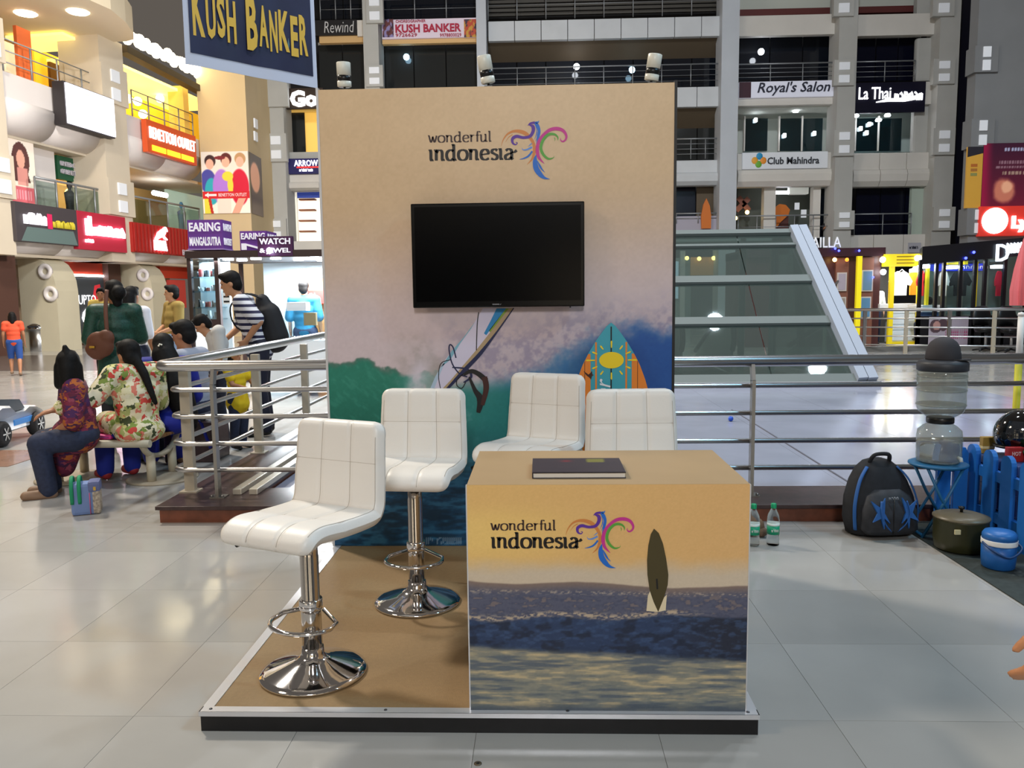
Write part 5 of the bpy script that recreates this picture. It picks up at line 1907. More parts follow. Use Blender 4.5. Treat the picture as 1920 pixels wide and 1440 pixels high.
for p_ in (bl, br_):
    MB().tube([p_ + Zv * BH, p_ + Zv * (BH + 9)], .004, 5).build('cord', mat('cord_grey', (120, 120, 124), .7), ban)
# ================================================================ RIGHT SIDE
matr = thing('floor_mat', 'dark green mat on the floor under the pot and jug', 'mat', (3.3, 1.4, 0))
MB().box(2.40, 4.6, -.2, 2.44, .0005, .006).build('sheet', mat('dark_green_mat', (44, 52, 50), .8, noise=(30, .2)), matr)

# ---- backpack against the plinth
bp = thing('backpack', 'black school backpack with blue star patches leaning on the plinth', 'backpack', (2.22, 2.22, 0), wc=False)
BKF = mat('backpack_black', (20, 22, 28), .8, noise=(25, .3))
BKB = mat('backpack_blue', (28, 84, 150), .6)


def lump(sections, n=28, cap=True):
    """stack of rounded-rectangle rings (z, cx, cy, hx, hy, power)"""
    vs, fs = [], []
    for (z, cx, cy, hx, hy, pw) in sections:
        for k in range(n):
            a = 2 * PI * k / n
            c_, s_ = math.cos(a), math.sin(a)
            vs.append((cx + hx * math.copysign(abs(c_) ** (2 / pw), c_), cy + hy * math.copysign(abs(s_) ** (2 / pw), s_), z))
    m = len(sections)
    for i in range(m - 1):
        for k in range(n):
            l = (k + 1) % n
            fs.append((i * n + k, i * n + l, (i + 1) * n + l, (i + 1) * n + k))
    mb = MB().add(vs, fs, True)
    if cap:
        mb.f.append(list(range(n))[::-1]); mb.sm.append(True)
        mb.f.append([(m - 1) * n + k for k in range(n)]); mb.sm.append(True)
    return mb


lump([(0.0, 0, 0, .15, .08, 3), (.012, 0, 0, .19, .11, 3), (.10, 0, 0, .205, .13, 3), (.22, 0, .01, .195, .12, 2.8), (.32, 0, .02, .165, .10, 2.6), (.39, 0, .03, .125, .08, 2.4), (.43, 0, .035, .08, .055, 2.2), (.445, 0, .035, .03, .02, 2)]).build('body', BKF, bp)
lump([(.02, 0, -.10, .14, .05, 3), (.05, 0, -.105, .165, .07, 3), (.16, 0, -.10, .16, .068, 3), (.24, 0, -.085, .13, .05, 2.6), (.275, 0, -.075, .08, .03, 2.4)]).build('front_pocket', mat('backpack_charcoal', (36, 38, 44), .7, noise=(25, .3)), bp)
for sx in (-1, 1):
    star = [(-.012, -.09), (.0, -.03), (.05, -.05), (.018, .0), (.05, .07), (.0, .03), (-.035, .085), (-.022, .0), (-.05, -.06), (-.018, -.03)]
    MB().prism([(sx * p[0], p[1]) for p in star][::sx], (sx * .085, -.178, .155), X, Vector((0, .18, 1)).normalized(), .012).build('star_patch', BKB, bp)
    MB().tube(catmull([(sx * .185, -.075, .04), (sx * .19, -.08, .18), (sx * .15, -.06, .32), (sx * .09, -.03, .40)], 5), .011, 8, flat=.5).build('side_piping', BKB, bp)
MB().tube(catmull([(-.06, .0, .425), (-.04, -.03, .47), (.04, -.03, .47), (.06, .0, .425)], 5), .012, 8).build('top_handle', BKF, bp)
for sx in (-1, 1):
    MB().tube(catmull([(sx * .02, -.165, .045), (sx * .06, -.18, .09), (sx * .085, -.182, .15), (sx * .075, -.165, .22)], 5), .008, 8, flat=.5).build('web_stripe', BKB, bp)
MB().tube([(-.01, -.172, .03), (0, -.172, .24)], .003, 6).build('zip', mat('zip_black', (10, 10, 12), .4), bp)
scribble(bp, mat('backpack_letter', (150, 155, 165), .5), (0, -.160, .235), X, .06, .016, 4, ey=Vector((0, .3, 1)), r=.0016)
bp.rotation_euler = (math.radians(-4), 0, math.radians(6))

# ---- blue folding stool with water jars
SX, SY, SZ = 2.535, 2.20, .43
st2 = thing('folding_stool', 'round blue folding stool carrying the water jars', 'stool', (SX, SY, 0))
STB = mat('stool_blue', (34, 96, 140), .4)
MB().lathe([(.001, SZ - .02), (.15, SZ - .02), (.16, SZ - .012), (.16, SZ - .004), (.15, SZ), (.001, SZ)], 32, (SX, SY, 0)).build('top', STB, st2)
for sy in (-.09, .09):
    for sx in (-1, 1):
        MB().tube([(SX + sx * .12, SY + sy, .0), (SX - sx * .09 * .2 + sx * .0, SY + sy, SZ * .55), (SX - sx * .10, SY + sy, SZ - .02)], .009, 8).build('leg', STB, st2)
for sx in (-1, 1):
    MB().tube([(SX + sx * .115, SY - .09, .02), (SX + sx * .115, SY + .09, .02)], .008, 8).build('foot_bar', STB, st2)
JAR = glass('clear_jar', (214, 220, 218), .06, .08, haze=.22, hazec=(214, 214, 208))
jar = thing('water_dispenser', 'two clear stacked water jars on the blue stool', 'dispenser', (SX, SY, SZ))
JC = (SX, SY, SZ)
MB().lathe([(.10, .004), (.118, .012), (.122, .05), (.119, .075), (.122, .08), (.122, .15), (.116, .19), (.09, .215), (.068, .228), (.066, .24)], 36, JC).build('lower_jar', JAR, jar)
MB().lathe([(.10, .008), (.116, .016), (.118, .12), (.001, .121)], 32, JC).build('water', mat('water', (232, 240, 240), .02, trans=1, ior=1.2), jar)
MB().lathe([(.070, .232), (.074, .236), (.074, .262), (.070, .268)], 32, JC).build('neck_ring', BLACK, jar)
MB().lathe([(.066, .262), (.085, .275), (.118, .30), (.129, .33), (.131, .36), (.128, .40), (.131, .44), (.131, .52), (.127, .545)], 36, JC).build('upper_jar', JAR, jar)
for z in (.335, .42, .50):
    MB().lathe([(.1315, z), (.1335, z + .005), (.1315, z + .010)], 36, JC).build('jar_rib', JAR, jar)
MB().lathe([(.126, .535), (.136, .54), (.136, .58), (.126, .592), (.10, .60)], 32, JC).build('lid', mat('lid_grey', (46, 48, 54), .5), jar)
MB().tube([(SX + .06, SY - .105, SZ + .045), (SX + .06, SY - .135, SZ + .045), (SX + .06, SY - .14, SZ + .028)], .010, 8).build('tap', mat('tap_pale', (190, 196, 196), .3), jar)
hat = thing('dark_cap', 'dark grey rounded cap lying on the lid of the upper jar', 'cap', (SX, SY, SZ + .60))
MB().lathe([(.092, .600), (.094, .606), (.092, .635), (.085, .672), (.069, .70), (.045, .72), (.018, .728), (.001, .73)], 28, JC).build('crown', mat('cap_cloth', (48, 46, 50), .8), hat)
MB().prism([(-.07, 0), (-.05, -.04), (0, -.06), (.05, -.04), (.07, 0)], (SX + .07, SY - .05, SZ + .606), Vector((.8, .6, 0)), Vector((-.6, .8, 0)), .006).build('peak', mat('cap_peak', (30, 30, 34), .6), hat)

# ---- cooking pot, jug, bundle
pot = thing('cooking_pot', 'dark olive cooking pot with lid under the blue stool', 'pot', (2.525, 1.90, 0))
PC = (2.525, 1.90, 0.006)
MB().lathe([(.11, 0), (.128, .012), (.136, .06), (.138, .17), (.142, .178)], 32, PC).build('body', mat('olive_enamel', (46, 46, 22), .4), pot)
MB().lathe([(.143, .178), (.143, .186), (.10, .200), (.03, .207), (.001, .208)], 32, PC).build('lid', mat('pot_lid', (92, 84, 66), .4), pot)
MB().lathe([(.008, .205), (.008, .222), (.016, .228), (.016, .238), (.001, .242)], 14, PC).build('knob', BLACK, pot)
MB().box(2.525 - .095, 2.525 - .065, 1.90 - .128, 1.90 - .118, .125, .15).build('sticker', mat('pot_sticker', (190, 180, 140), .6), pot)
jug = thing('water_jug', 'small blue insulated water jug with a white band on the mat', 'jug', (2.565, 1.6, 0))
JG = (2.565, 1.6, .006)
MB().lathe([(.068, 0), (.076, .008), (.08, .05), (.081, .125)], 28, JG).build('body', mat('jug_blue', (26, 88, 158), .4), jug)
MB().lathe([(.083, .125), (.0835, .128), (.0835, .148), (.083, .151)], 28, JG).build('band', WHITE, jug)
MB().lathe([(.081, .151), (.08, .175), (.07, .19), (.03, .197), (.001, .198)], 28, JG).build('lid', mat('jug_lid', (32, 98, 170), .4), jug)
MB().tube(catmull([(JG[0] - .083, 1.6, .14), (JG[0] - .075, 1.53, .12), (JG[0], 1.505, .085), (JG[0] + .075, 1.53, .12), (JG[0] + .083, 1.6, .14)], 5), .006, 8).build('handle', mat('jug_handle', (24, 60, 110), .4), jug)
mbd = thing('maroon_bundle', 'dark maroon cloth bundle between the pot and the fence', 'bundle', (2.73, 1.9, 0))
lump([(.006, 2.73, 1.9, .05, .05, 2), (.02, 2.73, 1.9, .07, .065, 2.2), (.06, 2.735, 1.9, .06, .06, 2), (.085, 2.73, 1.9, .03, .03, 2)], 16).build('cloth', mat('maroon_cloth', (74, 24, 34), .8), mbd)

# ---- blue picket fence running towards the visitor
FB = mat('fence_blue', (24, 104, 186), .5)
fen = thing('picket_fence', 'bright blue plastic picket fence at the right edge', 'fence', (2.95, 2.0, 0))
fa, fb = Vector((2.84, 2.36, 0)), Vector((2.84, 1.28, 0))
fd = (fb - fa).normalized()
fn = Vector((fd.y, -fd.x, 0))
nP = 7
for k in range(nP):
    c_ = fa + (fb - fa) * (k / (nP - 1))
    w_, h_ = .052, .50
    ol2 = [(-w_, 0), (w_, 0), (w_, h_ - w_)] + [(w_ * math.cos(a), h_ - w_ + w_ * math.sin(a)) for a in [PI * j / 8 for j in range(1, 8)]] + [(-w_, h_ - w_)]
    MB().prism(ol2, c_ + fn * .03 + Zv * .006, fd, Zv, .028).build('picket', FB, fen)
for z in (.12, .36):
    MB().bar(fa - fd * .06 + Zv * z, fb + fd * .06 + Zv * z, .03, .06).build('fence_rail', FB, fen)
# second run, at the back behind the stool
MB().bar((2.62, 2.40, .36), (2.88, 2.40, .36), .03, .06).build('fence_rail', FB, fen)
for x in (2.66, 2.76):
    MB().prism([(-.04, 0), (.04, 0), (.04, .44), (.02, .475), (-.02, .475), (-.04, .44)], (x, 2.372, .006), X, Zv, .028).build('picket', FB, fen)

# ---- crate with helmet and odds behind the fence
cr_ = thing('blue_crate', 'dark blue crate behind the fence carrying the helmet', 'crate', (3.12, 2.18, 0))
MB().box(2.885, 3.5, 2.02, 2.44, .0, .44, ch=.01).build('body', mat('crate_blue', (30, 62, 120), .5), cr_)
for z in (.12, .24, .36):
    MB().box(2.88, 3.505, 2.012, 2.446, z, z + .03).build('band', mat('crate_band', (24, 50, 100), .5), cr_)
hel = thing('helmet', 'glossy black motorcycle helmet on the crate', 'helmet', (3.02, 2.30, .44))
HC = Vector((3.06, 2.30, .475))
HM = mat('helmet_black', (10, 10, 12), .08, coat=1)
vs, fs = [], []
ns, nr = 28, 14
for i in range(nr + 1):
    t = PI * (.02 + .66 * i / nr)
    for k in range(ns):
        a = 2 * PI * k / ns
        fl = 1 + .08 * (math.cos(a) < -.2) * (i / nr)
        vs.append(HC + Vector((.145 * math.sin(t) * math.cos(a) * fl, .125 * math.sin(t) * math.sin(a), .10 + .145 * math.cos(t))))
for i in range(nr):
    for k in range(ns):
        l = (k + 1) % ns
        fs.append((i * ns + k, (i + 1) * ns + k, (i + 1) * ns + l, i * ns + l))
hs = MB().add(vs, fs, True)
hs.f.append(list(range(ns))); hs.sm.append(True)
hs.build('shell', HM, hel)
MB().tube([HC + Vector((.142 * math.cos(a), .122 * math.sin(a), .03)) for a in [2 * PI * k / 28 for k in range(28)]], .008, 6, closed=True).build('rim', BLACK, hel)
mb = MB()
for i in range(5):
    for k in range(13):
        a = math.radians(-150 + 120 * k / 12)
        t = PI * (.30 + .22 * i / 4)
        mb.v.append(tuple(HC + Vector((.150 * math.sin(t) * math.cos(a), .130 * math.sin(t) * math.sin(a), .10 + .150 * math.cos(t)))))
for i in range(4):
    for k in range(12):
        mb.f.append([i * 13 + k, (i + 1) * 13 + k, (i + 1) * 13 + k + 1, i * 13 + k + 1]); mb.sm.append(True)
mb.build('visor', mat('visor_smoke', (30, 34, 40), .03, coat=1), hel)
for (nm, lab, u, v, Y, sx, sz, c_) in (('carton', 'small yellow carton beside the helmet behind the fence', 1826, 815, 2.39, .035, .05, (160, 130, 56)), ('red_packet', 'red packet with white letters propped behind the fence', 1866, 835, 2.14, .045, .042, (150, 26, 32)), ('green_bundle', 'crumpled green leafy bundle beside the helmet', 1908, 820, 2.10, .06, .06, (24, 96, 60))):
    pp = Vector(({'carton': 2.925, 'red_packet': 2.945, 'green_bundle': 3.03}.get(nm, at(u, v, Y).x), Y, .44))
    t = thing(nm, lab, nm.split('_')[-1], (pp.x, Y, .44))
    if nm == 'green_bundle':
        mb = lump([(.44, pp.x, Y, .03, .03, 2), (.46, pp.x, Y, .055, .05, 2.3), (.50, pp.x + .005, Y, .06, .05, 2), (.53, pp.x, Y, .045, .04, 2), (.548, pp.x, Y, .015, .015, 2)], 14)
        for i_, q in enumerate(mb.v):
            mb.v[i_] = (q[0] + .012 * math.sin(i_ * 5.1), q[1] + .012 * math.cos(i_ * 3.7), q[2])
        mb.build('crumple', mat('leaf_green', c_, .7), t)
    else:
        MB().box(pp.x - sx, pp.x + sx, Y, Y + .04, .44, .44 + sz * 2, ch=.004).build('box', mat(nm + '_card', c_, .5), t)
        if nm == 'red_packet':
            text('HOT', mat('packet_print', (206, 170, 170), .6), t, (pp.x, Y, .44 + sz * 1.15), X, .05, .024, depth=.002, bold=.02)
        else:
            MB().box(pp.x - sx - .001, pp.x + sx + .001, Y - .001, Y + .041, .47, .485).build('tape', mat('carton_tape', (230, 214, 160), .5), t)
pl = thing('yellow_pole', 'white and yellow post at the right edge behind the railing', 'post', (at(1914, 700, 2.95).x, 2.95, .11))
px_ = at(1914, 700, 2.95).x
MB().tube([(px_, 2.98, .06), (px_, 2.98, .93)], .022, 12).build('yellow_sleeve', mat('pole_yellow', (196, 190, 40), .5), pl)
MB().tube([(px_, 2.98, .93), (px_, 2.98, 1.25)], .020, 12).lathe([(.024, 1.25), (.02, 1.27), (.001, 1.275)], 12, (px_, 2.98, 0)).build('white_sleeve', WHITE, pl)

# ---- blue ball lying on the inner court
p = atz(1370, 790, .06)
ball = thing('blue_ball', 'small blue ball lying on the glossy inner floor', 'ball', p)
MB().ball((p.x, p.y, .06 + .028), .028, 16).build('skin', mat('ball_blue', (30, 80, 190), .35), ball)
MB().tube([(p.x + .0283 * math.cos(a), p.y + .0283 * math.sin(a), .088) for a in [2 * PI * k / 24 for k in range(24)]], .0012, 5, closed=True).build('seam', mat('ball_seam', (20, 56, 140), .5), ball)

# ================================================================ KIOSKS BEYOND THE CANOPY
K2 = 18.5
X2 = lambda u: at(u, 560, K2).x
Z2 = lambda v: at(1650, v, K2).z


def klight(parent, loc, e, size=.6, c_=(.95, .98, 1)):
    l = bpy.data.lights.new('kiosk_light', 'AREA')
    l.size = size
    l.energy = e
    l.color = c_
    o = bpy.data.objects.new('kiosk_light', l)
    o.location = loc
    COL.objects.link(o)
    o.parent = parent
    o.matrix_parent_inverse = Matrix.Translation(-parent.location)


BRK = mat('brown_laminate', (74, 40, 38), .4)
k1 = thing('brown_kiosk', 'dark brown kiosk with framed pictures and white roof lettering beyond the canopy', 'kiosk', (X2(1575), K2, 0))
x0, x1 = X2(1400), X2(1652)
MB().box(x0, x1, K2 + .1, K2 + 2.4, 0, Z2(468)).build('body', BRK, k1)
MB().box(x0, x1 + .05, K2 - .05, K2 + 2.45, Z2(480), Z2(464)).build('fascia', mat('dark_brown_fascia', (52, 24, 30), .4), k1)
for (u0, u1) in ((1566, 1590), (1614, 1637)):
    MB().box(X2(u0), X2(u1), K2 + .02, K2 + .1, Z2(650), Z2(482)).build('wall_panel', mat('mid_brown_panel', (120, 76, 60), .5), k1)
for (u0, v0, u1, v1, c_) in ((1568, 510, 1586, 545, (150, 140, 150)), (1614, 506, 1635, 546, (90, 120, 140)), (1568, 556, 1586, 600, (130, 120, 110)), (1613, 556, 1633, 596, (80, 120, 150))):
    f_ = MB().box(X2(u0), X2(u1), K2 - .02, K2 + .02, Z2(v1), Z2(v0)).build('picture_frame', mat('frame_pale', (190, 180, 170), .5), k1)
    MB().box(X2(u0) + .03, X2(u1) - .03, K2 - .03, K2 - .02, Z2(v1) + .03, Z2(v0) - .03).build('picture', mat('picture_%d%d' % (u0, v0), c_, .5, emit=.15), f_)
MB().box(X2(1602), X2(1611), K2 - .12, K2 - .02, Z2(645), Z2(480)).build('yellow_post', mat('signal_yellow', (236, 216, 30), .4, emit=.25), k1)
for (u, v) in ((1527, 491), (1541, 502), (1566, 466), (1611, 470), (1637, 520), (1573, 470)):
    MB().ball(at(u, v, K2 - .15), .03, 8).build('blue_led', glow('blue_led', (50, 60, 255), 10), k1)
MB().ball(at(1565, 487, K2 - .12), .055, 10).build('warm_lamp', glow('warm_bulb', (255, 200, 110), 12), k1)
MB().ball(at(1588, 487, K2 - .12), .05, 10).build('amber_lamp', glow('amber_bulb', (230, 140, 40), 2), k1)
pL, pR = at(1506, 456, K2), at(1576, 456, K2)
text('MAILLA', mat('roof_letters', (226, 228, 232), .4, emit=.15), k1, (pL + pR) / 2 + Vector((0, 0, .02)), X, (pR - pL).length, .26, depth=.05)
MB().bar((X2(1542), K2 - .03, Z2(556)), (X2(1570), K2 - .03, Z2(525)), .05, .04).build('handrail', STEEL, k1)

# T-shirt booth
k2 = thing('tshirt_booth', 'yellow framed booth hung with white and orange T-shirts', 'booth', (X2(1688), K2, 0))
YB = mat('booth_yellow', (232, 206, 30), .45, emit=.12)
MB().box(X2(1652), X2(1722), K2 - .1, K2 + .05, Z2(500), Z2(477)).build('header', YB, k2)
for k in range(3):
    MB().box(X2(1675), X2(1708), K2 - .108, K2 - .1, Z2(483 + k * 6), Z2(481 + k * 6)).build('header_print', mat('booth_print', (150, 120, 20), .5), k2)
for u in (1666, 1719):
    MB().box(X2(u), X2(u + 8), K2 - .06, K2 + .04, 0, Z2(500)).build('post', YB, k2)
MB().box(X2(1654), X2(1722), K2 + 1.5, K2 + 1.56, 0, Z2(480)).build('rear_panel', mat('booth_dark', (50, 48, 44), .6), k2)
MB().box(X2(1650), X2(1722), K2 + .0, K2 + .5, Z2(578), Z2(570)).build('counter_top', WHITE, k2)
MB().box(X2(1676), X2(1718), K2 + .05, K2 + .45, .1, Z2(578)).build('counter_front', mat('booth_white', (220, 230, 236), .5), k2)
for k in range(6):
    z_ = .15 + k * .14
    MB().box(X2(1676), X2(1718), K2 + .03, K2 + .05, z_, z_ + .10).build('slat', mat('booth_white', (220, 230, 236), .5), k2)
MB().box(X2(1674), X2(1720), K2 + .0, K2 + .1, 0, .12).build('kick_board', YB, k2)


def tshirt(parent, c, w, h, m, name='tshirt'):
    o_ = [(-.26, 0), (.26, 0), (.27, .45), (.42, .40), (.5, .58), (.28, .92), (.12, 1.0), (0, .94), (-.12, 1.0), (-.28, .92), (-.5, .58), (-.42, .40), (-.27, .45)]
    return MB().prism([(p[0] * w, p[1] * h) for p in o_], c, X, Zv, .05).build(name, m, parent)


ts1 = thing('tshirt', 'white T-shirt hanging in the yellow booth', 'shirt', at(1690, 555, K2 + .2), group='T-shirts hanging in the yellow booth')
tshirt(ts1, at(1688, 554, K2 + .2), .60, .62, mat('tee_white', (236, 238, 240), .8), 'cloth')
ts2 = thing('tshirt', 'orange T-shirt hanging at the booth corner beside the white one', 'shirt', at(1712, 555, K2 + .3), group='T-shirts hanging in the yellow booth')
tshirt(ts2, at(1713, 553, K2 + .3), .36, .66, mat('tee_orange', (240, 150, 30), .8), 'cloth')
for t_ in (ts1, ts2):
    q_ = t_.location
    MB().tube([(q_.x - .1, q_.y + .02, q_.z + .6), (q_.x, q_.y + .02, q_.z + .68), (q_.x + .1, q_.y + .02, q_.z + .6)], .008, 6).build('hanger', STEEL, t_)
for (u, v) in ((1655, 487), (1716, 505), (1720, 484), (1656, 510)):
    MB().ball(at(u, v, K2 - .1), .075, 10).build('booth_lamp', LAMPW, k2)
klight(k2, (X2(1688), K2 + .3, Z2(500)), 60)
# black glass kiosk
K3 = 17.2
X3 = lambda u: at(u, 560, K3).x
Z3 = lambda v, u=1820: at(u, v, K3).z
k3 = thing('black_kiosk', 'black framed glass kiosk with glowing white sign and blue inner fascia', 'kiosk', (X3(1820), K3, 0))
BKM = mat('kiosk_black', (18, 17, 22), .35)
x0, x1 = X3(1722), X3(2010)
mb = MB()
zt0, zt1 = Z3(463, 1722), Z3(440, 1920)
rf = [(x0, zt0 - .42), (x1, zt1 - .40), (x1, zt1 + .02), (x0, zt0)]
xk = at(1724, 480, K3 + 1.15).x
P = [Vector((p[0], K3 - .1, p[1])) for p in rf] + [Vector((max(p[0], xk), K3 + 1.15, p[1])) for p in rf]
mb.add(P, [(0, 1, 2, 3), (7, 6, 5, 4), (0, 4, 5, 1), (1, 5, 6, 2), (2, 6, 7, 3), (3, 7, 4, 0)]).build('roof', BKM, k3)
for u in (1722, 1752, 1766, 1797, 1824, 1843, 1880, 1918):
    MB().box(X3(u), X3(u) + .07, K3, K3 + .08, 0, Z3(486)).build('post', BKM, k3)
MB().box(x0, x1, K3 + .0, K3 + .1, 0, Z3(592)).build('dado', BKM, k3)
for (u0, u1) in ((1728, 1752), (1772, 1797), (1803, 1824), (1849, 1880)):
    MB().box(X3(u0) + .05, X3(u1) - .02, K3 + .03, K3 + .045, Z3(590), Z3(488)).build('pane', KGL, k3)
MB().box(xk, x1, K3 + 1.05, K3 + 1.13, 0, Z3(470)).build('rear_wall', mat('kiosk_grey_green', (120, 132, 122), .6), k3)
MB().box(X3(1770), X3(1880), K3 + .9, K3 + 1.0, Z3(506), Z3(492)).build('blue_fascia', mat('inner_blue', (30, 50, 190), .5, emit=.5), k3)
scribble(k3, SW, (X3(1862), K3 + .89, Z3(499)), X, .9, .08, 8, r=.012)
MB().box(X3(1800), X3(1845), K3 + .8, K3 + .88, Z3(494), Z3(486)).build('yellow_stripe', YB, k3)
MB().box(X3(1839), X3(1844), K3 + .3, K3 + .4, Z3(590), Z3(490)).build('yellow_post', YB, k3)
MB().box(X3(1755), X3(1760), K3 + .5, K3 + .6, Z3(580), Z3(500)).build('yellow_post', YB, k3)
MB().box(X3(1735), X3(1785), K3 + .4, K3 + .9, Z3(585), Z3(572)).build('display_shelf', WHITE, k3)
for (u, wv, c_) in ((1727, .25, (196, 40, 40)), (1742, .3, (90, 110, 100)), (1800, .55, (26, 28, 30)), (1768, .3, (190, 196, 190)), (1872, .2, (210, 40, 60))):
    tshirt(k3, at(u, 555, K3 + .7), wv, .62, mat('garment_%d' % u, c_, .8), 'garment')
pD = at(1879, 474, K3 - .12)
text('D', glow('sign_ice', (226, 240, 255), 1.8), k3, pD, X, .30, .40, depth=.05, bold=.01, name='sign_letter')
mb = MB()
for k in range(7):
    c0 = at(1893 + k * 6.5, 467 - k * .5, K3 - .12)
    mb.tube([c0 + Vector((-.05, 0, -.1)), c0 + Vector((-.04, 0, .12)), c0 + Vector((.03, 0, -.02)), c0 + Vector((.05, 0, .12))], .03, 6)
mb.build('sign_lettering', glow('sign_ice_hot', (226, 240, 255), 8), k3)
for (u, v) in ((1742, 498), (1795, 500), (1727, 505), (1882, 500)):
    MB().box(X3(u) - .09, X3(u) + .09, K3 + .2, K3 + .5, Z3(v) - .04, Z3(v) + .04, ch=.02).build('tube_lamp', LAMPW, k3)
for (u, v) in ((1826, 473), (1811, 484)):
    MB().ball(at(u, v, K3 - .14), .035, 8).build('blue_led', MATS['blue_led'], k3)
klight(k3, (X3(1800), K3 + .8, Z3(488)), 80, .8)
ps = rect(1741, 594, 1815, 652, K3 - .02)


def paint_poster(U, V):
    c = mixc((170, 160, 170), (150, 140, 152), U)
    c = mixc(c, (70, 50, 56), ((np.hypot((U - .18) / .16, (V - .7) / .22) < 1) | (np.hypot((U - .36) / .13, (V - .74) / .2) < 1)) * .9)
    c = mixc(c, (200, 150, 140), (np.hypot((U - .2) / .1, (V - .72) / .14) < 1) * .8)
    t = ((V > .3) & (V < .6) & (U > .42) & (np.sin(U * 120) > -.2)) * (np.abs(((V * 10) % 1) - .5) > .15)
    return mixc(c, (150, 40, 90), t * .85)


printed('poster', (ps[0], K3 - .02, ps[2]), X, Zv, ps[1] - ps[0], ps[3] - ps[2], 60, 40, paint_poster, PRINT, k3)
# closed pink parasol by the black kiosk
pu = at(1914, 590, 16.7)
um = thing('parasol', 'closed pink parasol at the right edge by the black kiosk', 'parasol', (pu.x, 16.7, 0))
MB().tube([(pu.x, 16.7, 0), (pu.x, 16.7, 2.7)], .025, 8).build('pole', STEEL, um)
vs, fs = [], []
nk = 20
for i, (z, r) in enumerate(((1.05, .20), (1.4, .22), (1.9, .17), (2.3, .10), (2.6, .03))):
    for k in range(nk):
        a = 2 * PI * k / nk
        rr = r * (1 + .22 * (1 if k % 2 else -1) * (1 - i / 5))
        vs.append((pu.x + rr * math.cos(a), 16.7 + rr * math.sin(a), z))
for i in range(4):
    for k in range(nk):
        l = (k + 1) % nk
        fs.append((i * nk + k, i * nk + l, (i + 1) * nk + l, (i + 1) * nk + k))
MB().add(vs, fs, False).build('canopy', mat('parasol_pink', (220, 112, 116), .7), um)
# two black chairs behind the far railing
for i, (u, lab) in enumerate(((1848, 'black office chair behind the far railing nearest the poster'), (1896, 'black office chair behind the far railing by the parasol'))):
    yc = 16.4 - .5 * i
    p = at(u, 640, yc)
    ch = thing('office_chair', lab, 'chair', (p.x, yc, 0), group='black chairs behind the far railing')
    lump([(.45, p.x, yc, .2, .2, 3), (.52, p.x, yc, .24, .22, 3), (.55, p.x, yc, .22, .2, 3)], 16).build('seat', BLACK, ch)
    lump([(.6, p.x, yc + .2, .2, .04, 3), (.8, p.x, yc + .22, .22, .05, 3), (1.0, p.x, yc + .25, .18, .04, 3), (1.05, p.x, yc + .26, .1, .03, 3)], 16).build('backrest', BLACK, ch)
    MB().tube([(p.x, yc, .08), (p.x, yc, .46)], .03, 8).build('column', STEEL, ch)
    for k in range(5):
        a = 2 * PI * k / 5
        MB().tube([(p.x, yc, .09), (p.x + .26 * math.cos(a), yc + .26 * math.sin(a), .03)], .02, 6).build('foot', BLACK, ch)

# ---- far railing before the kiosks
fr = thing('steel_railing', 'far steel railing before the kiosks beyond the glass canopy', 'railing', (9.5, 15.6, 0))
A_, B_ = Vector((6.9, 16.6, 0)), Vector((12.5, 14.4, 0))
for z in (1.0, .80, .60, .40, .20):
    MB().tube([A_ + Zv * z, B_ + Zv * z], .036 if z == 1.0 else .016, 8).build('handrail' if z == 1.0 else 'rail', STEEL, fr)
for k in range(8):
    p = A_ + (B_ - A_) * (k / 7)
    MB().box(p.x - .04, p.x + .04, p.y - .02, p.y + .02, 0, 1.0).build('post', BEIGE_POST if k % 2 == 0 else STEEL, fr)
MB().box(6.6, 13, 16.7, 16.9, 0, .12).build('kerb', mat('kerb_grey', (110, 108, 104), .6), fr)
# ================================================================ PEOPLE


def blob(prims, voxel, smooth=6, name='body', m=None, parent=None):
    """one continuous surface grown round tapered limbs and rounded masses"""
    mb = MB()
    for p in prims:
        if p[0] == 'c':
            _, a, b, ra, rb = p
            a, b = Vector(a), Vector(b)
            d = b - a
            L = d.length
            if L < 1e-5: continue
            q = d.to_track_quat('Z', 'Y').to_matrix().to_4x4()
            pr = []
            for k in range(5): pr.append((max(.0005, ra * math.sin(PI / 2 * k / 4)), -ra * math.cos(PI / 2 * k / 4)))
            for k in range(5): pr.append((max(.0005, rb * math.cos(PI / 2 * k / 4)), L + rb * math.sin(PI / 2 * k / 4)))
            mb.lathe(pr, 14, a, M=q)
        else:
            _, c, r, M = p
            mb.ball(c, tuple(r), 16, M)
    me = bpy.data.meshes.new(name)
    me.from_pydata(mb.v, [], mb.f)
    o = bpy.data.objects.new(name, me)
    COL.objects.link(o)
    md = o.modifiers.new('r', 'REMESH')
    md.mode = 'VOXEL'
    md.voxel_size = voxel
    md.use_smooth_shade = True
    sm = o.modifiers.new('s', 'SMOOTH')
    sm.factor = .5
    sm.iterations = smooth
    dg = bpy.context.evaluated_depsgraph_get()
    out = bpy.data.meshes.new_from_object(o.evaluated_get(dg))
    bpy.data.objects.remove(o)
    out.polygons.foreach_set('use_smooth', [True] * len(out.polygons))
    return link(name, out, m, parent)


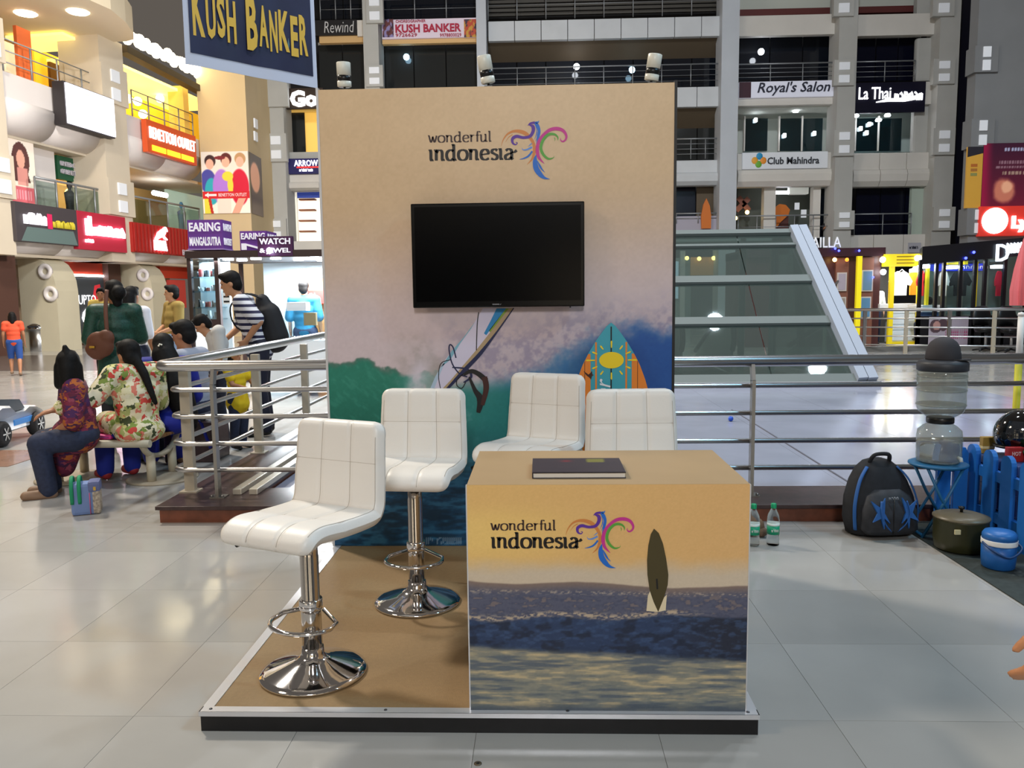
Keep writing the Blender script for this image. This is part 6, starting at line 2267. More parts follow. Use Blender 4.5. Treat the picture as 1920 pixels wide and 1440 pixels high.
STAND = dict(P=(0, 0, .93), C=(0, .01, 1.25), N=(0, .02, 1.42), H=(0, -.01, 1.575), sL=(.175, .02, 1.385), sR=(-.175, .02, 1.385), eL=(.23, .04, 1.11), eR=(-.23, .04, 1.11),
             wL=(.24, -.04, .87), wR=(-.24, -.04, .87), hL=(.09, 0, .90), hR=(-.09, 0, .90), kL=(.10, -.02, .49), kR=(-.10, -.02, .49), aL=(.10, .03, .09), aR=(-.10, .03, .09), tL=(.12, -.12, .035), tR=(-.12, -.12, .035))
SIT = dict(P=(0, .02, .09), C=(0, -.0, .40), N=(0, -.02, .55), H=(0, -.045, .685), sL=(.165, .0, .515), sR=(-.165, .0, .515), eL=(.22, -.06, .26), eR=(-.22, -.06, .26),
           wL=(.14, -.28, .20), wR=(-.14, -.28, .20), hL=(.09, -.02, .08), hR=(-.09, -.02, .08), kL=(.11, -.42, .08), kR=(-.11, -.42, .08), aL=(.11, -.40, -.29), aR=(-.11, -.40, -.29), tL=(.12, -.55, -.335), tR=(-.12, -.55, -.335))
# local front is -Y; L is the figure's left hand (+X)


def basis(J):
    up = (Vector(J['C']) - Vector(J['P'])).normalized()
    rt = (Vector(J['sL']) - Vector(J['sR'])).normalized()
    fw = rt.cross(up).normalized()
    rt = up.cross(fw)
    return Matrix((rt, fw, up)).transposed().to_4x4()


def hand(pr, wr, el, side, curl=.5, k=1.0, fat=1.0):
    d = (Vector(wr) - Vector(el)).normalized()
    sv = Vector(side)
    sv = (sv - d * sv.dot(d)).normalized()      # across the palm towards the thumb
    nv = d.cross(sv)                            # palm normal
    wr = Vector(wr)
    M = Matrix((sv, nv, d)).transposed().to_4x4()
    pr.append(('e', wr + d * .045 * k, (.040 * k, .018 * k, .055 * k), M))
    for i, (o, L) in enumerate(((.027, .070), (.009, .080), (-.010, .074), (-.027, .058))):
        a = wr + d * .085 * k + sv * o * k
        b = a + (d * math.cos(curl * .6) + nv * math.sin(curl * .6)) * L * .5 * k
        c = b + (d * math.cos(curl * 1.6) + nv * math.sin(curl * 1.6)) * L * .5 * k
        pr.append(('c', a - d * .02 * k, b, .0095 * k * fat, .0088 * k * fat))
        pr.append(('c', b, c, .0088 * k * fat, .0075 * k * fat))
    a = wr + d * .03 * k + sv * .035 * k
    b = a + (d * .7 + sv * .6 + nv * .2).normalized() * .035 * k
    c = b + (d * .95 + sv * .15 + nv * .3).normalized() * .03 * k
    pr.append(('c', a - sv * .01, b, .012 * k, .0105 * k))
    pr.append(('c', b, c, .0105 * k, .0085 * k))


SKIN = mat('skin_brown', (168, 116, 84), .55)
SKIN2 = mat('skin_tan', (186, 136, 102), .55)
HAIR = mat('hair_black', (14, 12, 12), .65, noise=(60, .5), spec=.25)
EYE = mat('eye_dark', (20, 14, 12), .3)


def figure(label, loc, rz, base=STAND, pose=None, k=1.0, skin=SKIN, voxel=.011, shirt=None, sleeve=1.0, pants=None, leg=1.0, dress=None, hair='short', hair_prims=None, shoe=None,
           head_turn=0.0, head_nod=0.0, fit=.016, group=None, wpose=None):
    J = {a: Vector(b) for a, b in dict(base, **(pose or {})).items()}
    inv = (Matrix.Translation(Vector(loc)) @ Matrix.Rotation(rz, 4, 'Z') @ Matrix.Scale(k, 4)).inverted()
    for a, b in (wpose or {}).items():          # joints given in the place's own axes
        J[a] = inv @ Vector(b)
    fig = thing('person', label, 'person', loc, wc=False, group=group)
    fig.rotation_euler = (0, 0, rz)
    fig.scale = (k, k, k)
    B = basis(J)
    up, rt, fw = B.to_3x3() @ Vector((0, 0, 1)), B.to_3x3() @ Vector((1, 0, 0)), B.to_3x3() @ Vector((0, 1, 0))
    HM = Matrix.Rotation(head_turn, 4, 'Z') @ Matrix.Rotation(head_nod, 4, 'X')
    H = J['H']
    hv = lambda x, y, z: H + (HM @ Vector((x, y, z)))

    def torso(g=0.0):
        pr = []
        for t, rx, ry in ((0, .150, .108), (.3, .138, .098), (.62, .148, .105), (.95, .158, .104)):
            pr.append(('e', J['P'].lerp(J['C'], t), (rx + g, ry + g, .13 + g * .5), B))
        pr.append(('e', J['C'].lerp(J['N'], .45), (.13 + g, .085 + g, .11), B))
        pr.append(('c', J['sL'], J['sR'], .058 + g, .058 + g))
        return pr
    pr = torso()
    pr.append(('c', J['N'] - up * .06, H - Vector((0, 0, .02)), .055, .048))
    pr.append(('e', hv(0, .008, .02), (.074, .092, .098), HM))
    pr.append(('e', hv(0, -.022, -.045), (.056, .062, .066), HM))
    pr.append(('c', hv(0, -.084, .014), hv(0, -.099, -.020), .008, .012))
    pr.append(('e', hv(0, -.080, -.060), (.024, .010, .007), HM))
    pr.append(('e', hv(0, -.074, -.098), (.022, .016, .014), HM))
    for s in (-1, 1):
        pr.append(('e', hv(s * .076, .012, -.008), (.010, .020, .030), HM))
        pr.append(('e', hv(s * .030, -.078, .032), (.022, .012, .008), HM))
    for s in 'LR':
        sg = 1 if s == 'L' else -1
        pr.append(('c', J['s' + s], J['e' + s], .050, .040))
        pr.append(('c', J['e' + s], J['w' + s], .040, .027))
        hand(pr, J['w' + s], J['e' + s], fw if abs((J['w' + s] - J['e' + s]).normalized().dot(fw)) < .8 else -rt * sg)
        pr.append(('c', J['h' + s], J['k' + s], .086, .058))
        pr.append(('c', J['k' + s], J['k' + s].lerp(J['a' + s], .35) + Vector((0, .012, 0)), .056, .055))
        pr.append(('c', J['k' + s].lerp(J['a' + s], .35) + Vector((0, .012, 0)), J['a' + s], .055, .036))
        fd = (J['t' + s] - J['a' + s])
        pr.append(('c', J['a' + s] + Vector((0, .02, -.03)), J['t' + s], .036, .030))
    blob(pr, voxel, 4, 'body', skin, fig)
    for s in (-1, 1):
        MB().ball(hv(s * .030, -.077, .014), (.010, .006, .006), 10, HM).build('eye', EYE, fig)
    if shirt:
        q = torso(fit)
        for s in 'LR':
            e = J['s' + s].lerp(J['e' + s], min(1, sleeve))
            q.append(('c', J['s' + s], e, .052 + fit, .046 + fit))
            if sleeve > 1:
                q.append(('c', J['e' + s], J['e' + s].lerp(J['w' + s], sleeve - 1), .044 + fit, .034 + fit))
        if dress:
            q += dress
        blob(q, voxel, max(4, int(.11 / voxel)), 'top', shirt, fig)
    if pants:
        q = [('e', J['P'], (.158 + fit * .8, .114 + fit * .8, .13), B)]
        for s in 'LR':
            q.append(('c', J['h' + s], J['k' + s], .090 + fit * .6, .066 + fit * .6))
            if leg > .5:
                q.append(('c', J['k' + s], J['k' + s].lerp(J['a' + s], min(1, (leg - .5) * 2)), .068 + fit * .5, .050 + fit * .6))
        blob(q, voxel, max(4, int(.08 / voxel)), 'trousers', pants, fig)
    if shoe:
        for s in 'LR':
            blob([('c', J['a' + s] + Vector((0, .02, -.035)), J['t' + s] + Vector((0, -.01, .0)), .044, .038), ('e', (J['a' + s] + J['t' + s]) / 2 + Vector((0, 0, -.03)), (.045, .10, .022), Matrix.Identity(4))], voxel, 2, 'shoe', shoe, fig)
    hp = []
    if hair:
        hp.append(('e', hv(0, .022, .042), (.086, .098, .092), HM))
        hp.append(('e', hv(0, .05, -.01), (.078, .066, .085), HM))
        hp.append(('e', hv(0, -.05, .095), (.058, .045, .032), HM))
    if hair == 'long':
        hp += [('c', hv(0, .06, 0), hv(0, .10, -.18), .085, .09), ('c', hv(0, .10, -.18), hv(0, .11, -.42), .09, .06)]
    if hair == 'bob':
        hp += [('c', hv(.05, .03, 0), hv(.06, .04, -.13), .05, .045), ('c', hv(-.05, .03, 0), hv(-.06, .04, -.13), .05, .045), ('c', hv(0, .06, 0), hv(0, .075, -.15), .07, .06)]
    if hair == 'bun':
        hp += [('e', hv(0, .13, .0), (.07, .06, .07), HM), ('c', hv(0, .06, .0), hv(0, .08, -.12), .07, .04)]
    for h_ in (hair_prims or []):
        hp.append((h_[0], hv(*h_[1]), hv(*h_[2]), h_[3], h_[4]) if h_[0] == 'c' else ('e', hv(*h_[1]), h_[2], HM))
    if hp:
        blob(hp, min(voxel, .012), 4, 'hair', HAIR, fig)
    fig['_J'] = 0
    return fig, J, hv


def cells(name, cols, scale, rough=.75, stretch=(1, 1, 1), feature='VORONOI'):
    """cloth printed with patches of several colours"""
    m = mat(name, cols[0], rough)
    nt = m.node_tree
    tc = nt.nodes.new('ShaderNodeTexCoord')
    mp = nt.nodes.new('ShaderNodeMapping')
    mp.inputs['Scale'].default_value = stretch
    nz = nt.nodes.new('ShaderNodeTexNoise')
    nz.inputs['Scale'].default_value = scale * .8
    mxv = nt.nodes.new('ShaderNodeVectorMath')
    mxv.operation = 'MULTIPLY_ADD'
    mxv.inputs[1].default_value = (.12, .12, .12)
    v = nt.nodes.new('ShaderNodeTexVoronoi')
    v.inputs['Scale'].default_value = scale
    r = nt.nodes.new('ShaderNodeValToRGB')
    r.color_ramp.interpolation = 'CONSTANT'
    n = len(cols)
    r.color_ramp.elements[0].color = (*lin(cols[0]), 1)
    r.color_ramp.elements[1].position = 1 / n
    r.color_ramp.elements[1].color = (*lin(cols[1]), 1)
    for i in range(2, n):
        e = r.color_ramp.elements.new(i / n)
        e.color = (*lin(cols[i]), 1)
    sp = nt.nodes.new('ShaderNodeSeparateColor')
    nt.links.new(tc.outputs['Object'], mp.inputs['Vector'])
    nt.links.new(mp.outputs['Vector'], nz.inputs['Vector'])
    nt.links.new(nz.outputs['Color'], mxv.inputs[0])
    nt.links.new(mp.outputs['Vector'], mxv.inputs[2])
    nt.links.new(mxv.outputs['Vector'], v.inputs['Vector'])
    nt.links.new(v.outputs['Color'], sp.inputs['Color'])
    nt.links.new(sp.outputs[0], r.inputs['Fac'])
    nt.links.new(r.outputs['Color'], nt.nodes['Principled BSDF'].inputs['Base Color'])
    return m


def striped(name, c1, c2, period, duty=.5):
    m = mat(name, c1, .8)
    nt = m.node_tree
    tc = nt.nodes.new('ShaderNodeTexCoord')
    sx = nt.nodes.new('ShaderNodeSeparateXYZ')
    a = nt.nodes.new('ShaderNodeMath'); a.operation = 'DIVIDE'; a.inputs[1].default_value = period
    b = nt.nodes.new('ShaderNodeMath'); b.operation = 'FRACT'
    c = nt.nodes.new('ShaderNodeMath'); c.operation = 'GREATER_THAN'; c.inputs[1].default_value = duty
    mx = nt.nodes.new('ShaderNodeMix'); mx.data_type = 'RGBA'
    mx.inputs['A'].default_value = (*lin(c1), 1)
    mx.inputs['B'].default_value = (*lin(c2), 1)
    nt.links.new(tc.outputs['Object'], sx.inputs[0])
    nt.links.new(sx.outputs['Z'], a.inputs[0])
    nt.links.new(a.outputs[0], b.inputs[0])
    nt.links.new(b.outputs[0], c.inputs[0])
    nt.links.new(c.outputs[0], mx.inputs['Factor'])
    nt.links.new(mx.outputs['Result'], nt.nodes['Principled BSDF'].inputs['Base Color'])
    return m


R_ = math.radians
FLOR = cells('floral_kurta', ((206, 196, 150), (190, 186, 120), (222, 214, 186), (196, 66, 56), (120, 140, 62), (214, 206, 170), (60, 70, 40), (210, 120, 100), (214, 208, 176), (160, 166, 100), (214, 206, 170), (222, 214, 186)), 24)
IKAT = cells('maroon_print', ((92, 26, 52), (120, 36, 62), (70, 30, 80), (170, 92, 40), (104, 30, 60), (60, 24, 60), (140, 60, 80)), 22, stretch=(1, 1, 1.6))
JEANS = mat('denim', (40, 48, 72), .8, noise=(40, .2))
SANDAL = mat('sandal_tan', (136, 108, 86), .6)

# seated woman in the flowered kurta, arm round the girl
figure('woman in cream floral kurta sitting on the bench with her arm round the girl', (-2.90, 3.56, BZ), R_(-128), SIT,
       dict(H=(.02, -.05, .655), N=(.0, -.03, .53), C=(0, -.0, .38), eL=(.26, .02, .24), wL=(.30, -.22, .22), kL=(.12, -.34, .09), kR=(-.1, -.34, .09), aL=(.12, -.36, -.29), aR=(-.1, -.36, -.29), tL=(.12, -.48, -.335), tR=(-.1, -.48, -.335)),
       k=.97, wpose=dict(eL=(-3.10, 3.33, .70), wL=(-3.30, 3.16, .64)), shirt=FLOR, sleeve=1.8, pants=mat('blue_salwar', (24, 40, 140), .8), fit=.03, hair='short', head_turn=R_(10), head_nod=R_(8),
       dress=[('e', Vector((0, .03, .06)), (.20, .17, .12), Matrix.Identity(4)), ('c', Vector((.1, -.05, .1)), Vector((.12, -.26, .11)), .11, .10), ('c', Vector((-.1, -.05, .1)), Vector((-.12, -.26, .11)), .11, .10)],
       hair_prims=[('c', (.0, .08, -.02), (-.02, .14, -.16), .04, .035), ('c', (-.02, .14, -.16), (-.06, .17, -.40), .035, .02)], shoe=mat('red_shoe', (150, 40, 44), .6))
# girl in maroon
figure('girl in dark maroon printed tunic and jeans sitting at the bench end', (-3.22, 3.30, BZ - .02), R_(-62), SIT,
       dict(H=(.0, -.03, .625), N=(0, -.02, .50), C=(0, 0, .36), sL=(.14, 0, .46), sR=(-.14, 0, .46), eL=(.18, -.02, .22), eR=(-.18, -.02, .22), wL=(.06, -.14, .14), wR=(-.06, -.14, .14), kL=(.09, -.26, .06), kR=(-.09, -.24, .06), aL=(.09, -.22, -.30), aR=(-.07, -.20, -.30), tL=(.1, -.36, -.33), tR=(-.07, -.33, -.33)),
       k=.96, shirt=IKAT, sleeve=1.0, pants=JEANS, fit=.026, hair='bob', head_turn=R_(-95), shoe=SANDAL,
       dress=[('e', Vector((0, .0, .08)), (.17, .15, .14), Matrix.Identity(4)), ('c', Vector((-.04, -.06, .10)), Vector((-.10, -.12, -.16)), .13, .09), ('c', Vector((-.10, -.04, .05)), Vector((-.16, -.10, -.20)), .09, .05)],
       hair_prims=[('c', (.0, .05, .10), (.01, .05, .15), .03, .022)])
# long-haired woman in blue
fg, J, hv = figure('woman in royal blue with waist-long black hair sitting at the bench back', (-2.86, 3.98, BZ), R_(-150), SIT,
       dict(H=(.0, -.04, .66), kL=(.12, -.36, .09), kR=(-.12, -.36, .09), aL=(.12, -.36, -.29), aR=(-.12, -.36, -.29), tL=(.12, -.48, -.335), tR=(-.12, -.48, -.335)), k=1.0, shirt=mat('royal_blue', (22, 34, 140), .7), sleeve=1.3,
       pants=mat('royal_blue_leg', (24, 38, 150), .7), fit=.03, hair='long', hair_prims=[('c', (0, .08, -.05), (-.06, .14, -.28), .10, .13), ('c', (-.06, .14, -.28), (-.14, .17, -.56), .13, .09), ('c', (-.14, .17, -.56), (-.18, .17, -.64), .08, .03)], shoe=SANDAL,
       dress=[('e', Vector((0, .04, .06)), (.21, .18, .11), Matrix.Identity(4))])
hc = MB()
for kk in range(5):
    a = 2 * PI * kk / 5
    hc.ball(hv(.03 + .012 * math.cos(a), .128, .03 + .012 * math.sin(a)), .008, 8)
hc.build('hair_clip', mat('clip_white', (232, 228, 214), .4), fg)
sc_b = mat('scarf_blue', (20, 40, 170), .75)
mb = MB()
pts = [(-.17, .06, .10), (-.24, .05, .04), (-.27, .03, -.10), (-.29, .03, -.20)]
vs = []
for i, p in enumerate(pts):
    for dy, dx in ((-.07, 0), (0, .008), (.07, -.006)):
        vs.append((p[0] + dx - .01 * i, p[1] + dy, p[2] + (.03 if dy > 0 and i == 3 else 0)))
fs = [(i * 3 + j, i * 3 + j + 1, (i + 1) * 3 + j + 1, (i + 1) * 3 + j) for i in range(3) for j in range(2)]
vs2 = [(v[0] + .006, v[1], v[2]) for v in vs]
n_ = len(vs)
mb.add(vs + vs2, fs + [tuple(n_ + q for q in f[::-1]) for f in fs], True).build('scarf_end', sc_b, fg)
# man in grey behind the bench
figure('man in pale grey shirt sitting behind the long-haired woman', (-2.86, 4.48, BZ + .02), R_(-96), SIT, dict(H=(0, -.06, .70)), k=1.04, shirt=mat('grey_shirt', (150, 156, 172), .8), sleeve=.9, pants=JEANS, fit=.022, hair='short', shoe=BLACK, head_nod=R_(14))
stl = thing('stone_seat', 'low dark stone seat under the man in grey', 'seat', (-2.84, 4.50, 0))
MB().box(-3.08, -2.64, 4.34, 4.70, 0, BZ - .012, ch=.01).build('block', GRAN_T, stl)

# woman in green with a brown bag, child on her arm
GRN = mat('green_sequins', (18, 62, 50), .5, noise=(90, .5))
fg, J, hv = figure('woman in dark green tunic standing behind the bench with a child on her arm', (-3.82, 5.05, 0), R_(-158), STAND, dict(eR=(-.22, -.05, 1.12), wR=(-.10, -.26, 1.16), eL=(.24, .03, 1.12), wL=(.20, -.18, .98)), k=.95, shirt=GRN, sleeve=1.0, pants=mat('dark_leggings', (30, 34, 40), .8), fit=.03, hair='bun', shoe=SANDAL,
       head_turn=R_(28), dress=[('c', Vector((0, 0, .95)), Vector((0, .0, .62)), .18, .21)])
bgm = mat('bag_brown', (96, 56, 38), .6)
hb = thing('brown_handbag', 'large brown handbag hanging on the back of the woman in green', 'bag', at(190, 660, 4.75))
q0 = at(188, 646, 4.76)
blob([('e', q0, (.135, .05, .12), Matrix.Rotation(R_(30), 4, 'Y')), ('e', q0 + Vector((-.06, 0, -.07)), (.10, .045, .06), Matrix.Rotation(R_(38), 4, 'Y')), ('e', q0 + Vector((.06, 0, .06)), (.08, .045, .08), Matrix.Identity(4))], .012, 4, 'pouch', bgm, hb)
hb['_wc'] = 1
MB().tube(catmull([q0 + Vector((.06, .02, .12)), q0 + Vector((.045, .05, .32)), q0 + Vector((.03, .12, .50))], 6), .018, 8, flat=.4).build('strap', bgm, hb)
MB().box(q0.x - .07, q0.x - .02, q0.y - .065, q0.y - .05, q0.z - .03, q0.z - .01, ch=.004).build('clasp', mat('clasp_gold', (190, 150, 60), .3, .8), hb)
figure('small child in yellow held by the woman in green', (at(188, 560, 5.2).x, 5.22, 1.14), R_(20), SIT, dict(kL=(.14, -.2, .0), kR=(-.14, -.2, .0), aL=(.13, -.18, -.24), aR=(-.13, -.18, -.24), tL=(.14, -.28, -.27), tR=(-.14, -.28, -.27)), k=.50, shirt=mat('baby_yellow', (214, 186, 96), .8), sleeve=.8, pants=mat('baby_red', (170, 60, 70), .8), fit=.02, hair='short', voxel=.016)
# woman in white further back
figure('woman in white top with long black hair standing beyond the woman in green', (at(250, 600, 6.6).x, 6.6, 0), R_(170), k=.93, shirt=mat('white_top', (214, 214, 222), .8), pants=JEANS, hair='long', voxel=.016, fit=.022, shoe=BLACK)
# man in olive
figure('young man in olive T-shirt and pale jeans facing the shops', (at(325, 600, 8.9).x, 8.9, 0), R_(-42), STAND, dict(wR=(-.10, -.22, 1.0), eR=(-.24, -.02, 1.1), wL=(.08, -.24, 1.0), eL=(.24, -.02, 1.1)), k=.96, skin=SKIN2, shirt=mat('olive_tee', (142, 118, 58), .8), sleeve=.9, pants=mat('pale_jeans', (130, 152, 184), .8), fit=.024, hair='short', head_turn=R_(-25), voxel=.014, shoe=BLACK)
# man in the striped polo with rucksack
fg, J, hv = figure('man in navy and white striped polo leaning at the kiosk with a black rucksack', (-2.68, 5.75, 0), R_(-78), STAND,
       dict(C=(0, -.10, 1.22), N=(0, -.17, 1.39), H=(0, -.26, 1.53), sL=(.175, -.14, 1.35), sR=(-.175, -.14, 1.35), eL=(.30, .04, 1.16), wL=(.20, -.10, .98), eR=(-.20, -.22, 1.10), wR=(-.06, -.34, .98), P=(0, 0, .92)), k=1.03, skin=SKIN2,
       shirt=striped('striped_polo', (30, 32, 66), (206, 208, 216), .062, .45), sleeve=.85, pants=mat('navy_jeans', (26, 28, 46), .8), fit=.028, hair='short', head_nod=R_(16), shoe=BLACK, dress=[('e', Vector((0, -.01, .86)), (.185, .14, .12), Matrix.Identity(4))])
rk = thing('rucksack', 'black rucksack on the back of the man in stripes', 'rucksack', fg.location, wc=False)
rk.rotation_euler = fg.rotation_euler
rk.scale = fg.scale
RUCK = mat('ruck_black', (20, 20, 24), .7)
blob([('c', (0, .09, 1.22), (0, .14, .98), .13, .15), ('e', (0, .20, 1.0), (.12, .07, .15), Matrix.Identity(4)), ('c', (0, .04, 1.36), (0, .09, 1.2), .07, .12)], .014, 4, 'pack', RUCK, rk)
for s in (-1, 1):
    MB().tube(catmull([(s * .10, .05, 1.38), (s * .13, -.12, 1.43), (s * .13, -.25, 1.30), (s * .12, -.20, 1.10), (s * .10, .03, 1.0)], 5), .016, 8, flat=.5).build('strap', RUCK, rk)
# boy looking down
figure('boy in white shirt bending over the kiosk shelf', (-2.93, 5.25, 0), R_(-70), STAND, dict(H=(0, -.16, 1.47), N=(0, -.07, 1.38)), k=.80, skin=SKIN2, shirt=mat('boy_white', (206, 206, 204), .8), sleeve=.9, pants=JEANS, fit=.024, hair='short', head_nod=R_(42), shoe=BLACK)
# girl in yellow at the rails
figure('small girl in bright yellow top and jeans holding the railing', (-2.66, 5.0, 0), R_(66), STAND, dict(eL=(.22, -.12, 1.12), wL=(.12, -.34, 1.06), eR=(-.22, -.12, 1.12), wR=(-.12, -.34, 1.06)), k=.56, shirt=mat('bright_yellow', (222, 190, 24), .8), sleeve=.6, pants=JEANS, fit=.035, hair='long', shoe=BLACK, dress=[('c', Vector((0, 0, .95)), Vector((0, 0, .78)), .17, .20)])
# man in turquoise inside the kiosk
figure('man in turquoise shirt seen from behind inside the jewellery kiosk', (at(572, 600, 9.95).x, 9.95, 0), R_(184), k=1.0, skin=SKIN2, shirt=mat('turquoise_shirt', (16, 92, 122), .8), sleeve=.95, pants=JEANS, fit=.03, hair='short', voxel=.015, shoe=BLACK)
# child in orange far left
figure('child in orange vest and blue shorts walking past the far shops', (at(27, 650, 12.6).x, 12.6, 0), R_(-150), STAND, dict(kL=(.1, -.14, .5), aL=(.1, -.02, .12), tL=(.11, -.16, .07), aR=(-.1, .16, .10), tR=(-.1, .04, .03)), k=.72, shirt=mat('orange_vest', (224, 84, 52), .8), sleeve=.5, pants=mat('blue_shorts', (44, 80, 150), .8), leg=.55, fit=.026, hair='bob', voxel=.016, shoe=SANDAL)
# child on the toy car
figure('child in lime green shirt sitting on the toy car at the picture edge', (carp.x - .30, carp.y - .22, .34), R_(187), SIT, dict(kL=(.1, -.30, .10), kR=(-.1, -.30, .10), aL=(.1, -.42, -.12), aR=(-.1, -.42, -.12), tL=(.1, -.52, -.15), tR=(-.1, -.52, -.15)), k=.62, shirt=mat('lime_shirt', (140, 226, 40), .8), sleeve=.9, pants=mat('brown_shorts', (60, 48, 44), .8), fit=.026, hair='short', voxel=.014, shoe=BLACK)
# person on the balcony with a phone
pb = at(1553, 446, FY + .5)
figure('person in dark top and jeans standing on the balcony holding up a phone', (pb.x, FY + .5, pb.z - .85), R_(0), STAND, dict(eL=(.26, -.08, 1.18), wL=(.08, -.22, 1.42), eR=(-.26, -.08, 1.18), wR=(-.08, -.22, 1.42)), k=1.0, shirt=mat('dark_top', (30, 26, 30), .8), sleeve=.9, pants=mat('balcony_jeans', (50, 70, 120), .8), hair='short', voxel=.024, shoe=BLACK)
# sellers in the right-hand kiosks
figure('seller with dark hair standing at the yellow booth counter', (X2(1664), K2 + .80, 0), R_(-20), k=.98, skin=SKIN2, shirt=mat('seller_white', (206, 212, 206), .8), pants=JEANS, hair='short', voxel=.022, shoe=BLACK)
figure('seller in blue and red shirt sitting inside the black kiosk', (X3(1770), K3 + .72, .5), R_(180), SIT, k=.95, shirt=mat('seller_blue', (90, 130, 190), .8), pants=JEANS, hair='short', voxel=.022, shoe=BLACK)
sl = thing('seller_stool', 'dark stool under the seller inside the black kiosk', 'stool', (X3(1770), K3 + .72, 0))
MB().lathe([(.18, .44), (.2, .47), (.18, .495), (.001, .497)], 18, sl.location).build('seat', BLACK, sl)
for kk in range(4):
    a = PI / 4 + PI / 2 * kk
    MB().tube([sl.location + Vector((.15 * math.cos(a), .15 * math.sin(a), 0)), sl.location + Vector((.1 * math.cos(a), .1 * math.sin(a), .45))], .012, 6).build('leg', STEEL, sl)

# person just beside the camera whose fingers reach into the picture at the right
T1, T2 = at(1903, 1244, -1.02), at(1910, 1284, -1.00)
tip = (T1 + T2) / 2
kk = 1.0
hd = (Vector((-.30, .10, -.95))).normalized()          # the way the hand hangs
wr_w = tip - hd * .172 + Vector((.026, 0, -.052))
base_p = Vector((1.52, -1.10, 0))
rzp = R_(-80)
Mi = (Matrix.Translation(base_p) @ Matrix.Rotation(rzp, 4, 'Z')).inverted()
wl_ = Mi @ wr_w
el_ = Mi @ (wr_w - hd * .25)
fgN, JN, hvN = figure('person standing just beside the view whose hanging fingers show at the right edge', base_p, rzp, STAND, dict(wR=tuple(wl_), eR=tuple(el_)), k=1.0, skin=mat('skin_near', (190, 132, 92), .5), shirt=mat('near_shirt', (70, 76, 90), .8), sleeve=.95, pants=JEANS, hair='short', voxel=.0065, shoe=BLACK)
# ================================================================ SIGNS AND POSTERS


def flat_sign(name, label, u0, v0, u1, v1, Y, m, th=.12, texts=(), cat='sign', group=None):
    """board standing at depth Y; texts: (string, u, v, w px, h px, material, bold, shear)"""
    x0, x1, z0, z1 = rect(u0, v0, u1, v1, Y)
    s = thing(name, label, cat, ((x0 + x1) / 2, Y, z0), group=group)
    if m is not None:
        MB().box(x0, x1, Y, Y + th, z0, z1, ch=.01).build('board', m, s)
    k = (x1 - x0) / (u1 - u0)
    for t in texts:
        c = at(t[1], t[2], Y)
        text(t[0], t[5], s, (c.x, Y - .004, c.z), X, t[3] * k, t[4] * k, depth=.04, bold=t[6] if len(t) > 6 else 0, shear=t[7] if len(t) > 7 else 0)
    return s, k


SY_ = FY - .12
glowW = glow('sign_glow_white', (255, 255, 255), 3)
INKD = mat('sign_ink_dark', (40, 42, 60), .5)
s, k = flat_sign('salon_sign', 'pale sign reading Royal\'s Salon on the upper parapet', 1386, 152, 1563, 182, SY_, mat('salon_white', (206, 208, 222), .5, emit=.3), texts=[("Royal's Salon", 1488, 166, 136, 25, INKD, .01, .25)])
MB().box(at(1386, 166, SY_).x, at(1408, 166, SY_).x, SY_ - .02, SY_, s.location.z, at(1500, 152, SY_).z).build('maroon_emblem', mat('salon_maroon', (64, 30, 44), .5), s)
s, k = flat_sign('restaurant_sign', 'navy sign with glowing white La Thai lettering under the dark windows', 1597, 154, 1735, 211, SY_, mat('thai_navy', (12, 10, 34), .4), texts=[('La Thai', 1640, 175, 60, 22, glowW, .0)])
c_ = at(1703, 180, SY_)
scribble(s, glowW, (c_.x, SY_ - .03, c_.z), X, 54 * k, 16 * k, 6, r=.035)
P = [at(u, v, SY_) for u, v in ((1642, 192), (1665, 188), (1695, 187), (1722, 182), (1730, 176))]
m = MB()
m.ribbon([(p.x, p.z) for p in P], [.03, .12, .16, .16, .03], Vector((0, SY_ - .03, 0)), X, Zv)
m.build('swoosh', glowW, s)
s, k = flat_sign('club_sign', 'white sign reading Club Mahindra with a coloured leaf emblem', 1392, 285, 1552, 316, FY - .14, mat('club_white', (212, 216, 222), .5, emit=.12), texts=[('Club Mahindra', 1487, 301, 97, 13, mat('club_ink', (50, 52, 58), .5), .015)])
for (u, v, c_) in ((1424, 293, (40, 150, 200)), (1415, 301, (236, 170, 60)), (1431, 301, (240, 150, 50)), (1422, 308, (110, 180, 60))):
    c = at(u, v, FY - .14)
    MB().ball((c.x, FY - .15, c.z), (.13, .02, .14), 12).build('leaf', mat('leaf_%d%d' % (u, v), c_, .5), s)
s, k = flat_sign('rewind_sign', 'black sign with handwritten white Rewind lettering at the top', 590, 37, 669, 66, SY_, mat('rewind_black', (22, 20, 22), .5), texts=[('Rewind', 636, 51, 56, 20, mat('chalk_white', (206, 206, 206), .6), -.01, .15)])
x0, x1, z0, z1 = rect(670, 38, 687, 68, SY_)
MB().box(x0, x1, SY_ - .02, SY_ + .1, z0, z1).build('cream_plate', CREAM, s)
s, k = flat_sign('kush_banker_sign', 'white sign with red KUSH BANKER lettering between two columns', 716, 35, 896, 71, SY_, mat('kush_white', (214, 200, 214), .5, emit=.15), texts=[('KUSH BANKER', 803, 53, 123, 15, mat('kush_red', (178, 30, 64), .5), .03), ('CHOREOGRAPHER', 770, 40, 56, 5, MATS['kush_red']), ('9726629', 762, 66, 40, 6, MATS['kush_red']), ('9978800029', 845, 66, 40, 6, MATS['kush_red'])])
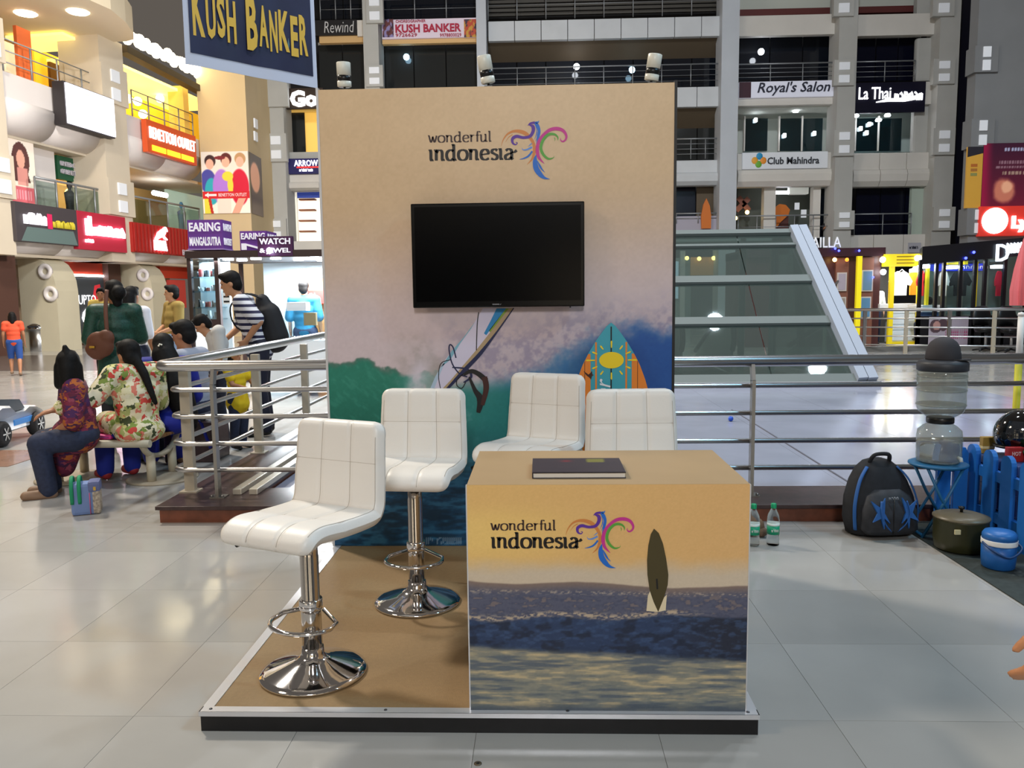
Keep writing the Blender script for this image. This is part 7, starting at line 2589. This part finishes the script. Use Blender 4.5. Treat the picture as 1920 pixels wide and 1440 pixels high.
for (u0, u1, c1, c2) in ((717, 738, (110, 60, 60), (150, 140, 190)), (870, 894, (190, 70, 40), (200, 150, 50))):
    x0, x1, z0, z1 = rect(u0, 36, u1, 70, SY_)
    printed('picture', (x0, SY_ - .006, z0), X, Zv, x1 - x0, z1 - z0, 16, 16, lambda U, V, c1=c1, c2=c2: mixc(mixc(c1, c2, fbm(U * 4, V * 4, 5, 3) > .5), (60, 40, 60), (fbm(U * 6 + 9, V * 3, 8, 3) > .58)), PRINT, s)
s, k = flat_sign('gold_shop_sign', 'black fascia with round glowing white letters behind the banner corner', 536, 165, 606, 204, SY_, mat('fascia_brown', (50, 36, 26), .5), texts=[('Gol', 573, 185, 58, 30, glowW, .05)])
s, k = flat_sign('arrow_sign', 'navy ARROW shop sign with white letters beside the backdrop', 538, 297, 605, 326, SY_, mat('arrow_navy', (28, 26, 86), .5, emit=.1), texts=[('ARROW', 574, 306, 44, 11, glow('arrow_white', (255, 255, 255), 2.5), .0)])
c_ = at(574, 319, SY_)
scribble(s, MATS['arrow_white'], (c_.x, SY_ - .02, c_.z), X, 26 * k, 5 * k, 7, r=.012)
MB().box(at(556, 313, SY_).x, at(602, 313, SY_).x, SY_ - .01, SY_, at(580, 315, SY_).z, at(580, 312, SY_).z).build('red_line', mat('arrow_red', (220, 50, 50), .5, emit=.6), s)

# near right tower: menu boards and the red shop sign
TY_ = RY - .12


def paint_food(U, V):
    n = fbm(U * 7, V * 7, 81, 4)
    c = mixc((96, 24, 44), (52, 20, 40), V)
    c = mixc(c, (130, 20, 56), sst(.2, .0, U))
    for (cu, cv, r, col) in ((.38, .26, .22, (176, 104, 84)), (.95, .26, .16, (176, 170, 176)), (.9, .16, .14, (190, 70, 80)), (.42, .32, .1, (206, 150, 120))):
        d = np.hypot((U - cu), (V - cv) * 1.0)
        c = mixc(c, col, sst(r, r * .6, d + .08 * (n - .5)))
    for (v0, v1, u0, u1, col, fr) in ((.87, .93, .36, .95, (170, 180, 210), 60), (.68, .72, .28, .9, (140, 110, 120), 70), (.61, .65, .22, .95, (140, 110, 120), 70), (.50, .56, .34, .78, (160, 140, 120), 50)):
        c = mixc(c, col, ((V > v0) & (V < v1) & (U > u0) & (U < u1) & (np.sin(U * fr * 2) > -.5)) * .8)
    return c


x0, x1, z0, z1 = rect(1842, 268, 1952, 388, TY_)
fb_ = thing('food_board', 'dark red food poster on the grey tower above the red shop sign', 'poster', ((x0 + x1) / 2, TY_, z0))
MB().box(x0, x1, TY_, TY_ + .1, z0, z1).build('panel', mat('poster_back', (60, 24, 36), .5), fb_)
printed('picture', (x0, TY_ - .004, z0), X, Zv, x1 - x0, z1 - z0, 60, 60, paint_food, PRINT_LIT, fb_)
x0, x1, z0, z1 = rect(1812, 275, 1842, 390, TY_ + .02)
yb2 = thing('amber_board', 'amber menu board with a dark top beside the dark red poster', 'poster', ((x0 + x1) / 2, TY_, z0))
MB().box(x0, x1, TY_ + .02, TY_ + .1, z0, z1).build('panel', mat('amber_card', (206, 156, 62), .5, emit=.15), yb2)
MB().add([(x0, TY_ + .015, z1 - .32), (x1, TY_ + .015, z1 - .42 + .22), (x1, TY_ + .015, z1), (x0, TY_ + .015, z1)], [(0, 1, 2, 3)]).build('dark_header', mat('board_dark', (44, 42, 52), .5), yb2)
for kz_ in range(3):
    MB().box(x0 + .12, x0 + .32, TY_ + .012, TY_ + .02, z1 - .62 - kz_ * .14, z1 - .53 - kz_ * .14).build('print_block', mat('amber_print_%d' % kz_, ((190, 110, 50), (180, 120, 60), (150, 150, 90))[kz_], .5), yb2)
x0, x1, z0, z1 = rect(1837, 386, 1960, 442, TY_ - .1)
rs = thing('red_shop_sign', 'lit red shop sign with a white disc and the letters Ly', 'sign', ((x0 + x1) / 2, TY_ - .1, z0))
MB().box(x0, x1, TY_ - .1, TY_ + .1, z0, z1, ch=.02).build('board', mat('lit_red', (200, 50, 40), .5, emit=.5), rs)
c = at(1865, 414, TY_ - .1)
MB().lathe([(.001, .03), (.40, .03), (.40, 0)], 32, (c.x, TY_ - .1, c.z), M=Matrix.Rotation(PI / 2, 4, 'X')).build('disc', glow('disc_white', (255, 255, 255), 6), rs)
c = at(1912, 420, TY_ - .1)
text('Ly', glow('disc_white', (255, 255, 255), 6), rs, (c.x, TY_ - .104, c.z), X, .52, .50, depth=.04, bold=.06)

# far white plate on the first-floor band
s, k = flat_sign('white_plate', 'small grey plate on the white first-floor band above the booths', 1703, 455, 1727, 474, FY - .06, mat('plate_grey', (180, 180, 190), .5), th=.05)
c_ = at(1713, 464, FY - .06)
scribble(s, INKD, (c_.x, FY - .07, c_.z), X, 16 * k, 5 * k, 5, r=.015)


# ---- signs on the left wing, in the wing's own axes
def wing_sign(name, label, ua, ub, z0, z1, d, m, texts=(), th=.18, cat='sign', v=300):
    sa, sb = wl(ua, v, d)[0], wl(ub, v, d)[0]
    o = thing(name, label, cat, WM @ Vector(((sa + sb) / 2, d, z0)))
    o.rotation_euler = (0, 0, WA)
    del o['_wc']
    L = sb - sa
    if m is not None:
        MB().box(-L / 2, L / 2, 0, th, 0, z1 - z0, ch=.01).build('board', m, o)
    for t in texts:     # string, centre fraction along, fraction up, width fraction, height m, material, bold
        text(t[0], t[5], o, (-L / 2 + L * t[1], -.004, (z1 - z0) * t[2]), X, L * t[3], t[4], depth=.05, bold=t[6] if len(t) > 6 else 0)
    return o, L


o, L = wing_sign('denim_shop_sign', 'dark shop sign with white and yellow lettering on the lower parapet', 30, 147, 2.98, 4.0, -.26, mat('spykar_grey', (70, 64, 68), .5), v=420)
scribble(o, glow('dull_white', (240, 236, 246), 1.2), (-L * .22, -.02, .62), X, L * .34, .30, 6, r=.045)
scribble(o, mat('sign_yellow', (196, 180, 50), .5, emit=.2), (L * .24, -.02, .55), X, L * .36, .2, 9, r=.03)
MB().box(-L * .02, L * .05, -.02, 0, .40, .80).build('pink_square', mat('pink_square', (206, 40, 90), .5, emit=.2), o)
MB().prism([(-L * .44, .02), (L * .46, .02), (L * .4, .40), (-L * .34, .40)], (0, -.006, 0), X, Zv, .004).build('grey_band', mat('sign_slate', (100, 120, 118), .4), o)
o, L = wing_sign('red_fascia_sign', 'red sign with blown-out glowing white lettering on the lower parapet', 146, 236, 2.9, 4.0, -.27, mat('fascia_crimson', (176, 36, 58), .5, emit=.06), v=430)
hotp = glow('hot_pinkwhite', (255, 236, 255), 7)
scribble(o, hotp, (L * .12, -.02, .58), X, L * .64, .28, 8, r=.07)
MB().box(-L * .36, -L * .32, -.03, 0, .42, .9, ch=.01).box(-L * .30, -L * .23, -.03, 0, .42, .98, ch=.02).build('tall_letters', hotp, o)
scribble(o, hotp, (-L * .3, -.02, .26), X, L * .16, .09, 4, r=.02)
o, L = wing_sign('container_sign', 'ridged red container sign with glowing white logo on the lower parapet', 249, 360, 2.95, 3.9, -.25, mat('container_red', (164, 36, 30), .5), v=445)
for q in range(18):
    xq = -L / 2 + L * (q + .5) / 18
    MB().box(xq - L / 72, xq + L / 72, -.04, 0, .03, .92, ch=.008).build('ridge', MATS['container_red'], o)
text('PUMA', hotp, o, (-L * .1, -.05, .28), X, L * .2, .34, depth=.05, bold=.04)
P = catmull([(-.42, .45, .1), (-.2, .62, .22), (.05, .72, .26), (.22, .84, .18), (.34, .78, .04)], 5)
m = MB()
m.ribbon([(p[0] - L * .06, p[1]) for p in P], [p[2] for p in P], (0, -.06, 0), X, Zv)
P = catmull([(.02, .70, .2), (.12, .56, .12), (.3, .5, .04)], 5)
m.ribbon([(p[0] - L * .06, p[1]) for p in P], [p[2] for p in P], (0, -.06, 0), X, Zv)
m.build('leaping_emblem', hotp, o)
text('FACTORY', mat('sign_pale', (206, 200, 210), .5), o, (L * .38, -.05, .12), X, L * .2, .2, depth=.02, bold=.02)
o, L = wing_sign('orange_sign', 'orange BENETTON OUTLET sign on the upper parapet', 276, 367, 6.25, 7.3, -.30, mat('benetton_orange', (214, 84, 36), .5, emit=.1), texts=[('BENETTON OUTLET', .5, .62, .92, .38, glow('sign_offwhite', (255, 246, 240), 1.0), .0)], v=262)
for q in range(3):
    MB().box(-L * .42 + q * L * .29, -L * .16 + q * L * .29, -.03, 0, .08, .26, ch=.01).build('yellow_bar', glow('bar_yellow', (255, 200, 40), 1.6), o)
o, L = wing_sign('white_lightbox', 'blank glowing white lightbox sign on the upper parapet', 127, 214, 6.35, 7.45, -.48, glow('lightbox_white', (246, 244, 255), 1.9), th=.06, v=195)
MB().box(-L / 2 - .04, L / 2 + .04, .06, .42, -.04, 1.14, ch=.01).build('casing', mat('casing_dark', (48, 44, 46), .5), o)
MB().box(-.3, -.1, -.004, 0, .92, .98).build('faint_print', mat('faint_pink', (236, 190, 190), .5, emit=.9), o)
o, L = wing_sign('green_sign', 'dark green UNITED COLORS OF BENETTON sign in the first-floor shop', 106, 160, 5.05, 5.75, .95, mat('benetton_green', (24, 78, 52), .5, emit=.08), texts=[('UNITED COLORS', .48, .68, .8, .14, mat('sign_pale', (206, 200, 210), .5)), ('OF BENETTON', .4, .35, .64, .14, mat('sign_pale', (206, 200, 210), .5))], v=290)
o, L = wing_sign('grey_outlet_sign', 'grey sign with the letters OU beside the green sign', 160, 190, 5.05, 5.75, .95, mat('outlet_grey', (186, 190, 190), .5), texts=[('OU', .5, .5, .8, .38, mat('outlet_ink', (90, 92, 92), .5))], v=300)


def paint_woman(U, V):
    c = mixc((226, 222, 204), (214, 200, 186), V)
    hair = (np.hypot((U - .45) / .34, (V - .66) / .26) < 1) | ((np.abs(U - .45 - .1 * np.sin(V * 9)) < .36) & (V > .36) & (V < .7))
    c = mixc(c, (70, 36, 34), hair * .9)
    c = mixc(c, (206, 150, 130), (np.hypot((U - .45) / .16, (V - .68) / .13) < 1) * 1.0)
    c = mixc(c, (206, 140, 130), ((np.abs(U - .5) < .2) & (V > .3) & (V < .56)) * .9)
    c = mixc(c, (196, 90, 100), (V < .3) * .95)
    c = mixc(c, (226, 160, 170), ((V > .1) & (V < .24) & (U > .2) & (U < .8) & (np.sin(U * 60) > 0)) * .8)
    return c


s0, s1 = wl(18, 320, .55)[0], wl(66, 320, .55)[0]
pw = thing('woman_poster', 'tall poster of a long-haired woman over a pink panel on the wing', 'poster', WM @ Vector(((s0 + s1) / 2, .55, 4.0)))
pw.rotation_euler = (0, 0, WA)
del pw['_wc']
L = s1 - s0
MB().box(-L / 2, L / 2, .004, .1, 0, 1.9).build('panel', WWHITE, pw)
printed('picture', (-L / 2, 0, 0), X, Zv, L, 1.9, 40, 60, paint_woman, PRINT_LIT, pw)
MB().box(-L / 2, L / 2, -.02, .1, -.18, -.02).build('lamp_strip', glow('strip_warm', (255, 236, 190), 3), pw)

# shop poster with UPTO 60
s0, s1 = wl(126, 560, 1.25)[0], wl(200, 560, 1.25)[0]
up = thing('sale_poster', 'dark sale poster reading UPTO 60 beside the fin pillar', 'poster', WM @ Vector(((s0 + s1) / 2, 1.2, 0)))
up.rotation_euler = (0, 0, WA)
del up['_wc']
L = s1 - s0
MB().box(-L / 2, L / 2, 0, .06, .1, 2.15).build('panel', mat('sale_grey', (62, 66, 70), .5, emit=.1), up)
MB().prism([(-.1, .1), (.35, .25), (.25, .9), (.5, 1.5), (.42, 1.95), (.15, 1.9), (.0, 1.4), (-.15, .9)], (L * .08, -.006, 0), X, Zv, .004).build('red_figure', mat('sale_red', (214, 50, 60), .5, emit=.3), up)
text('UPTO', glow('sale_white', (255, 255, 255), 1.3), up, (-L * .06, -.02, 1.45), X, L * .44, .30, depth=.01)
text('60', glow('sale_white', (255, 255, 255), 1.3), up, (L * .0, -.02, .95), X, L * .46, .50, depth=.01, bold=.02)
MB().box(-L / 2, L / 2, -.03, .03, 2.18, 2.25).build('lamp_strip', LAMPW, up)


# poster of three women on the end block
def paint_three(U, V):
    c = mixc((226, 214, 196), (206, 196, 184), V)

    def el(c, cu, cv, ru, rv, col, a=1.0):
        d = np.hypot((U - cu) / ru, (V - cv) / rv)
        return mixc(c, col, sst(1.05, .92, d) * a)
    # left: navy over teal, centre: lilac with yellow scarf, right: red jacket; their heads and hair
    c = el(c, .13, .52, .17, .20, (66, 66, 140))
    c = el(c, .20, .36, .15, .22, (44, 150, 160))
    c = el(c, .42, .42, .20, .30, (160, 110, 190))
    c = el(c, .80, .42, .20, .30, (190, 24, 50))
    c = el(c, .55, .60, .12, .08, (216, 190, 60))
    c = el(c, .60, .46, .06, .16, (216, 190, 60))
    for (cu, cv, hc) in ((.18, .82, (52, 34, 34)), (.52, .85, (80, 30, 30)), (.82, .85, (170, 130, 90))):
        c = el(c, cu + .01, cv + .03, .12, .10, hc)
        c = el(c, cu, cv - .02, .085, .085, (214, 160, 136))
    c = el(c, .40, .90, .12, .03, (110, 30, 36))
    c = mixc(c, (188, 30, 36), (V > .245) & (V < .355))
    c = mixc(c, (240, 230, 230), (V > .285) & (V < .315) & (U > .05) & (U < .25))
    low = V < .245
    c = mixc(c, (206, 190, 60), low & (np.abs(U - .1) < .07))
    c = mixc(c, (170, 40, 30), low & (np.abs(U - .19 + V * .2) < .03))
    c = mixc(c, (214, 196, 180), low & (np.abs(U - .45) < .14))
    c = mixc(c, (206, 150, 126), low & (np.abs(U - .75 - (V - .1) * .6) < .08))
    return c


x0, x1, z0, z1 = rect(379, 284, 467, 400, EY - .06)
p3 = thing('women_poster', 'poster of three laughing women with a red arrow strip on the end block', 'poster', ((x0 + x1) / 2, EY - .06, z0))
MB().box(x0, x1, EY - .056, EY - .001, z0, z1).build('panel', WWHITE, p3)
printed('picture', (x0, EY - .06, z0), X, Zv, x1 - x0, z1 - z0, 90, 110, paint_three, PRINT_LIT, p3)
zr = z0 + (z1 - z0) * .30
text('BENETTON OUTLET', mat('poster_white', (240, 226, 226), .5, emit=.2), p3, (x0 + (x1 - x0) * .64, EY - .066, zr), X, (x1 - x0) * .60, .12, depth=.01)
MB().prism([(0, 0), (.12, -.1), (.12, -.04), (.42, -.04), (.42, .04), (.12, .04), (.12, .1)], (x0 + .1, EY - .068, zr), X, Zv, .004).build('arrow', MATS['poster_white'], p3)
# narrow portrait strip on the angled face
dface = Vector((xr - at(466, 300, EY).x, 1.6, 0)).normalized()


def paint_strip(U, V):
    c = mixc((90, 74, 62), (70, 60, 52), V)
    d = np.hypot((U - .4) / .42, (V - .62) / .26)
    c = mixc(c, (196, 140, 110), sst(1.05, .85, d))
    c = mixc(c, (60, 44, 40), sst(.12, .0, np.abs(V - .25)) * .6)
    return c


pa = at(466, 300, EY)
ps_ = thing('portrait_strip', 'narrow brown portrait strip round the corner from the women poster', 'poster', (pa.x, EY, z0))
nf = Vector((dface.y, -dface.x, 0))
o0 = Vector((pa.x, EY, z0)) + nf * .02 + dface * .08
printed('picture', o0, dface, Zv, 1.5, z1 - z0, 20, 50, paint_strip, PRINT_LIT, ps_)
MB().bar(o0 - nf * .006 + dface * .75 + Zv * .0, o0 - nf * .006 + dface * .75 + Zv * (z1 - z0), 1.5, .01, up=tuple(nf)).build('panel', mat('strip_back', (70, 60, 52), .6), ps_)

# ---- festoon of bulbs over the golden restaurant
sa, sb = wl(232, 75, -.2)[0], wl(377, 160, -.2)[0]
fs_ = thing('festoon_lights', 'dense string of blazing white bulbs along the golden restaurant roof', 'lights', WM @ Vector(((sa + sb) / 2, -.2, 9.5)))
fs_.rotation_euler = (0, 0, WA)
del fs_['_wc']
L = sb - sa
bm_ = glow('festoon_bulb', (255, 240, 200), 9)
b0 = None
for q in range(34):
    xq = -L / 2 + L * q / 33
    zq = .22 + .0 * q + .10 * math.sin(q * 2.3)
    if b0 is None:
        b0 = MB().ball((0, 0, 0), .15, 10).build('bulb', bm_, fs_)
        b0.location = (xq, 0, zq)
    else:
        c = b0.copy()
        COL.objects.link(c)
        c.location = (xq, .06 * math.sin(q), zq)
MB().tube([(-L / 2, .0, .34), (L / 2, .0, .34)], .02, 6).build('cable', BLACK, fs_)

for o in bpy.data.objects:
    if '_wc' in o: del o['_wc']
    if '_J' in o: del o['_J']
